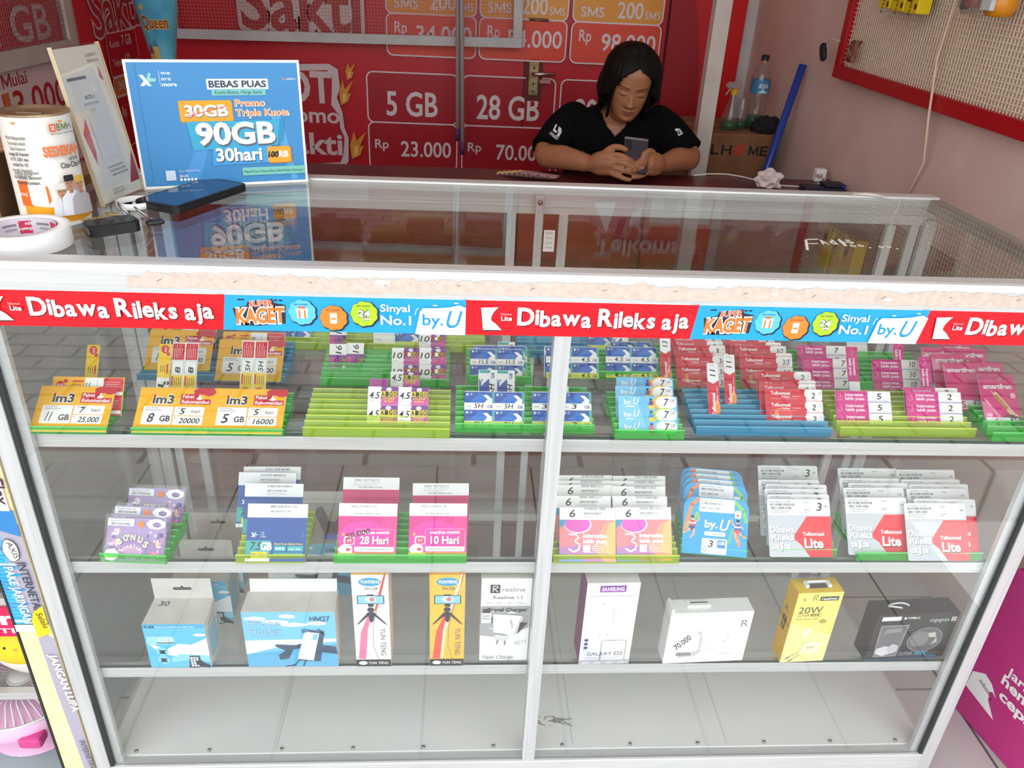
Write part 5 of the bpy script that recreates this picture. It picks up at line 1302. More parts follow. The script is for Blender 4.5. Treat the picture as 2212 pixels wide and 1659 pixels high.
for sname, L in stacks.items():
    L.sort(key=lambda c: c[5])
    cnt = {}
    for c in L: cnt[desc(c[1], c[3])] = cnt.get(desc(c[1], c[3]), 0) + 1
    seen = {}
    for rk, ty, _, A, x, y, lean in L:
        D = desc(ty, A); i = seen.get(D, 0); seen[D] = i + 1
        same_x = [c for c in L if desc(c[1], c[3]) == D]
        if cnt[D] == 1: lab = '%s, %s' % (D, STACK[sname])
        elif cnt[D] == 2 and abs(same_x[0][5] - same_x[1][5]) < .006:
            lab = '%s, %s one, %s' % (D, 'left' if x == min(c[4] for c in same_x) else 'right', STACK[sname])
        else: lab = '%s, %s, %s' % (D, ORD[i], STACK[sname])
        s_, c_, x0, x1, y0, y1 = RACKS[rk]
        yw = YAW.get(rk, 0); xc = (x0 + x1) / 2
        yy = y + math.sin(yw) * (x - xc)
        z = SHELF[s_] + .0042 + SLOPE * max(0, y - y0)
        o = link(NAME.get(ty, 'voucher_sheet'), card_mesh(ty, A), None, (x, yy, z), (R(90 - lean), 0, yw + R(random.uniform(-.8, .8))))
        tag(o, lab, {'price_tag': 'price tag', 'voucher_packet': 'packet', 'blister_pack': 'blister pack', 'starter_pack': 'SIM pack', 'voucher_strip': 'voucher'}.get(NAME.get(ty), 'voucher'), 'cards in the voucher racks of the case')
        if ty in FM:
            f = link('clear_cover', FM[ty], o, (0, -.005 if ty == 'axis' else 0, 0)); f['label'] = 'clear plastic cover'
# ------------------------------------------------------------------ boxes on the bottom shelf
ZB = S3 + .0003
def carton(name, lab, x0, x1, y0, d_, h_, mat, top=None, side=None, yaw=0.0, cat='box', group=None):
    """printed carton standing on the bottom shelf; its own origin is the bottom left corner of the front"""
    t = thing(name, lab, cat, (x0, y0, ZB), (0, 0, yaw), group)
    w_ = x1 - x0; q = MB()
    q.box((0, 0, 0), (w_, d_, h_), mat, .0007)
    if top: q.box((.0006, .0006, h_ - .0002), (w_ - .0006, d_ - .0006, h_ + .0003), top)
    if side: q.box((-.0003, .0006, .0006), (0, d_ - .0006, h_ - .0006), side); q.box((w_, .0006, .0006), (w_ + .0003, d_ - .0006, h_ - .0006), side)
    return t, q, Art(q, face_front(0, -.0001, 0), 1, .00006), w_, h_
GREYB = noisy('grey_board_box', '#cfcbc6', '#d9d5d0', 30, .75)
WB_ = noisy('white_card_box', '#efefed', '#f5f5f3', 30, .55)
def hang_tab(t, w_, d_, h_, th=.042):
    q = MB(); n = 14
    slot = [(w_ / 2 + .5 * sx, .0) for sx in ()]
    hole = [(w_ * .36, .024), (w_ * .47, .024), (w_ * .5, .0285), (w_ * .53, .024), (w_ * .64, .024), (w_ * .66, .021), (w_ * .64, .018), (w_ * .36, .018), (w_ * .34, .021)]
    q.box((.001, d_ - .0012, h_), (w_ - .001, d_, h_ + th), GREYB, .0004)
    a = Art(q, face_front(0, d_ - .0012, h_), 1, .00006); a.poly(list(reversed(hole)) if False else hole[::-1][::-1], ink('#4a4643', .8))
    o = q.obj('hang_tab', t); o['label'] = 'grey hang tab with euro slot'
def t03(y0, lab, pen):
    t, q, a, w_, h_ = carton('phone_holder_box', lab, .126 + (y0 > .1) * .012, .221 + (y0 > .1) * .008, y0, .058, .094, GREYB, None, None, 0, 'box', 'phone holder boxes with hang tabs')
    sky = ink('#5cc0e8', .5); cl = ink('#f2f6f8', .5)
    a.rect(0, 0, w_, h_, sky); a.rect(0, h_ - .0105, w_, .0003, cl); a.rect(0, h_ - .010, w_, .010, ink('#3fb0de', .5))
    a.poly([(.0, .058), (.03, .040), (.05, .052), (.07, .050), (.095, .064), (.095, .024), (.05, .024), (.02, .03)], cl); a.poly([(.035, .012), (.06, .016), (.095, .012), (.095, .026), (.05, .030), (.035, .020)], ink('#8fd6f0', .5)); a.cloud(.085, .071, .009, .003, 5, cl)
    a.text('Enjoy your mobile phone while riding', .019, h_ - .0068, .0028, cl, .06, .02)
    if pen: a.text('T-03', .002, h_ - .008, .005, HAND, .016, .02, .1)
    a.rect(.003, .052, .042, .017, ink('#9adcf4', .5)); a.rect(.020, .056, .022, .009, cl, .001); a.rect(.022, .057, .018, .007, ink('#bcd8e6', .5)); a.line([(.018, .055), (.044, .055)], .002, ink('#2a3038', .6))
    for z in (.033, .015): a.ell(.023, z + .003, .0095, .0095, ink('#8ad4f0', .5)); a.poly([(.017, z + .006), (.029, z + .006), (.026, z + .002), (.029, z - .002), (.017, z - .002), (.02, z + .002)], ink('#24343f', .6))
    a.poly([(.060, .0), (.078, .0), (.080, .026), (.064, .0265)], ink('#2a4a5a', .5))
    for r_ in range(5):
        for c_ in range(3): a.rect(.0645 + c_ * .0045, .003 + r_ * .0045, .0034, .0034, ink('#e8f2f6', .5))
    a.poly([(.072, .016), (.080, .018), (.086, .010), (.094, .006), (.094, .001), (.080, .003), (.074, .008)], ink('#20262e', .6))
    if pen:
        b2 = Art(q, face_up(0, 0, h_ + .0001), 1, .00005); b2.text('30', .012, .040, .010, HAND, .016, .012, .1)
        b2.rect(.048, .002, .0006, .054, ink('#b9b4ae', .8))
    s2 = Art(q, Matrix.Translation((w_ + .0001, 0, 0)) @ Matrix(((0, 0, 1, 0), (1, 0, 0, 0), (0, 1, 0, 0), (0, 0, 0, 1))), 1, .00006)
    s2.rect(.01, .01, .038, .06, ink('#8fbfd6', .5)); s2.rect(.014, .076, .03, .003, ink('#8a8680', .7))
    q.obj('carton_body', t); hang_tab(t, w_, .058, h_)
    return t
t03(.018, 'blue holder box with 30 handwritten on its grey top, front of its row', True)
t03(.114, 'holder box with hang tab directly behind the box marked 30', False)
t03(.189, 'grey topped holder box with hang tab, rearmost of its row', False)
def hm27(y0, lab, group):
    D_ = .047 if y0 < .1 else .12; t, q, a, w_, h_ = carton('phone_holder_box', lab, .280, .424, y0, D_, .119, GREYB, None, None, 0, 'box', group)
    sky = ink('#7cc8ec', .5); cl = ink('#f0f7fa', .5); sea = ink('#5fb2de', .5); dk = ink('#39506b', .5)
    a.rect(0, 0, w_, h_, sky); a.poly([(0, .036), (w_, .056), (w_, .062), (0, .058)], cl); a.poly([(0, 0), (w_, 0), (w_, .050), (.06, .036), (0, .028)], sea); a.poly([(0, .028), (.045, .042), (.0, .055)], cl)
    for x, z, rx in ((.02, .105, .016), (.05, .098, .02), (.08, .092, .02), (.115, .095, .014), (.07, .110, .012)): a.cloud(x, z, rx, .004, 6, cl)
    a.poly([(.048, .050), (.078, .048), (.090, .052), (.088, .042), (.074, .038), (.066, .018), (.052, .016), (.050, .026), (.062, .036), (.046, .046)], dk); a.poly([(.112, .050), (.142, .044), (.144, .028), (.118, .032)], dk); a.line([(.085, .02), (.075, .004), (.060, .001)], .0025, dk); a.line([(.094, .018), (.088, .002)], .0025, dk)
    a.poly([(.083, .014), (.116, .012), (.126, .078), (.096, .082)], dk); a.poly([(.080, .018), (.105, .014), (.118, .074), (.095, .078)], ink('#e6f2f8', .5)); a.poly([(.106, .060), (.113, .059), (.116, .072), (.109, .073)], ink('#8cc4e2', .5))
    a.poly([(.092, .074), (.102, .078), (.098, .084), (.090, .081)], ink('#4a78b0', .5)); a.poly([(.114, .078), (.124, .076), (.127, .068), (.121, .082), (.115, .083)], ink('#4a78b0', .5))
    lt = ink('#a9c4d6', .5); a.text('Phone', .008, .090, .013, lt, .05, .006); a.text('Holder', .009, .073, .013, lt, .052, .006); a.rect(.008, .0695, .054, .0006, lt); a.text('FOR OUTDOOR CYCLING', .012, .0655, .0018, lt, .05)
    a.text('HM27', .105, .100, .010, ink('#2c4a66', .5), .031, .004)
    q.obj('carton_body', t)
    q = MB(); q.box((.004, D_ - .0015, h_ - .0005), (w_ - .002, D_ - .0002, h_ + .022), WB_, 0, Matrix.Translation((0, D_, h_)) @ Matrix.Rotation(R(-14), 4, 'X') @ Matrix.Translation((0, -D_, -h_))); o = q.obj('open_flap', t); o['label'] = 'white open top flap'
hm27(.018, 'pale blue box picturing a phone on a handlebar, front one', 'handlebar holder boxes with open flaps')
hm27(.182, 'holder box with open flap behind the front handlebar picture box', 'handlebar holder boxes with open flaps')
t = thing('phone_clamp', 'black phone clamp with blue pad lying on the rear holder box', 'clamp', (.392, .215, ZB + .1195))
q = MB(); q.box((-.012, -.02, 0), (.03, .012, .014), ink('#2b2c30', .5), .003); q.box((-.016, .0, .0), (-.004, .02, .045), ink('#2b2c30', .5), .002, Matrix.Rotation(R(-18), 4, 'Y')); q.tube([(.01, .01, .01), (.022, .03, .03)], .006, ink('#2b2c30', .5), 10); q.obj('clamp_body', t)
q = MB(); q.box((-.01, -.024, .001), (.026, -.0195, .011), ink('#3d6fd0', .5), .001); q.obj('clamp_pad', t)
def tripod_box(x0, x1, lab, main, pink, warm):
    t, q, a, w_, h_ = carton('tripod_box', lab, x0, x1, .018, .050, .1935, main, ink('#e2b04c', .5) if not warm else ink('#e8a82c', .5), ink('#e9d4c2', .6), 0, 'box', 'tall tripod boxes on the bottom shelf')
    a.rect(0, 0, w_, h_, ink('#f6f5f3', .5) if not warm else ink('#f2c14a', .5))
    a.poly([(.004, .016), (.016, .016), (.021, .080), (.033, .125), (.026, .122), (.010, .075)], ink(pink, .5)); a.line([(.036, .016), (.029, .045), (.030, .085), (.040, .145), (.052, .194)], .0007, ink('#6a5a6a', .6)); a.poly([(.036, .12), (.044, .152), (.053, .196), (.050, .196), (.039, .150), (.033, .12)], ink('#e0463c', .5))
    if warm: a.poly([(.018, .016), (.021, .016), (.026, .08), (.034, .12), (.046, .165), (.051, .196), (.049, .196), (.032, .13), (.022, .085)], ink('#f6ead0', .5))
    a.ell(.028, .180, .0175, .0085, ink('#3b9fd0', .5), 24); a.text('YUNTENG', .013, .1775, .0055, WHITE, .030, .035); a.text('XH-228', .019, .164, .0055, ink('#6a6264', .5), .020, .01)
    dk = ink('#2c3446', .5)
    a.rect(.007, .135, .042, .018, ink('#2a2e38', .5), .002); a.rect(.0085, .1362, .039, .0156, ink('#8fd0ee', .5), .001); a.cloud(.028, .145, .008, .0055, 5, ink('#e8e2e0', .5)); a.cloud(.030, .145, .004, .004, 5, ink('#c48a8a', .5)); a.rect(.0225, .152, .010, .003, dk); a.rect(.0235, .130, .009, .0055, dk)
    a.ell(.0275, .1235, .0055, .005, dk); a.poly([(.022, .118), (.034, .118), (.031, .100), (.0275, .096), (.025, .100)], dk)
    a.poly([(.022, .117), (.026, .114), (.008, .094), (.0035, .091)], dk); a.poly([(.033, .117), (.030, .114), (.048, .094), (.053, .091)], dk)
    a.text('YUN TENG', .0405, .084, .0085, ink('#8c8486', .5), .060, .0, 0, rot=-90)
    a.rect(0, 0, w_, .015, ink('#262528', .5)); a.ell(.011, .0078, .007, .0042, WHITE, 18); a.text('YUN TENG', .019, .0052, .0055, WHITE, .032, .01, .2)
    q.obj('carton_body', t)
tripod_box(.4535, .5095, 'tall white tripod box with a pink stripe', WB_, '#ee7aa4', False)
tripod_box(.573, .628, 'tall yellow tripod box with a red stripe', ink('#f2c14a', .5), '#ea5a50', True)
t, q, a, w_, h_ = carton('charger_box', 'white and grey charger box left of the centre upright', .654, .7335, .0275, .045, .178, WB_, GREYB)
a.rect(0, 0, w_, h_, ink('#f3f3f3', .5)); g1 = ink('#3a3a3e', .5); g2 = ink('#8a8a8e', .5)
a.rect(.014, .148, .0155, .0175, ink('#2c2c30', .5)); a.line([(.0185, .1505), (.0185, .1625), (.025, .1625), (.026, .159), (.020, .157), (.026, .1505)], .0015, WHITE); a.text('realme', .033, .1515, .0085, g2, .036, .006)
a.text('Realme 11', .019, .136, .0065, g2, .046, .025)
for k in range(4): a.ell(.012 + k * .0165, .1265, .0033, .0028, g2, 14); a.ell(.012 + k * .0165, .1265, .0027, .0022, ink('#f3f3f3', .5), 14); a.rect(.0165 + k * .0165, .126, .006, .0008, ink('#b8b8bc', .5))
a.poly([(0, .058), (.02, .055), (.045, .060), (.078, .075), (.0785, .121), (.0, .121)], ink('#a9a9ad', .5)); rs = random.Random(8)
for k in range(16): x, z = rs.uniform(.002, .06), rs.uniform(.062, .108); a.poly([(x, z), (x + rs.uniform(.006, .016), z + rs.uniform(-.003, .006)), (x + rs.uniform(.004, .014), z + .008)], ink(rs.choice(['#4a4a4e', '#dcdcde', '#6a6a6e', '#f0f0f0', '#2c2c30']), .5))
a.rect(.001, .086, .016, .022, ink('#e4e4e4', .5), .002); a.text('Casio', .003, .100, .0045, g1, .012); a.text('Moon', .003, .094, .0045, g1, .012); a.rect(.003, .108, .012, .008, g1)
a.text('Travel Charger', .010, .1115, .0065, g1, .064, .03, .1)
a.poly([(.021, .066), (.054, .060), (.066, .102), (.020, .106)], ink('#f0f0f0', .5)); a.poly([(.054, .060), (.060, .064), (.070, .100), (.066, .102)], ink('#c9c9cc', .5)); a.text('realme', .047, .094, .005, g2, .019, .01, rot=-80); a.poly([(.026, .048), (.044, .045), (.046, .058), (.024, .062)], ink('#d6d6d8', .5)); a.line([(.029, .049), (.028, .040)], .0025, g2); a.line([(.041, .047), (.041, .038)], .0025, g2); a.poly([(.060, .062), (.064, .088), (.076, .086)], ink('#3a3438', .5))
a.frame(.056, .038, .010, .008, .0005, g2, .001); a.text('5V', .058, .040, .004, g2, .006); a.text('[ ]', .069, .045, .004, g2, .006); a.text('Flash Charge', .005, .0065, .0075, g2, .050, .008, .15)
b2 = Art(q, face_up(0, 0, h_ + .0003), 1, .00005); b2.rect(.018, .025, .040, .004, ink('#3a3836', .8), .0018)
q.obj('carton_body', t)
t, q, a, w_, h_ = carton('charger_box', 'tall white phone charger box with purple sides', .8195, .9045, .018, .050, .176, WB_, GREYB, ink('#8a3a72', .5), R(1.5))
a.rect(0, 0, w_, h_, ink('#f6f6f8', .5)); lg = ink('#b4b4bc', .5)
a.rect(.021, .1575, .042, .0135, ink('#7a2f9e', .5)); a.rect(.021, .1575, .042, .005, ink('#9a3ab0', .5)); a.text('SAMSUNG', .024, .1605, .007, WHITE, .036, .03); a.text('120W/FAST CHARGING', .004, .147, .005, lg, .076, .008)
a.text('SAMSUNG', .046, .122, .005, ink('#c4c4ca', .5), .028, .01, rot=-90); a.line([(.028, .132), (.034, .1345)], .0012, lg); a.frame(.020, .072, .030, .044, .0003, ink('#dededf', .5), .004); a.text('120W', .019, .093, .005, ink('#dadade', .5), .016)
for x in (.029, .041): a.rect(x, .064, .002, .004, lg)
a.rect(.003, .010, .014, .050, ink('#dcdcf0', .5), .002); a.rect(.003, .010, .034, .016, ink('#e2e2f2', .5))
for k in range(3): a.ell(.0085, .055 - k * .0085, .0035, .003, ink('#33306a', .5), 14)
a.frame(.034, .004, .042, .050, .0007, ink('#3a3a44', .5), .004); a.ell(.055, .051, .0007, .0007, g1, 8); a.line([(.034, .004), (.036, .03)], .0006, g1)
a.text('GALAXY S22', .012, .020, .0075, ink('#6a6a74', .5), .060, .005); a.rect(.010, .0155, .062, .0006, ink('#a9a0d0', .5)); a.rect(.010, .013, .058, .0006, ink('#a9a0d0', .5)); a.rect(0, 0, w_, .009, ink('#b4b2bc', .5))
for k in range(4): a.rect(.006 + k * .02, .005, .01, .001, WHITE); a.rect(.004 + k * .02, .002, .013, .001, WHITE)
b2 = Art(q, face_up(0, 0, h_ + .0003), 1, .00005); b2.rect(.02, .036, .044, .0012, ink('#6a6666', .8))
q.obj('carton_body', t)
t, q, a, w_, h_ = carton('watch_box', 'low white box with 70.000 written on it', .962, 1.101, .018, .032, .112, WB_, None, None, R(2.5))
a.rect(0, 0, w_, h_, ink('#f7f7f7', .5)); a.poly([(.024, .012), (.052, .014), (.062, .024), (.060, .068), (.050, .072), (.054, .035), (.046, .022), (.026, .02)], ink('#c9c9c8', .5)); a.rect(.020, .016, .026, .008, ink('#8f8f8e', .5), .002); a.rect(.014, .026, .042, .038, ink('#f0f0ef', .5), .004); a.line([(.058, .07), (.062, .052), (.060, .03)], .003, ink('#dededc', .5))
a.text('70.000', .020, .030, .0115, HAND, .034, .012, .15, rot=48); a.text('R', .122, .078, .015, ink('#8a8a8c', .5), .012, .0); a.text('Smart', .068, .026, .007, ink('#d2d2d2', .5), .026); a.text('X50 Pro', .090, .015, .006, ink('#c6c6c8', .5), .030)
a.line([(.094, .058), (.102, .064), (.106, .056), (.100, .048), (.094, .046)], .003, ink('#f0dcd8', .5)); q.obj('carton_body', t)
q = MB(); q.box((.030, .012, h_ + .0002), (.070, .026, h_ + .004), WB_, .001); q.box((.036, .018, h_ + .004), (.066, .0205, h_ + .0045), ink('#4a4644', .8)); q.box((.001, .002, h_), (.006, .03, h_ + .006), WB_, .001); q.obj('raised_flap', t)
YB_ = noisy('yellow_card', '#ecc21a', '#f0ca24', 20, .5)
t, q, a, w_, h_ = carton('charger_box', 'yellow charger box marked 20W', 1.164, 1.241, .018, .034, .155, YB_, None, ink('#d9a90e', .5), R(3))
a.rect(0, 0, w_, h_, ink('#f2e27a', .5)); a.poly([(0, 0), (w_, 0), (w_, .06), (0, .09)], ink('#f5eaa0', .5))
a.line([(.028, .138), (.028, .149), (.034, .149), (.035, .146), (.030, .1435), (.0355, .138)], .0011, ink('#4a4632', .5)); a.rect(.039, .137, .032, .009, ink('#3a3830', .5)); a.text('realme', .042, .139, .005, WHITE, .026, .02); a.ell(.014, .141, .003, .0025, ink('#3a3830', .5), 12); a.ell(.015, .1415, .0025, .002, ink('#f2e27a', .5), 12)
a.text('20W', .008, .111, .0135, ink('#4a4632', .5), .041, .0); a.text('SUPER', .008, .1035, .0062, ink('#a9986a', .5), .020, .0, .2); a.text('VOOC', .029, .1035, .0062, ink('#3a3628', .5), .018, .02, .2); a.text('VOOC Adapter Supply', .006, .097, .0028, ink('#8a7c50', .5), .04)
a.line([(.032, .068), (.046, .086), (.076, .105)], .0022, ink('#f4f0d8', .5)); a.poly([(.024, .062), (.030, .058), (.040, .074), (.034, .078)], ink('#f6f2dc', .5)); a.cloud(.055, .092, .006, .004, 5, ink('#a9b03a', .5))
a.poly([(.028, .018), (.060, .020), (.066, .046), (.034, .045)], ink('#f6f0cc', .5)); a.text('VOOC', .040, .030, .005, ink('#9a8c58', .5), .014, .01, .1, rot=8); a.line([(.028, .022), (.012, .012)], .003, ink('#d8cc94', .5)); a.line([(.032, .018), (.018, .006)], .003, ink('#d8cc94', .5)); a.line([(.014, .013), (.008, .009)], .0016, g1); a.line([(.02, .007), (.014, .003)], .0016, g1)
s2 = Art(q, Matrix.Translation((-.0003, 0, 0)) @ Matrix(((0, 0, -1, 0), (-1, 0, 0, 0), (0, 1, 0, 0), (0, 0, 0, 1))), 1, .00006); s2.rect(-.026, .06, .012, .03, ink('#3a3418', .5)); s2.text('realme', -.0225, .088, .006, ink('#e6c840', .5), .025, .01, rot=-90); s2.text('R', -.026, .098, .012, ink('#5a4c18', .5), .011)
q.obj('carton_body', t)
q = MB(); q.box((.018, .010, h_ + .0002), (.058, .022, h_ + .001), ink('#4a4220', .8)); q.box((.016, .021, h_), (.060, .023, h_ + .006), WHITE, .001); q.box((.016, .010, h_), (.022, .022, h_ + .006), WHITE, .001); q.box((.054, .010, h_), (.060, .022, h_ + .006), WHITE, .001); q.obj('slot_tab', t)
BK = noisy('black_card', '#232326', '#2b2b2e', 40, .45)
t, q, a, w_, h_ = carton('earphone_box', 'black earphone box with two clear windows', 1.3135, 1.459, .022, .036, .102, BK, None, None, R(3))
a.rect(.008, .089, .034, .009, ink('#e9e9e9', .5)); a.ell(.049, .0935, .0025, .0025, WHITE, 12); a.text('TYPE-C', .053, .0915, .0042, WHITE, .022, .03); a.text('oppo', .095, .0835, .0085, ink('#b9b9bc', .5), .034, .012); a.rect(.133, .083, .0095, .010, ink('#c9c9c9', .5))
a.poly([(.014, .006), (.056, .006), (.061, .079), (.010, .079)], ink('#8d8d90', .3)); a.poly([(.016, .009), (.054, .009), (.058, .076), (.013, .076)], ink('#6c6c70', .25)); a.cloud(.030, .020, .014, .010, 6, ink('#d6d6d8', .3)); a.cloud(.045, .024, .009, .010, 5, ink('#c4c4c8', .3)); a.poly([(.020, .06), (.05, .064), (.048, .072), (.022, .07)], ink('#8e8e92', .3))
a.ell(.098, .043, .0315, .0285, ink('#8d8d90', .3), 28); a.ell(.098, .043, .0300, .0270, ink('#5c5c60', .25), 28); a.cloud(.088, .045, .016, .016, 5, ink('#7c7c80', .25)); a.poly([(.10, .058), (.113, .060), (.117, .048), (.105, .048)], ink('#c6bfb4', .3)); a.poly([(.112, .03), (.122, .036), (.118, .05)], ink('#a9a9ac', .3))
a.text('SUPER', .059, .008, .007, ink('#8aa0ac', .5), .025, .005, .25); a.text('VOOC', .087, .008, .007, ink('#2fa9d8', .5), .023, .03, .25); a.rect(0, 0, w_, .0018, ink('#2a5a86', .5)); a.text('R17 pro', .108, .003, .0035, ink('#3f9fd0', .5), .022, .01)
q.obj('carton_body', t)
q = MB(); q.tube([(.046 + .018 * math.cos(R(k * 12 + 20)), .018 + .006 * math.sin(R(k * 12)), h_ + .002 + .002 * math.sin(R(k * 24))) for k in range(22)], .0016, ink('#e2e2e2', .3), 6); q.obj('plastic_hanger', t)
# ------------------------------------------------------------------ things on the counter
ZT = .9967
t = thing('counter_sign', 'blue tabletop sign reading 90GB in a white frame', 'sign', (.2225, .432, ZT), (R(-1.0), 0, R(19.3)))
q = MB(); q.box((-.131, 0, .0), (.131, .003, .196), WHITE, .0006); q.box((-.131, -.001, 0), (.131, .012, .0015), WHITE); q.obj('sign_board', t)
q = MB(); q.box((-.02, .003, .001), (.02, .022, .003), WHITE); q.tube([(0, .004, .07), (0, .022, .002)], .002, WHITE, 6); q.obj('back_stay', t)
q = MB(); a = Art(q, face_front(-.131, -.0002, 0), 1, .00008); W_, H_ = .262, .196
B1 = ink('#3f8cc8', .4); a.rect(.004, .004, W_ - .008, H_ - .008, B1)
a.poly([(.11, .11), (.125, .11), (.085, .006), (.06, .006)], ink('#4a9ad8', .4)); a.poly([(.21, .11), (.225, .11), (.245, .006), (.235, .006)], ink('#5aa6de', .4)); a.rect(.016, .004, .0006, H_ - .008, ink('#246aa6', .5))
xlogo(a, .020, .158, .016); a.rect(.0485, .157, .0005, .024, WHITE)
for k, t_ in enumerate(('we', 'are', 'more')): a.text(t_, .051, .1745 - k * .0085, .0055, WHITE, .014 if k < 2 else .0215, .006 if k < 2 else .03)
a.rect(.116, .152, .094, .016, WHITE, .0015); a.text('BEBAS PUAS', .119, .1555, .0095, ink('#33485e', .5), .088, .035); a.rect(.122, .143, .083, .010, ink('#7cc4c0', .5)); a.text('Kuota Ekstra, Harga Sama', .127, .1455, .005, ink('#2a4a58', .5), .072, .008)
a.text('XL  AXIATA', .232, .166, .003, WHITE, .022, .01); a.poly([(.232, .166), (.236, .168), (.234, .171)], ink('#e05a5a', .5))
a.rect(.071, .102, .080, .032, ink('#d88a10', .5), .003); a.rect(.070, .104, .080, .032, ink('#f2a41e', .45), .003); a.text('30GB', .0785, .111, .0165, ink('#6a6a72', .5), .0655, .05); a.text('30GB', .078, .112, .0165, WHITE, .0655, .035); a.line([(.080, .112), (.142, .127)], .0012, ink('#e04040', .5))
for s_, z, w_ in (('Promo', .1265, .046), ('Triple Kuota', .1115, .083)): a.text(s_, .1545, z, .0098, WHITE, w_ + .002, .06); a.text(s_, .155, z + .0003, .0095, ink('#f0883a', .45), w_, .02)
a.rect(.080, .058, .150, .046, ink('#2f9fc8', .45), 0, sk=.06) if False else a.poly([(.083, .059), (.216, .064), (.222, .104), (.078, .104)], ink('#39a9cf', .45)); a.poly([(.216, .064), (.226, .072), (.230, .108), (.222, .104)], ink('#2a8fbc', .45))
a.text('90GB', .0915, .066, .032, ink('#556070', .5), .124, .05); a.text('90GB', .090, .0685, .032, WHITE, .124, .035)
a.poly([(.110, .034), (.206, .036), (.206, .064), (.112, .060)], ink('#3f9fe0', .45)); a.text('30hari', .1175, .0395, .0195, ink('#4a5666', .5), .073, .045); a.text('30hari', .1165, .041, .0195, WHITE, .073, .03)
a.rect(.1995, .034, .038, .026, ink('#c98010', .5), .003); a.rect(.198, .036, .038, .026, ink('#f2a62a', .45), .003); a.text('RB', .2165, .0445, .0095, WHITE, .0155, .035); a.text('100', .1985, .0445, .009, HAND, .017, .05, .2); a.line([(.199, .045), (.215, .052)], .0012, HAND)
a.rect(.155, .016, .102, .013, ink('#7cc8bc', .45), .001); a.text('Paket Promo Hanya Bisa di Beli Melalui Sidompul', .158, .020, .0042, ink('#2a5a50', .5), .096, .01)
a.rect(.036, .013, .015, .016, ink('#cfe0ee', .5), .001); a.text('xl.co.id/BebasPuas', .056, .026, .0035, ink('#cfe4f4', .5), .033); a.text('@myXL', .0565, .018, .0035, WHITE, .014, .01)
for k in range(5): a.ell(.0585 + k * .0055, .0138, .0022, .0022, WHITE, 10)
o = q.obj('printed_sheet', t); o['label'] = 'blue printed advertisement sheet'
# donation tin
t = thing('donation_tin', 'white and orange donation tin with a slotted lid and three men printed', 'tin', (.040, .215, ZT))
q = MB(); q.lathe([(.0440, .0), (.0450, .003), (.0435, .005), (.0435, .143), (.0448, .146)], ink('#efece6', .4), 48, cap=False); q.lathe([(.001, .001), (.0440, .0)], ink('#8a8072', .5, .6), 48)
OR = ink('#f0a21c', .45)
def canart(a):
    a.M = Matrix.Translation((.022, 0, 0)); sh = .03
    a.poly([(-.07 + sh, .006), (.04 + sh, .006), (.04 + sh, .030), (.03 + sh, .033), (.02 + sh, .020), (.008 + sh, .016), (-.012 + sh, .024), (-.03 + sh, .028), (-.07 + sh, .032)], OR)
    a.rect(-.043, .030, .016, .034, ink('#ea6a1c', .45)); a.rect(-.028, .032, .022, .030, WHITE, .002); a.rect(-.0265, .0355, .019, .0235, ink('#e6e6e4', .5)); a.poly([(-.006, .033), (-.002, .038), (-.003, .056), (-.006, .058)], ink('#ea6a1c', .45)); a.text('INFAQ', -.0425, .044, .004, WHITE, .012, .01)
    T = ink('#4a4642', .6)
    for k, s_ in enumerate(('Mal Hidayatullah', 'Gorontalo adalah', 'Zakat Nasional', 'dengan SK Menteri', 'RI Th. 2001 dan', 'kembali No. 425', 'sesuai dengan', 'Tahun 2011.')): a.text(s_, -.030, .118 - k * .0068, .0042, T, .028 - .003 * (k % 3), .012 if k not in (3, 4, 5) else .03, al='c')
    for k, s_ in enumerate(('dalam Program', 'Pendidikan, Ekonomi', 'Kemanusiaan')): a.text(s_, -.0245, .074 - k * .0066, .0042, T, .036 - .006 * (k == 2) - .004 * (k == 0), .014 + .012 * (k > 0), al='c')
    a.rect(.016, .127, .008, .010, ink('#e0603a', .5)); a.line([(.018, .134), (.022, .134), (.019, .130), (.0225, .130)], .001, WHITE); a.text('BMH', .0255, .128, .009, ink('#6a7a4a', .5), .022, .01); a.text('BAITUL MAAL HIDAYATULLAH', .017, .1235, .002, T, .035, .01)
    a.text('SEDEKAH', .0035, .096, .012, ink('#b4a89a', .5), .051, .04); a.text('SEDEKAH', .003, .097, .012, ink('#e8743a', .45), .051, .035); a.text('untuk', .034, .089, .0055, T, .015, .02); a.text('Cita-Cita Mulia', .021, .080, .0068, T, .042, .03)
    for cx, cz, cap, body in ((.016, .050, '#d8d4d0', '#d8dae0'), (.029, .060, '#1c1a1c', '#dcdee4'), (.044, .058, '#d2a43a', '#a9a6ac')):
        a.poly([(cx - .016, .018), (cx + .014, .016), (cx + .013, cz - .018), (cx + .004, cz - .009), (cx - .005, cz - .009), (cx - .014, cz - .018)], ink(body, .6)); a.rect(cx - .003, cz - .013, .006, .006, ink('#a4765a', .6)); a.ell(cx, cz, .0062, .0082, ink('#b8886a', .6), 18); a.rect(cx - .0066, cz + .003, .0132, .0085, ink(cap, .6), .002)
        a.rect(cx - .004, cz + .0005, .0026, .0009, ink('#2a2018', .6)); a.rect(cx + .0014, cz + .0005, .0026, .0009, ink('#2a2018', .6)); a.rect(cx - .002, cz - .0048, .004, .0008, ink('#7a4038', .6)); a.rect(cx - .0005, cz - .0025, .001, .003, ink('#9a6a50', .6))
    for x in (-.02, .035): a.poly([(x - .004, .1425), (x + .004, .1425), (x + .001, .1395), (x - .001, .1395)], ink('#c98a3a', .6))
on_cyl(0, 0, .0436, q, canart, .0002); q.obj('tin_body', t)
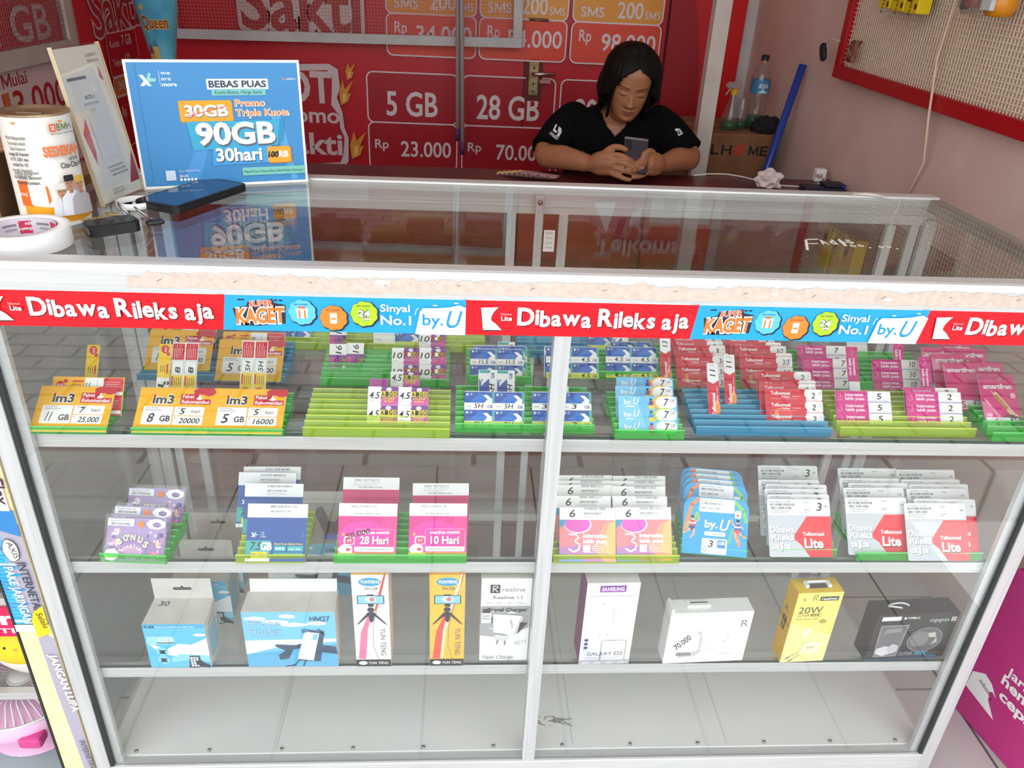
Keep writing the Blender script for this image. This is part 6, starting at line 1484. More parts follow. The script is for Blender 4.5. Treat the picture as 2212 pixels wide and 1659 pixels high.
q = MB(); q.lathe([(.0448, .1455), (.0452, .1485), (.0430, .149), (.0420, .146), (.001, .1455)], noisy('rusty_lid', '#8a7158', '#b49a78', 18, .4, .6, .1), 48); q.box((-.016, -.010, .1460), (.016, -.0075, .1464), BLACK); q.box((-.0165, -.0112, .1461), (.0165, -.0101, .1468), ink('#cdbfa6', .3, .7)); o = q.obj('tin_lid', t); o['label'] = 'rusty metal lid with coin slot'
# acrylic stand with a payment sheet (its code is left out)
t = thing('acrylic_stand', 'clear leaning acrylic stand holding a white payment sheet', 'stand', (.0885, .330, ZT), (0, 0, R(80)))
ACR = clear('acrylic', (.97, .96, .93), .05, .02)
Lm = Matrix.Rotation(R(-8.5), 4, 'X')
q = MB(); q.box((-.055, 0, .002), (.055, .0022, .222), ACR, .0005, Lm); q.box((-.055, -.004, .002), (.055, -.0025, .222), ACR, .0005, Lm); q.box((-.055, -.004, 0), (.055, .06, .002), ACR, .0004)
for x in (-.0555, .0545): q.box((x, -.0042, .002), (x + .001, .0024, .222), ink('#c9b99a', .3), 0, Lm)
q.obj('acrylic_holder', t)
q = MB(); q.box((-.053, -.0022, .004), (.053, -.0005, .219), ink('#e2e0e0', .6), 0, Lm)
a = Art(q, Lm @ face_front(-.053, -.0022, .004), 1, .0001); tx = ink('#6a6a72', .6)
a.rect(.014, .02, .070, .150, ink('#d6d9de', .6)); a.poly([(.006, .10), (.022, .122), (.022, .075), (.016, .055)], ink('#c0566a', .5)); a.poly([(.106, .015), (.080, .015), (.106, .06)], ink('#b9404e', .5)); a.poly([(.086, .170), (.094, .165), (.090, .185)], ink('#b9586a', .5))
a.text('AB CELL 6', .036, .145, .005, tx, .024, .01); a.rect(.030, .137, .036, .003, ink('#a9a9b0', .6)); a.rect(.010, .172, .044, .004, tx); a.text('NMID : ID', .04, .128, .0028, ink('#9a9aa2', .6), .014); a.text('QR BERLAKU', .068, .200, .004, ink('#8a8a92', .6), .026); a.text('PEMBAYARAN', .068, .192, .004, ink('#8a8a92', .6), .028)
a.rect(.030, .060, .044, .062, ink('#c4c8d0', .6))
for k in range(3): a.rect(.036 + k * .003, .046 - k * .006, .040, .0022, ink('#9a9aa2', .6))
for k in range(2): a.rect(.03, .014 - k * .005, .03, .002, ink('#aaaab2', .6))
q.obj('paper_sheet', t)
# phone in its case
t = thing('smartphone', 'smartphone with blue screen lying on the counter in front of the sign', 'phone', (.1905, .345, ZT), (0, 0, R(-24)))
q = MB(); bb = bmesh.new(); P = rrect(-.0405, -.0830, .081, .166, .010, 6); q.prism(P, .0, .0105, ink('#15161a', .5)); q.prism(rrect(-.0395, -.082, .079, .164, .0095, 6), .0105, .0115, ink('#1b1c21', .45))
q.tube([(.0405, .02, .006), (.0405, .045, .006)], .0012, BLACK, 6); q.box((-.010, -.0845, .002), (.010, -.083, .008), ink('#24252a', .5), .0005); q.obj('phone_case', t)
q = MB(); q.prism(rrect(-.0365, -.078, .073, .156, .007, 6), .0108, .0116, ink('#0b0d12', .05)); q.prism(rrect(-.0345, -.0755, .069, .150, .005, 6), .0116, .01165, ink('#10305f', .04, 0, .9)); o = q.obj('phone_screen', t); o['label'] = 'dark blue glossy screen'
# white ring behind the phone
q = MB(); q.lathe([(.0235, .001), (.0265, .001), (.0265, .010), (.0235, .010), (.0235, .001)], WHITE, 36, (0, 0, 0), None, True, False); q.lathe([(.001, .0015), (.0235, .0015)], ink('#d9dcdc', .4), 36); q.lathe([(.001, .008), (.004, .006), (.004, .0015)], ink('#c6c9ca', .3, .5), 16)
tag(q.obj('ring_dish', None, (.121, .290, ZT)), 'small round white dish partly under the phone corner', 'dish')
# keys
t = thing('car_key', 'black car key fob with rings and keys on the counter', 'key', (.138, .163, ZT), (0, 0, R(38)))
q = MB(); q.prism(rrect(-.034, -.0185, .066, .037, .009, 6), .001, .015, ink('#16171a', .35), None, True); q.prism(rrect(-.031, -.016, .060, .032, .008, 6), .015, .0165, ink('#1e1f23', .3)); q.lathe([(.008, .0165), (.008, .0172), (.001, .0172)], ink('#2a2b30', .3), 20, (-.005, 0, 0)); q.box((-.0345, -.012, .004), (-.033, .012, .012), ink('#8a8c90', .25, .8), .0005); q.obj('fob_body', t)
q = MB()
for cx, cy, r_, tl in ((.043, .006, .0145, 50), (.026, .026, .0165, 65)): q.tube([Vector((cx, cy, .0178)) + Matrix.Rotation(R(tl), 3, 'Y') @ Vector((r_ * math.cos(R(k * 12)), r_ * math.sin(R(k * 12)), 0)) * .92 for k in range(31)], .0011, ink('#c4c6c8', .2, 1), 6)
q.obj('key_rings', t)
q = MB(); q.box((.0, .022, .016), (.014, .038, .0185), ink('#c9b06a', .3, .9), .0006, Matrix.Rotation(R(8), 4, 'Y')); q.box((-.030, .027, .012), (.002, .034, .0145), ink('#cdb878', .3, .9), .0004)
for k in range(6): q.box((-.028 + k * .005, .024, .012), (-.0255 + k * .005, .0275, .0145), ink('#cdb878', .3, .9))
q.obj('brass_key', t)
q = MB(); q.box((.044, -.006, .001), (.068, .008, .008), ink('#1a1b1e', .4), .003); q.obj('leather_tab', t)
# tape roll
t = thing('tape_roll', 'white roll of double sided tape at the front left corner', 'tape', (.053, .099, ZT))
q = MB(); q.lathe([(.041, 0), (.0545, 0), (.0550, .0007), (.0550, .0243), (.0545, .025), (.041, .025), (.041, 0)], noisy('white_tape', '#ebebed', '#f2f2f4', 9, .45), 64, (0, 0, 0), None, True, False); q.obj('tape_ring', t)
q = MB(); q.lathe([(.0408, .0002), (.0408, .0248)], ink('#cfc9d6', .6), 64, (0, 0, 0), None, True, False); q.lathe([(.0385, .0248), (.0385, .0002)], ink('#d6d0dc', .6), 64, (0, 0, 0), None, True, False)
for k in range(5):
    a0 = 40 + k * 62
    for nm_, (y0_, y1_), (s0, s1), c in (('p', (.004, .021), (0, 22), '#d0305e'), ('l', (.015, .018), (26, 52), '#8a8090'), ('m', (.009, .012), (26, 48), '#a9a0b0')):
        vs = []; fs = []
        for i in range(9):
            th = R(a0 + s0 + (s1 - s0) * i / 8)
            vs += [(.0383 * math.cos(th), .0383 * math.sin(th), y0_), (.0383 * math.cos(th), .0383 * math.sin(th), y1_)]
            if i: fs.append((2 * i - 2, 2 * i - 1, 2 * i + 1, 2 * i))
        q.add(vs, fs, ink(c, .6), True)
def tapeart(a): a.text('adhesive', -.011, .013, .0042, WHITE, .021, .02); a.text('tape', -.011, .0065, .0042, WHITE, .011, .02)
s = MB(); tapeart(Art(s, Matrix.Identity(4), 1, .0001))
for f, mi_ in zip(s.f, s.m):
    vs = []
    for k in f:
        x, y, z = s.v[k]; th = R(51 + 62) - x / .038
        th = R(40 + 62 + 11) + x / .038
        vs.append(((.0381 - z) * math.cos(th), (.0381 - z) * math.sin(th), .025 - y))
    q.add(vs, [tuple(range(len(vs)))], s.mats[mi_])
o = q.obj('printed_core', t); o['label'] = 'lilac printed cardboard core'
# folded paper scrap and small carton
q = MB(); q.add([(1.330, .497, .9995), (1.365, .492, .9995), (1.392, .482, 1.0), (1.380, .508, 1.001), (1.340, .512, .9998), (1.36, .50, 1.003)], [(0, 1, 5), (1, 2, 5), (2, 3, 5), (3, 4, 5), (4, 0, 5)], ink('#d9d2ce', .7))
q.add([(1.330, .497, .9992), (1.365, .492, .9992), (1.392, .482, .9997), (1.380, .508, 1.0005), (1.340, .512, .9993)], [(4, 3, 2, 1, 0)], ink('#d9d2ce', .7))
tag(q.obj('paper_scrap'), 'folded white paper scrap on the rear rail of the counter', 'paper')
t = thing('cardboard_box', 'small brown cardboard box behind the donation tin', 'box', (-.095, .20, .9853))
q = MB(); q.box((-.06, 0, 0), (.066, .12, .098), noisy('tan_cardboard', '#a97f52', '#b98e60', 14, .8), .002); q.box((-.06, .054, .098), (.066, .066, .0985), ink('#c9a878', .3)); q.obj('box_body', t)
q = MB(); q.box((.0665, .002, .002), (.0672, .118, .096), ink('#5a3c22', .8)); q.obj('box_flap', t)
# ------------------------------------------------------------------ desk behind the case
t = thing('desk', 'maroon topped desk behind the glass case', 'desk', (.95, 1.3, 0))
DM = Matrix.Translation((-.95, -1.3, 0))
MAR = noisy('maroon_laminate', '#4f1a20', '#5c2026', 8, .32)
for nm, lo, hi, mt in (('desk_top', (.10, .80, .752), (1.775, 1.580, .780), MAR), ('front_board', (.14, .84, .16), (1.74, .858, .752), noisy('dark_grey_board', '#4a4542', '#544e4a', 7, .6)), ('side_board', (.14, .86, 0), (.16, 1.56, .752), MAR), ('side_board', (1.72, .86, 0), (1.74, 1.56, .752), MAR)):
    q = MB(); q.box(lo, hi, mt, .002, DM); q.obj(nm, t)
q = MB(); q.box((1.755, 1.42, .7805), (1.775, 1.60, .792), ink('#6a2a2e', .5), .001, DM); q.obj('edge_strip', t)

# ------------------------------------------------------------------ the seated shop assistant
person = thing('person', 'person in a black t-shirt seated at the desk looking down at a phone', 'person', (1.10, 1.70, 0))
PI_ = Matrix.Translation((-1.10, -1.70, 0))
SKIN = noisy('skin', '#a56c4c', '#ad7452', 14, .5)
DENIM = noisy('dark_denim', '#1b2230', '#232b3a', 60, .85)
HT = np.array([(-.030, .040, -.030, .050), (-.012, .044, -.062, .056), (0, .040, -.080, .062), (.012, .049, -.0875, .068), (.035, .060, -.089, .078), (.06, .0665, -.0875, .087), (.09, .0700, -.086, .093), (.115, .0725, -.0865, .098), (.14, .074, -.087, .099), (.165, .0725, -.083, .097), (.19, .063, -.068, .087), (.208, .046, -.048, .068), (.219, .026, -.026, .040), (.2245, .008, -.008, .012)])
def hrow(z):
    return [np.interp(z, HT[:, 0], HT[:, k]) for k in (1, 2, 3)]
def gs(x, s): return math.exp(-(x / s) ** 2)
def face_disp(x, z):
    d = 0.0
    if .054 < z < .125:
        t_ = min(1, max(0, (.116 - z) / .046)); amp = .003 + .0185 * t_ ** 1.3
        if z < .068: amp *= max(0, (z - .055) / .013) ** .8
        d += amp * gs(x, .0065 + .0065 * t_)
    for s_ in (-1, 1):
        d += .008 * gs(x - s_ * .0125, .0065) * gs(z - .0655, .0065)
        d += .0035 * gs(x - s_ * .030, .020) * gs(z - .1235, .007)
        d -= .0085 * gs(x - s_ * .031, .015) * gs(z - .108, .0085)
        d += .0065 * gs(x - s_ * .031, .011) * gs(z - .1045, .0065)
        d += .0040 * gs(x - s_ * .040, .018) * gs(z - .078, .020)
    d += .0062 * gs(x, .019) * gs(z - .0455, .0042) + .0072 * gs(x, .016) * gs(z - .0355, .0052) - .0035 * gs(x, .02) * gs(z - .0405, .0016)
    d -= .003 * gs(x, .014) * gs(z - .0265, .004); d += .005 * gs(x, .014) * gs(z - .012, .009)
    return d
HM = Matrix.Translation((1.106, 1.618, .966)) @ Matrix.Rotation(R(-3), 4, 'Z') @ Matrix.Rotation(R(21), 4, 'X') @ Matrix.Rotation(R(5), 4, 'Y') @ Matrix.Scale(.885, 4)
def head_grid(q, mat):
    nz, na = 110, 120; vs = []; fs = []
    zs = [-.030 + .2545 * (1 - math.cos(math.pi * (.04 + .96 * i / nz))) / 2 for i in range(nz + 1)]
    for z in zs:
        w_, yf, yb = hrow(z)
        for k in range(na):
            a = 2 * math.pi * k / na
            s_, c_ = math.sin(a), math.cos(a)
            x = w_ * math.copysign(abs(s_) ** .92, s_); y = (yf if c_ > 0 else -yb) * abs(c_) ** .92 * (1 if c_ > 0 else -1)
            if c_ > 0: y -= face_disp(x, z) * min(1, c_ * 2.2)
            vs.append(HM @ Vector((x, y, z)))
    for i in range(nz):
        for k in range(na): fs.append((i * na + k, i * na + (k + 1) % na, (i + 1) * na + (k + 1) % na, (i + 1) * na + k))
    fs.append(tuple(reversed(range(na)))); fs.append(tuple(range(nz * na, (nz + 1) * na)))
    q.add(vs, fs, mat, True)
def loft(q, rings, mat, n=40):
    vs = []; fs = []
    for x, y, z, rx, ry in rings:
        for k in range(n):
            a = 2 * math.pi * k / n
            vs.append((x + rx * math.copysign(abs(math.cos(a)) ** .85, math.cos(a)), y + ry * math.copysign(abs(math.sin(a)) ** .85, math.sin(a)), z))
    for i in range(len(rings) - 1):
        for k in range(n): fs.append((i * n + k, i * n + (k + 1) % n, (i + 1) * n + (k + 1) % n, (i + 1) * n + k))
    fs.append(tuple(reversed(range(n)))); fs.append(tuple(range((len(rings) - 1) * n, len(rings) * n)))
    q.add(vs, fs, mat, True)
def ball(q, c, r, mat, sc=(1, 1, 1)):
    bb = bmesh.new(); bmesh.ops.create_icosphere(bb, subdivisions=3, radius=1)
    for v in bb.verts: v.co = Vector(c) + Vector((v.co.x * r * sc[0], v.co.y * r * sc[1], v.co.z * r * sc[2]))
    q.bm(bb, mat, True)
def limb(q, pts, rr, mat, n=16):
    P = [Vector(p) for p in pts]; out = []; ro = []
    m = 6
    for i in range(len(P) - 1):      # Catmull-Rom through the joints
        p0, p1, p2, p3 = P[max(i - 1, 0)], P[i], P[i + 1], P[min(i + 2, len(P) - 1)]
        for j in range(m):
            t_ = j / m
            out.append(.5 * ((2 * p1) + (p2 - p0) * t_ + (2 * p0 - 5 * p1 + 4 * p2 - p3) * t_ ** 2 + (3 * p1 - p0 - 3 * p2 + p3) * t_ ** 3)); ro.append(rr[i] + (rr[i + 1] - rr[i]) * t_)
    out.append(P[-1]); ro.append(rr[-1])
    q.tube(out, ro, mat, n); ball(q, out[0], ro[0] * .99, mat); ball(q, out[-1], ro[-1] * .99, mat)
def fuse(q, name, voxel, smooth):
    """melt overlapping closed pieces into one continuous skin"""
    o = link(name, q.mesh(name))
    m = o.modifiers.new('skin', 'REMESH'); m.mode = 'VOXEL'; m.voxel_size = voxel; m.use_smooth_shade = True
    s_ = o.modifiers.new('soft', 'SMOOTH'); s_.factor = .5; s_.iterations = smooth
    dg = bpy.context.evaluated_depsgraph_get(); dg.update()
    me = bpy.data.meshes.new_from_object(o.evaluated_get(dg))
    bpy.data.objects.remove(o)
    me.name = name
    me.polygons.foreach_set('use_smooth', [True] * len(me.polygons))
    return me
q = MB()
head_grid(q, SKIN)
loft(q, [(1.10, 1.74, .40, .135, .10), (1.10, 1.74, .47, .15, .11), (1.10, 1.735, .58, .135, .10), (1.10, 1.72, .70, .132, .095), (1.10, 1.70, .80, .145, .097), (1.10, 1.69, .87, .150, .092), (1.10, 1.69, .92, .138, .078), (1.10, 1.69, .945, .09, .062), (1.10, 1.688, .96, .055, .05)], SKIN)
q.tube([(1.10, 1.695, .92), (1.102, 1.675, .96), (1.105, 1.650, .99), (1.106, 1.635, 1.02)], [.058, .047, .0445, .047], SKIN, 28)
for s_ in (-1, 1): ball(q, HM @ Vector((s_ * .0715, .012, .088)), .016, SKIN, (.35, .8, 1.35))
EL, ER = (.874, 1.600, .826), (1.338, 1.632, .826)
WL_, WR_ = (.998, 1.486, .826), (1.216, 1.500, .826)
limb(q, [(.962, 1.70, .925), (.915, 1.665, .875), EL, (.925, 1.545, .829), WL_], [.048, .043, .038, .037, .024], SKIN)
limb(q, [(1.240, 1.70, .925), (1.292, 1.675, .875), ER, (1.283, 1.572, .829), WR_], [.048, .043, .038, .037, .024], SKIN)
# her right hand (left in the picture): back of the hand to the street, fingers under the phone, thumb along its edge
limb(q, [WL_, (1.022, 1.466, .832), (1.052, 1.449, .838)], [.024, .026, .024], SKIN); limb(q, [WL_, (1.022, 1.468, .846), (1.050, 1.453, .856)], [.020, .022, .018], SKIN); limb(q, [WL_, (1.024, 1.464, .818), (1.052, 1.446, .819)], [.020, .021, .016], SKIN)
for pts, r0 in (([(1.050, 1.449, .862), (1.078, 1.434, .864), (1.098, 1.432, .856), (1.113, 1.436, .850)], .0092), ([(1.053, 1.445, .845), (1.083, 1.427, .845), (1.108, 1.424, .839), (1.126, 1.427, .834)], .0094), ([(1.053, 1.443, .828), (1.083, 1.423, .825), (1.108, 1.419, .820), (1.124, 1.421, .817)], .0090), ([(1.051, 1.441, .812), (1.076, 1.421, .806), (1.095, 1.414, .801), (1.108, 1.412, .799)], .0080),
                ([(1.030, 1.462, .860), (1.052, 1.459, .880), (1.074, 1.456, .884), (1.094, 1.454, .878)], .0104)):
    limb(q, pts, [r0 * 1.08, r0, r0 * .93, r0 * .82], SKIN, 12)
# her left hand
limb(q, [WR_, (1.196, 1.476, .832), (1.172, 1.456, .838)], [.024, .026, .023], SKIN); limb(q, [WR_, (1.196, 1.478, .846), (1.172, 1.460, .855)], [.020, .022, .018], SKIN); limb(q, [WR_, (1.194, 1.474, .818), (1.170, 1.453, .820)], [.020, .020, .016], SKIN)
for pts, r0 in (([(1.170, 1.455, .861), (1.152, 1.441, .862), (1.139, 1.436, .852), (1.131, 1.438, .842)], .0090), ([(1.168, 1.449, .845), (1.150, 1.433, .846), (1.136, 1.428, .845), (1.129, 1.4285, .848)], .0090), ([(1.166, 1.447, .829), (1.147, 1.430, .829), (1.131, 1.424, .826), (1.118, 1.4085, .828)], .0088), ([(1.165, 1.446, .814), (1.148, 1.430, .809), (1.132, 1.421, .806), (1.120, 1.417, .806)], .0078),
                ([(1.190, 1.470, .858), (1.174, 1.456, .874), (1.160, 1.447, .876), (1.147, 1.441, .868)], .0102)):
    limb(q, pts, [r0 * 1.08, r0, r0 * .93, r0 * .82], SKIN, 12)
for s_ in (-1, 1):
    limb(q, [(1.10 + s_ * .075, 1.74, .46), (1.10 + s_ * .10, 1.55, .48), (1.10 + s_ * .11, 1.36, .475), (1.10 + s_ * .11, 1.37, .25), (1.10 + s_ * .11, 1.39, .07)], [.085, .075, .055, .047, .032], SKIN)
    limb(q, [(1.10 + s_ * .11, 1.41, .045), (1.10 + s_ * .115, 1.34, .035), (1.10 + s_ * .12, 1.24, .026)], [.035, .034, .024], SKIN)
bme = fuse(q, 'person', .0030, 4)
bvh = BVHTree.FromPolygons([v.co.copy() for v in bme.vertices], [tuple(p.vertices) for p in bme.polygons])
bme.materials.clear(); bme.materials.append(SKIN); bme.materials.append(DENIM)
for p in bme.polygons: p.material_index = 1 if (p.center.z < .66 and p.center.z > .10) else 0
bme.transform(PI_)
body = link('body', bme, person)
def on_skin(tree, M, curve_hi, curve_lo, mat, q, off=.0007, d=(0, 1, 0)):
    """a patch between two curves of a flat drawing, pressed onto the surface behind it"""
    dr = (M.to_3x3() @ Vector(d)).normalized(); vs = []; fs = []
    n = len(curve_hi)
    for (xa, za), (xb, zb) in zip(curve_hi, curve_lo):
        for k in range(4):
            x, z = xa + (xb - xa) * k / 3, za + (zb - za) * k / 3
            o_ = M @ Vector((x, -.25, z)) if d == (0, 1, 0) else M @ Vector((x, 0, z))
            h_ = tree.ray_cast(o_, dr, .6)
            vs.append((h_[0] if h_[0] else o_ + dr * .16) - dr * off)
    for i in range(n - 1):
        for k in range(3): fs.append((i * 4 + k, i * 4 + k + 1, i * 4 + k + 5, i * 4 + k + 4))
    q.add(vs, fs, mat, True)
def sp(f, x0, x1, n=13): return [(x0 + (x1 - x0) * i / (n - 1), f(i / (n - 1))) for i in range(n)]
HAIRM = noisy('black_hair', '#0b0908', '#171210', 50, .55, 0, .25, (1, 1, .08), 4, .15)
for s_, nm in ((-1, 'brow'), (1, 'brow')):
    q = MB(); on_skin(bvh, HM, sp(lambda t_: .1225 + .0065 * math.sin(t_ * 2.3) - .003 * t_, s_ * .013, s_ * .050), sp(lambda t_: .1190 + .0085 * math.sin(t_ * 2.3) - .0035 * t_, s_ * .013, s_ * .050), ink('#1a0f0b', .7), q)
    q.mesh_ = None; o = link('eyebrow', (lambda m: (m.transform(PI_), m)[1])(q.mesh('eyebrow')), person)
    q = MB(); on_skin(bvh, HM, sp(lambda t_: .1010 - .0042 * math.sin(t_ * 3.0) + .0005 * t_, s_ * .017, s_ * .046), sp(lambda t_: .1000 - .0068 * math.sin(t_ * 3.0) + .001 * t_, s_ * .0165, s_ * .0475), ink('#140c0a', .6), q, .0009)
    link('eyelash', (lambda m: (m.transform(PI_), m)[1])(q.mesh('eyelash')), person)
    q = MB(); on_skin(bvh, HM, sp(lambda t_: .1110 + .0015 * math.sin(t_ * 3.0), s_ * .019, s_ * .045), sp(lambda t_: .1100 + .0015 * math.sin(t_ * 3.0), s_ * .019, s_ * .045), ink('#5e3422', .6), q, .0004)
    on_skin(bvh, HM, sp(lambda t_: .0605 + .0014 * math.sin(t_ * 3.1), s_ * .003, s_ * .0095), sp(lambda t_: .0590 - .0004 * math.sin(t_ * 3.1), s_ * .003, s_ * .0095), ink('#3a1c14', .7), q, .0006)  # dark patches paint the shade inside the nostrils
    link('eyelid_fold_nostril_shade', (lambda m: (m.transform(PI_), m)[1])(q.mesh('eyelid_fold_nostril_shade')), person)
q = MB()
on_skin(bvh, HM, sp(lambda t_: .0420 + .0062 * math.sin(t_ * math.pi) - .0016 * gs(t_ - .5, .09), -.0225, .0225, 19), sp(lambda t_: .0405 - .0006 * math.sin(t_ * math.pi), -.0225, .0225, 19), ink('#8a4a40', .45), q, .0006)
on_skin(bvh, HM, sp(lambda t_: .0402 - .0006 * math.sin(t_ * math.pi), -.0205, .0205, 19), sp(lambda t_: .0400 - .0098 * math.sin(t_ * math.pi), -.0205, .0205, 19), ink('#9c5a50', .4), q, .0006)
on_skin(bvh, HM, sp(lambda t_: .0412, -.022, .022, 19), sp(lambda t_: .0399, -.022, .022, 19), ink('#4a211c', .6), q, .0009)
link('lips', (lambda m: (m.transform(PI_), m)[1])(q.mesh('lips')), person)
# hair: parted cap with sides falling behind the shoulders
q = MB(); nz, na = 80, 160; vs = []; keep = []
for i in range(nz + 1):
    z = .2405 - .335 * (i / nz) ** .95
    zc = min(z, .2243) if z > -.03 else -.03
    w_, yf, yb = hrow(zc)
    if z < .115: w_ = max(w_, .0725 - .05 * max(0, .05 - z)); yb = max(yb, .095 - .10 * max(0, .06 - z)); yf = min(yf, -.086)
    if z > .2243: w_, yf, yb = [k_ * max(.02, 1 - ((z - .2243) / .0165) ** .6) for k_ in (.03, -.03, .04)]
    vol = .0135 + .012 * gs(z - .075, .04) + .004 * gs(z - .13, .05)
    for k in range(na):
        a = 2 * math.pi * k / na; s_, c_ = math.sin(a), math.cos(a)
        st = .0012 * math.sin(a * 34 + 3 * math.sin(z * 30)) + .0008 * math.sin(a * 71 + z * 40)
        side = vol * (1 + .35 * abs(s_)) + st
        if c_ > 0: side = side * (.55 + .45 * abs(s_))
        if abs(a - .12) < .10 and z > .12: side -= .004 * (1 - abs(a - .12) / .10)
        rr = 1 + side / max(.02, math.hypot(w_ * s_, (yf if c_ > 0 else yb) * c_))
        vs.append(HM @ Vector((w_ * s_ * rr, (yf if c_ > 0 else -yb) * abs(c_) * rr * (1 if c_ > 0 else -1), z)))
fs = []
XO = lambda z, s_: np.interp(z, [-.10, -.02, .05, .10, .14, .158, .172, .183, .190], [.30, .30, .066, .0545, .0505, .044, .031, .013, 0.0])
for i in range(nz):
    z = .2405 - .335 * ((i + .5) / nz) ** .95
    for k in range(na):
        a = 2 * math.pi * (k + .5) / na; x = hrow(max(min(z, .22), -.03))[0] * math.sin(a)
        if z < .05: x = .0725 * math.sin(a) * (1 + .6 * max(0, math.cos(a)))
        if math.cos(a) > 0 and abs(x - .006 * (z > .13)) < XO(z, 0): continue
        fs.append((i * na + k, i * na + (k + 1) % na, (i + 1) * na + (k + 1) % na, (i + 1) * na + k))
q.add([v for v in vs], [tuple(reversed(f)) for f in fs], HAIRM, True)
for (x0, y0, z0), (x1, y1, z1), r_ in (((-.058, -.064, .15), (-.063, -.066, .0), .0017), ((-.061, -.050, .14), (-.070, -.046, .03), .0022), ((.060, -.052, .14), (.070, -.040, .0), .004), ((.066, -.036, .12), (.078, -.010, -.02), .006)):
    q.tube([HM @ Vector((x0 + (x1 - x0) * t_ + .004 * math.sin(t_ * 3) * (1 if x0 > 0 else -1), y0 + (y1 - y0) * t_, z0 + (z1 - z0) * t_)) for t_ in np.linspace(0, 1, 10)], [r_ * (.5 + math.sin(math.pi * (.12 + .8 * t_))) for t_ in np.linspace(0, 1, 10)], HAIRM, 8)
me = q.mesh('hair'); me.transform(PI_); hair = link('hair', me, person)
sm = hair.modifiers.new('thickness', 'SOLIDIFY'); sm.thickness = .007; sm.offset = -1
# t-shirt
q = MB(); TEE = noisy('black_cotton', '#090a0c', '#0e0f12', 90, .95, 0, .1, (1, 1, 1), 4, .1)
loft(q, [(1.10, 1.735, .55, .150, .112), (1.10, 1.725, .68, .148, .108), (1.10, 1.70, .80, .160, .110), (1.10, 1.69, .87, .166, .104), (1.10, 1.69, .918, .158, .090), (1.10, 1.69, .948, .112, .074), (1.10, 1.690, .966, .066, .060)], TEE)
for S_, M_, E_ in (((.966, 1.70, .922), (.918, 1.665, .876), EL), ((1.236, 1.70, .922), (1.290, 1.675, .876), ER)):
    e = Vector(M_).lerp(Vector(E_), .86); m_ = Vector(M_)
    q.tube([Vector(S_).lerp(m_, -.35), Vector(S_), Vector(S_).lerp(m_, .55) + Vector((0, -.004, .004)), m_ + Vector((0, -.003, .003)), m_.lerp(e, .5), e], [.046, .054, .057, .058, .0585, .0595], TEE, 28); ball(q, S_, .052, TEE)
tme = fuse(q, 'shirt', .0042, 5)
bmx = bmesh.new(); bmx.from_mesh(tme)
def in_poly(x, z, P):
    c = False
    for (xa, za), (xb, zb) in zip(P, P[1:] + P[:1]):
        if (za > z) != (zb > z) and x < (xb - xa) * (z - za) / (zb - za) + xa: c = not c
    return c
VN = [(1.030, 1.02), (1.040, .955), (1.058, .918), (1.085, .889), (1.112, .915), (1.134, .948), (1.150, 1.02)]
bmesh.ops.delete(bmx, geom=[f for f in bmx.faces if f.calc_center_median().y < 1.675 and in_poly(f.calc_center_median().x, f.calc_center_median().z, VN)], context='FACES')
bmx.to_mesh(tme); bmx.free()
tbvh = BVHTree.FromPolygons([v.co.copy() for v in tme.vertices], [tuple(p.vertices) for p in tme.polygons])
tme.materials.clear(); tme.materials.append(TEE); tme.transform(PI_)
shirt = link('t_shirt', tme, person)
def print_on(tree, fn, M, name, parent):
    s = MB(); fn(Art(s, Matrix.Identity(4), 1.0, .0001)); q = MB(); dr = (M.to_3x3() @ Vector((0, 0, -1))).normalized()
    for f, mi_ in zip(s.f, s.m):
        P = []
        for k in f:
            x, y, z = s.v[k]; o_ = M @ Vector((x, y, .1)); h_ = tree.ray_cast(o_, dr, .4)
            if h_[0] is None: break
            P.append(h_[0] - dr * (.0012 + z))
        else: q.add(P, [tuple(range(len(P)))], s.mats[mi_])
    me = q.mesh(name); me.transform(PI_); return link(name, me, parent)
WT = ink('#d8d8da', .7)
def lg1(a):
    a.line([(-.014, .016), (-.010, .004), (.0, .004)], .0055, WT); a.poly([(-.004, .018), (.006, .017), (.014, .010), (.016, -.002), (.008, -.002), (.006, .006), (-.001, .011)], WT); a.text('UWAKU', -.014, -.009, .0065, WT, .032, .03)
print_on(tbvh, lg1, Matrix.Translation((.908, 1.62, .893)) @ Matrix.Rotation(R(-22), 4, 'Z') @ Matrix.Rotation(R(90), 4, 'X') @ Matrix.Rotation(R(-28), 4, 'Z'), 'sleeve_print', person)
def lg2(a): a.text('ZB', -.009, -.008, .015, WT, .018, .03); a.rect(-.008, .008, .010, .003, WT)
print_on(tbvh, lg2, Matrix.Translation((1.292, 1.62, .906)) @ Matrix.Rotation(R(22), 4, 'Z') @ Matrix.Rotation(R(90), 4, 'X') @ Matrix.Rotation(R(24), 4, 'Z'), 'sleeve_print', person)
q = MB(); q.tube([Vector((.975, 1.509, .828)) + Matrix.Rotation(R(43), 3, 'Z') @ Vector((0, .0305 * math.cos(R(k * 15)), .0305 * math.sin(R(k * 15)))) for k in range(25)], .0018, ink('#16120f', .7), 6)
me = q.mesh('bracelet'); me.transform(PI_); link('bracelet', me, person)
q = MB(); pts = []
for k in range(15):
    t_ = k / 14; x = 1.052 + .064 * t_; z = .948 - .040 * math.sin(math.pi * t_) ** .8
    h_ = bvh.ray_cast(Vector((x, 1.4, z)), Vector((0, 1, 0)), .5)
    if h_[0]: pts.append(h_[0] - Vector((0, .0008, 0)))
if len(pts) > 2: q.tube(pts, .0007, ink('#c9b27a', .3, 1), 5)
me = q.mesh('necklace'); me.transform(PI_); link('necklace', me, person)
q = MB(); ball(q, HM @ Vector((-.079, -.004, .064)), .0035, ink('#d8b45a', .25, 1)); me = q.mesh('earring'); me.transform(PI_); link('earring', me, person)
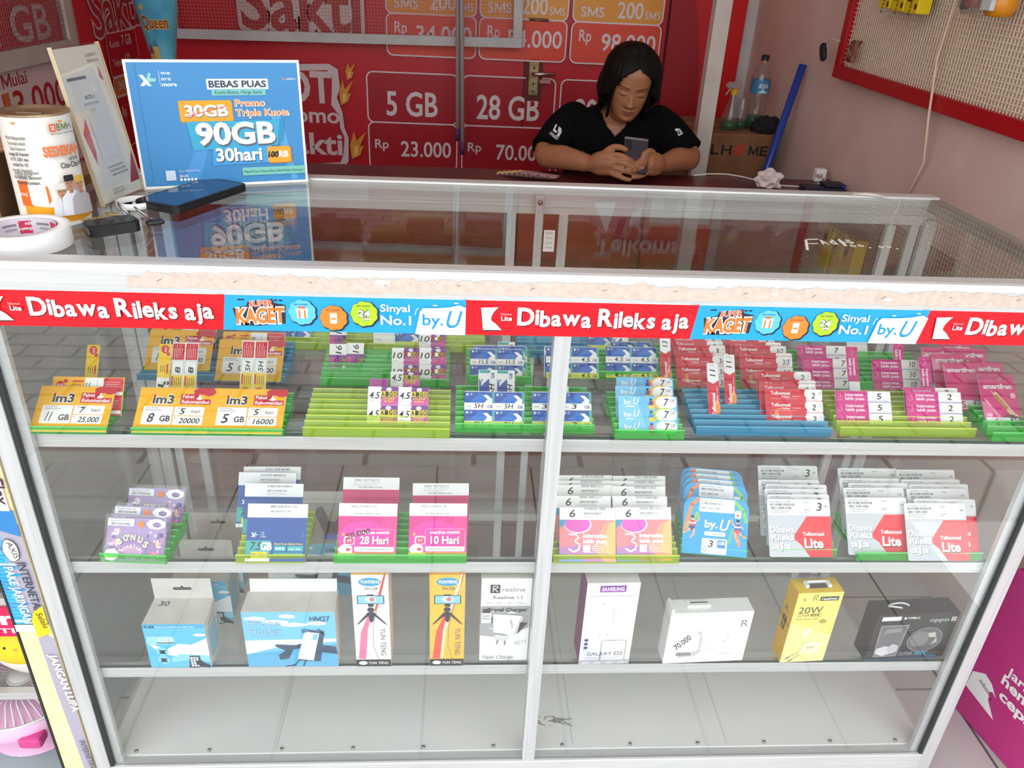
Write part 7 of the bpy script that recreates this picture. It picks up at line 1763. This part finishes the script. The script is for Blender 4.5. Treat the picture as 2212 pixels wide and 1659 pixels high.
# phone in her hands
t = thing('smartphone', 'dark smartphone held upright in both hands by the person', 'phone', (1.126, 1.446, .858), (R(-38), R(5), R(2)))
q = MB(); PHB = ink('#3a3540', .35); q.prism(rrect(-.036, -.050, .072, .110, .009, 6), -.004, .004, PHB, Matrix.Rotation(R(90), 4, 'X')); q.prism(rrect(-.0365, .054, .073, .0068, .003, 4), -.0042, .0042, ink('#a9adb4', .25, .8), Matrix.Rotation(R(90), 4, 'X')); q.obj('phone_body', t)
q = MB(); q.prism(rrect(-.032, .020, .018, .032, .005, 5), .004, .0052, ink('#25222a', .25), Matrix.Rotation(R(90), 4, 'X')); q.obj('camera_bump', t)
# stool under her
t = thing('stool', 'plain dark stool under the seated person', 'stool', (1.10, 1.76, 0))
q = MB(); q.lathe([(.001, .345), (.15, .345), (.16, .352), (.16, .368), (.15, .373), (.001, .373)], ink('#2a2c34', .5), 32); q.obj('seat', t)
for k in range(4): q = MB(); a0 = R(45 + 90 * k); q.tube([(.12 * math.cos(a0), .12 * math.sin(a0), .346), (.17 * math.cos(a0), .17 * math.sin(a0), 0)], .012, ink('#2a2c34', .5), 10); q.obj('leg', t)

# ------------------------------------------------------------------ small things on the desk
for k in range(5):
    q = MB(); c = ['#c99a9a', '#d8c29a', '#c4a0a8', '#d0b4a4', '#b98a90'][k]
    q.box((0, 0, 0), (.16 - .008 * k, .030, .0042), ink(c, .6), .0004)
    for j in range(4): q.box((.006 + j * .03, -.0003, .0003), (.016 + j * .03, .0003, .0036), ink('#6a3a3a', .6))
    q.box((0, .004, .0042), (.012, .026, .0045), ink('#e8cf6a', .6)) 
    o = q.obj('voucher_bundle', None, (.716 + .014 * k, 1.505 - .012 * k, .7803 + .0044 * k), (0, 0, R(-14 - 3 * k)))
    tag(o, 'striped voucher strip in the fanned pile left of the person, ' + ['lowest of five', 'second from the bottom', 'third from the bottom', 'fourth from the bottom', 'topmost of five'][k], 'voucher', 'fanned voucher strips on the desk')
q = MB(); bb = bmesh.new(); bmesh.ops.create_icosphere(bb, subdivisions=4, radius=1); rs = random.Random(2)
for v in bb.verts:
    n_ = v.co.normalized(); f_ = 1 + .28 * math.sin(n_.x * 5 + 1) * math.cos(n_.z * 6) + .18 * math.sin(n_.y * 9 + n_.x * 7) + .22 * max(0, n_.z) * abs(math.sin(n_.x * 3 + 2))
    v.co = Vector((n_.x * .034 * f_, n_.y * .026 * f_, max(-.0205, n_.z * .024 * f_)))
q.bm(bb, ink('#ded0cc', .9), False); tag(q.obj('crumpled_tissue', None, (1.545, 1.455, .8012)), 'crumpled white tissue on the maroon desk', 'tissue')
q = MB(); q.tube([(1.345, 1.568, .7835), (1.40, 1.590, .785), (1.46, 1.600, .7835), (1.50, 1.575, .7835), (1.535, 1.53, .7835), (1.56, 1.50, .7835), (1.60, 1.47, .7835), (1.68, 1.46, .7835), (1.735, 1.50, .79), (1.765, 1.535, .800)], .0024, ink('#e2d2cc', .5), 8); tag(q.obj('charging_cable'), 'thin white charging cable lying across the maroon desk', 'cable')
t = thing('charger_plug', 'white phone charger standing at the right end of the desk', 'charger', (1.748, 1.558, .7805))
q = MB(); q.box((-.017, -.012, 0), (.017, .014, .040), WHITE, .003); q.obj('charger_body', t)
q = MB(); q.box((-.017, -.013, .014), (.005, -.0118, .026), ink('#b9b2ae', .5)); q.tube([(-.006, -.012, .020), (-.006, -.020, .0195)], .0045, ink('#d0a898', .5), 10); q.obj('cable_end', t)
t = thing('wallet', 'dark navy wallet and phone pouch at the right end of the desk', 'wallet', (1.705, 1.425, .7803))
q = MB(); q.box((-.062, -.030, 0), (.062, .030, .016), ink('#161b30', .5), .004); q.obj('wallet_body', t)
q = MB(); q.box((.0, -.02, .016), (.065, .032, .026), ink('#1c2136', .5), .004); q.box((.050, -.0215, .018), (.060, -.0198, .023), ink('#3a3fd8', .4)); q.obj('pouch_top', t)
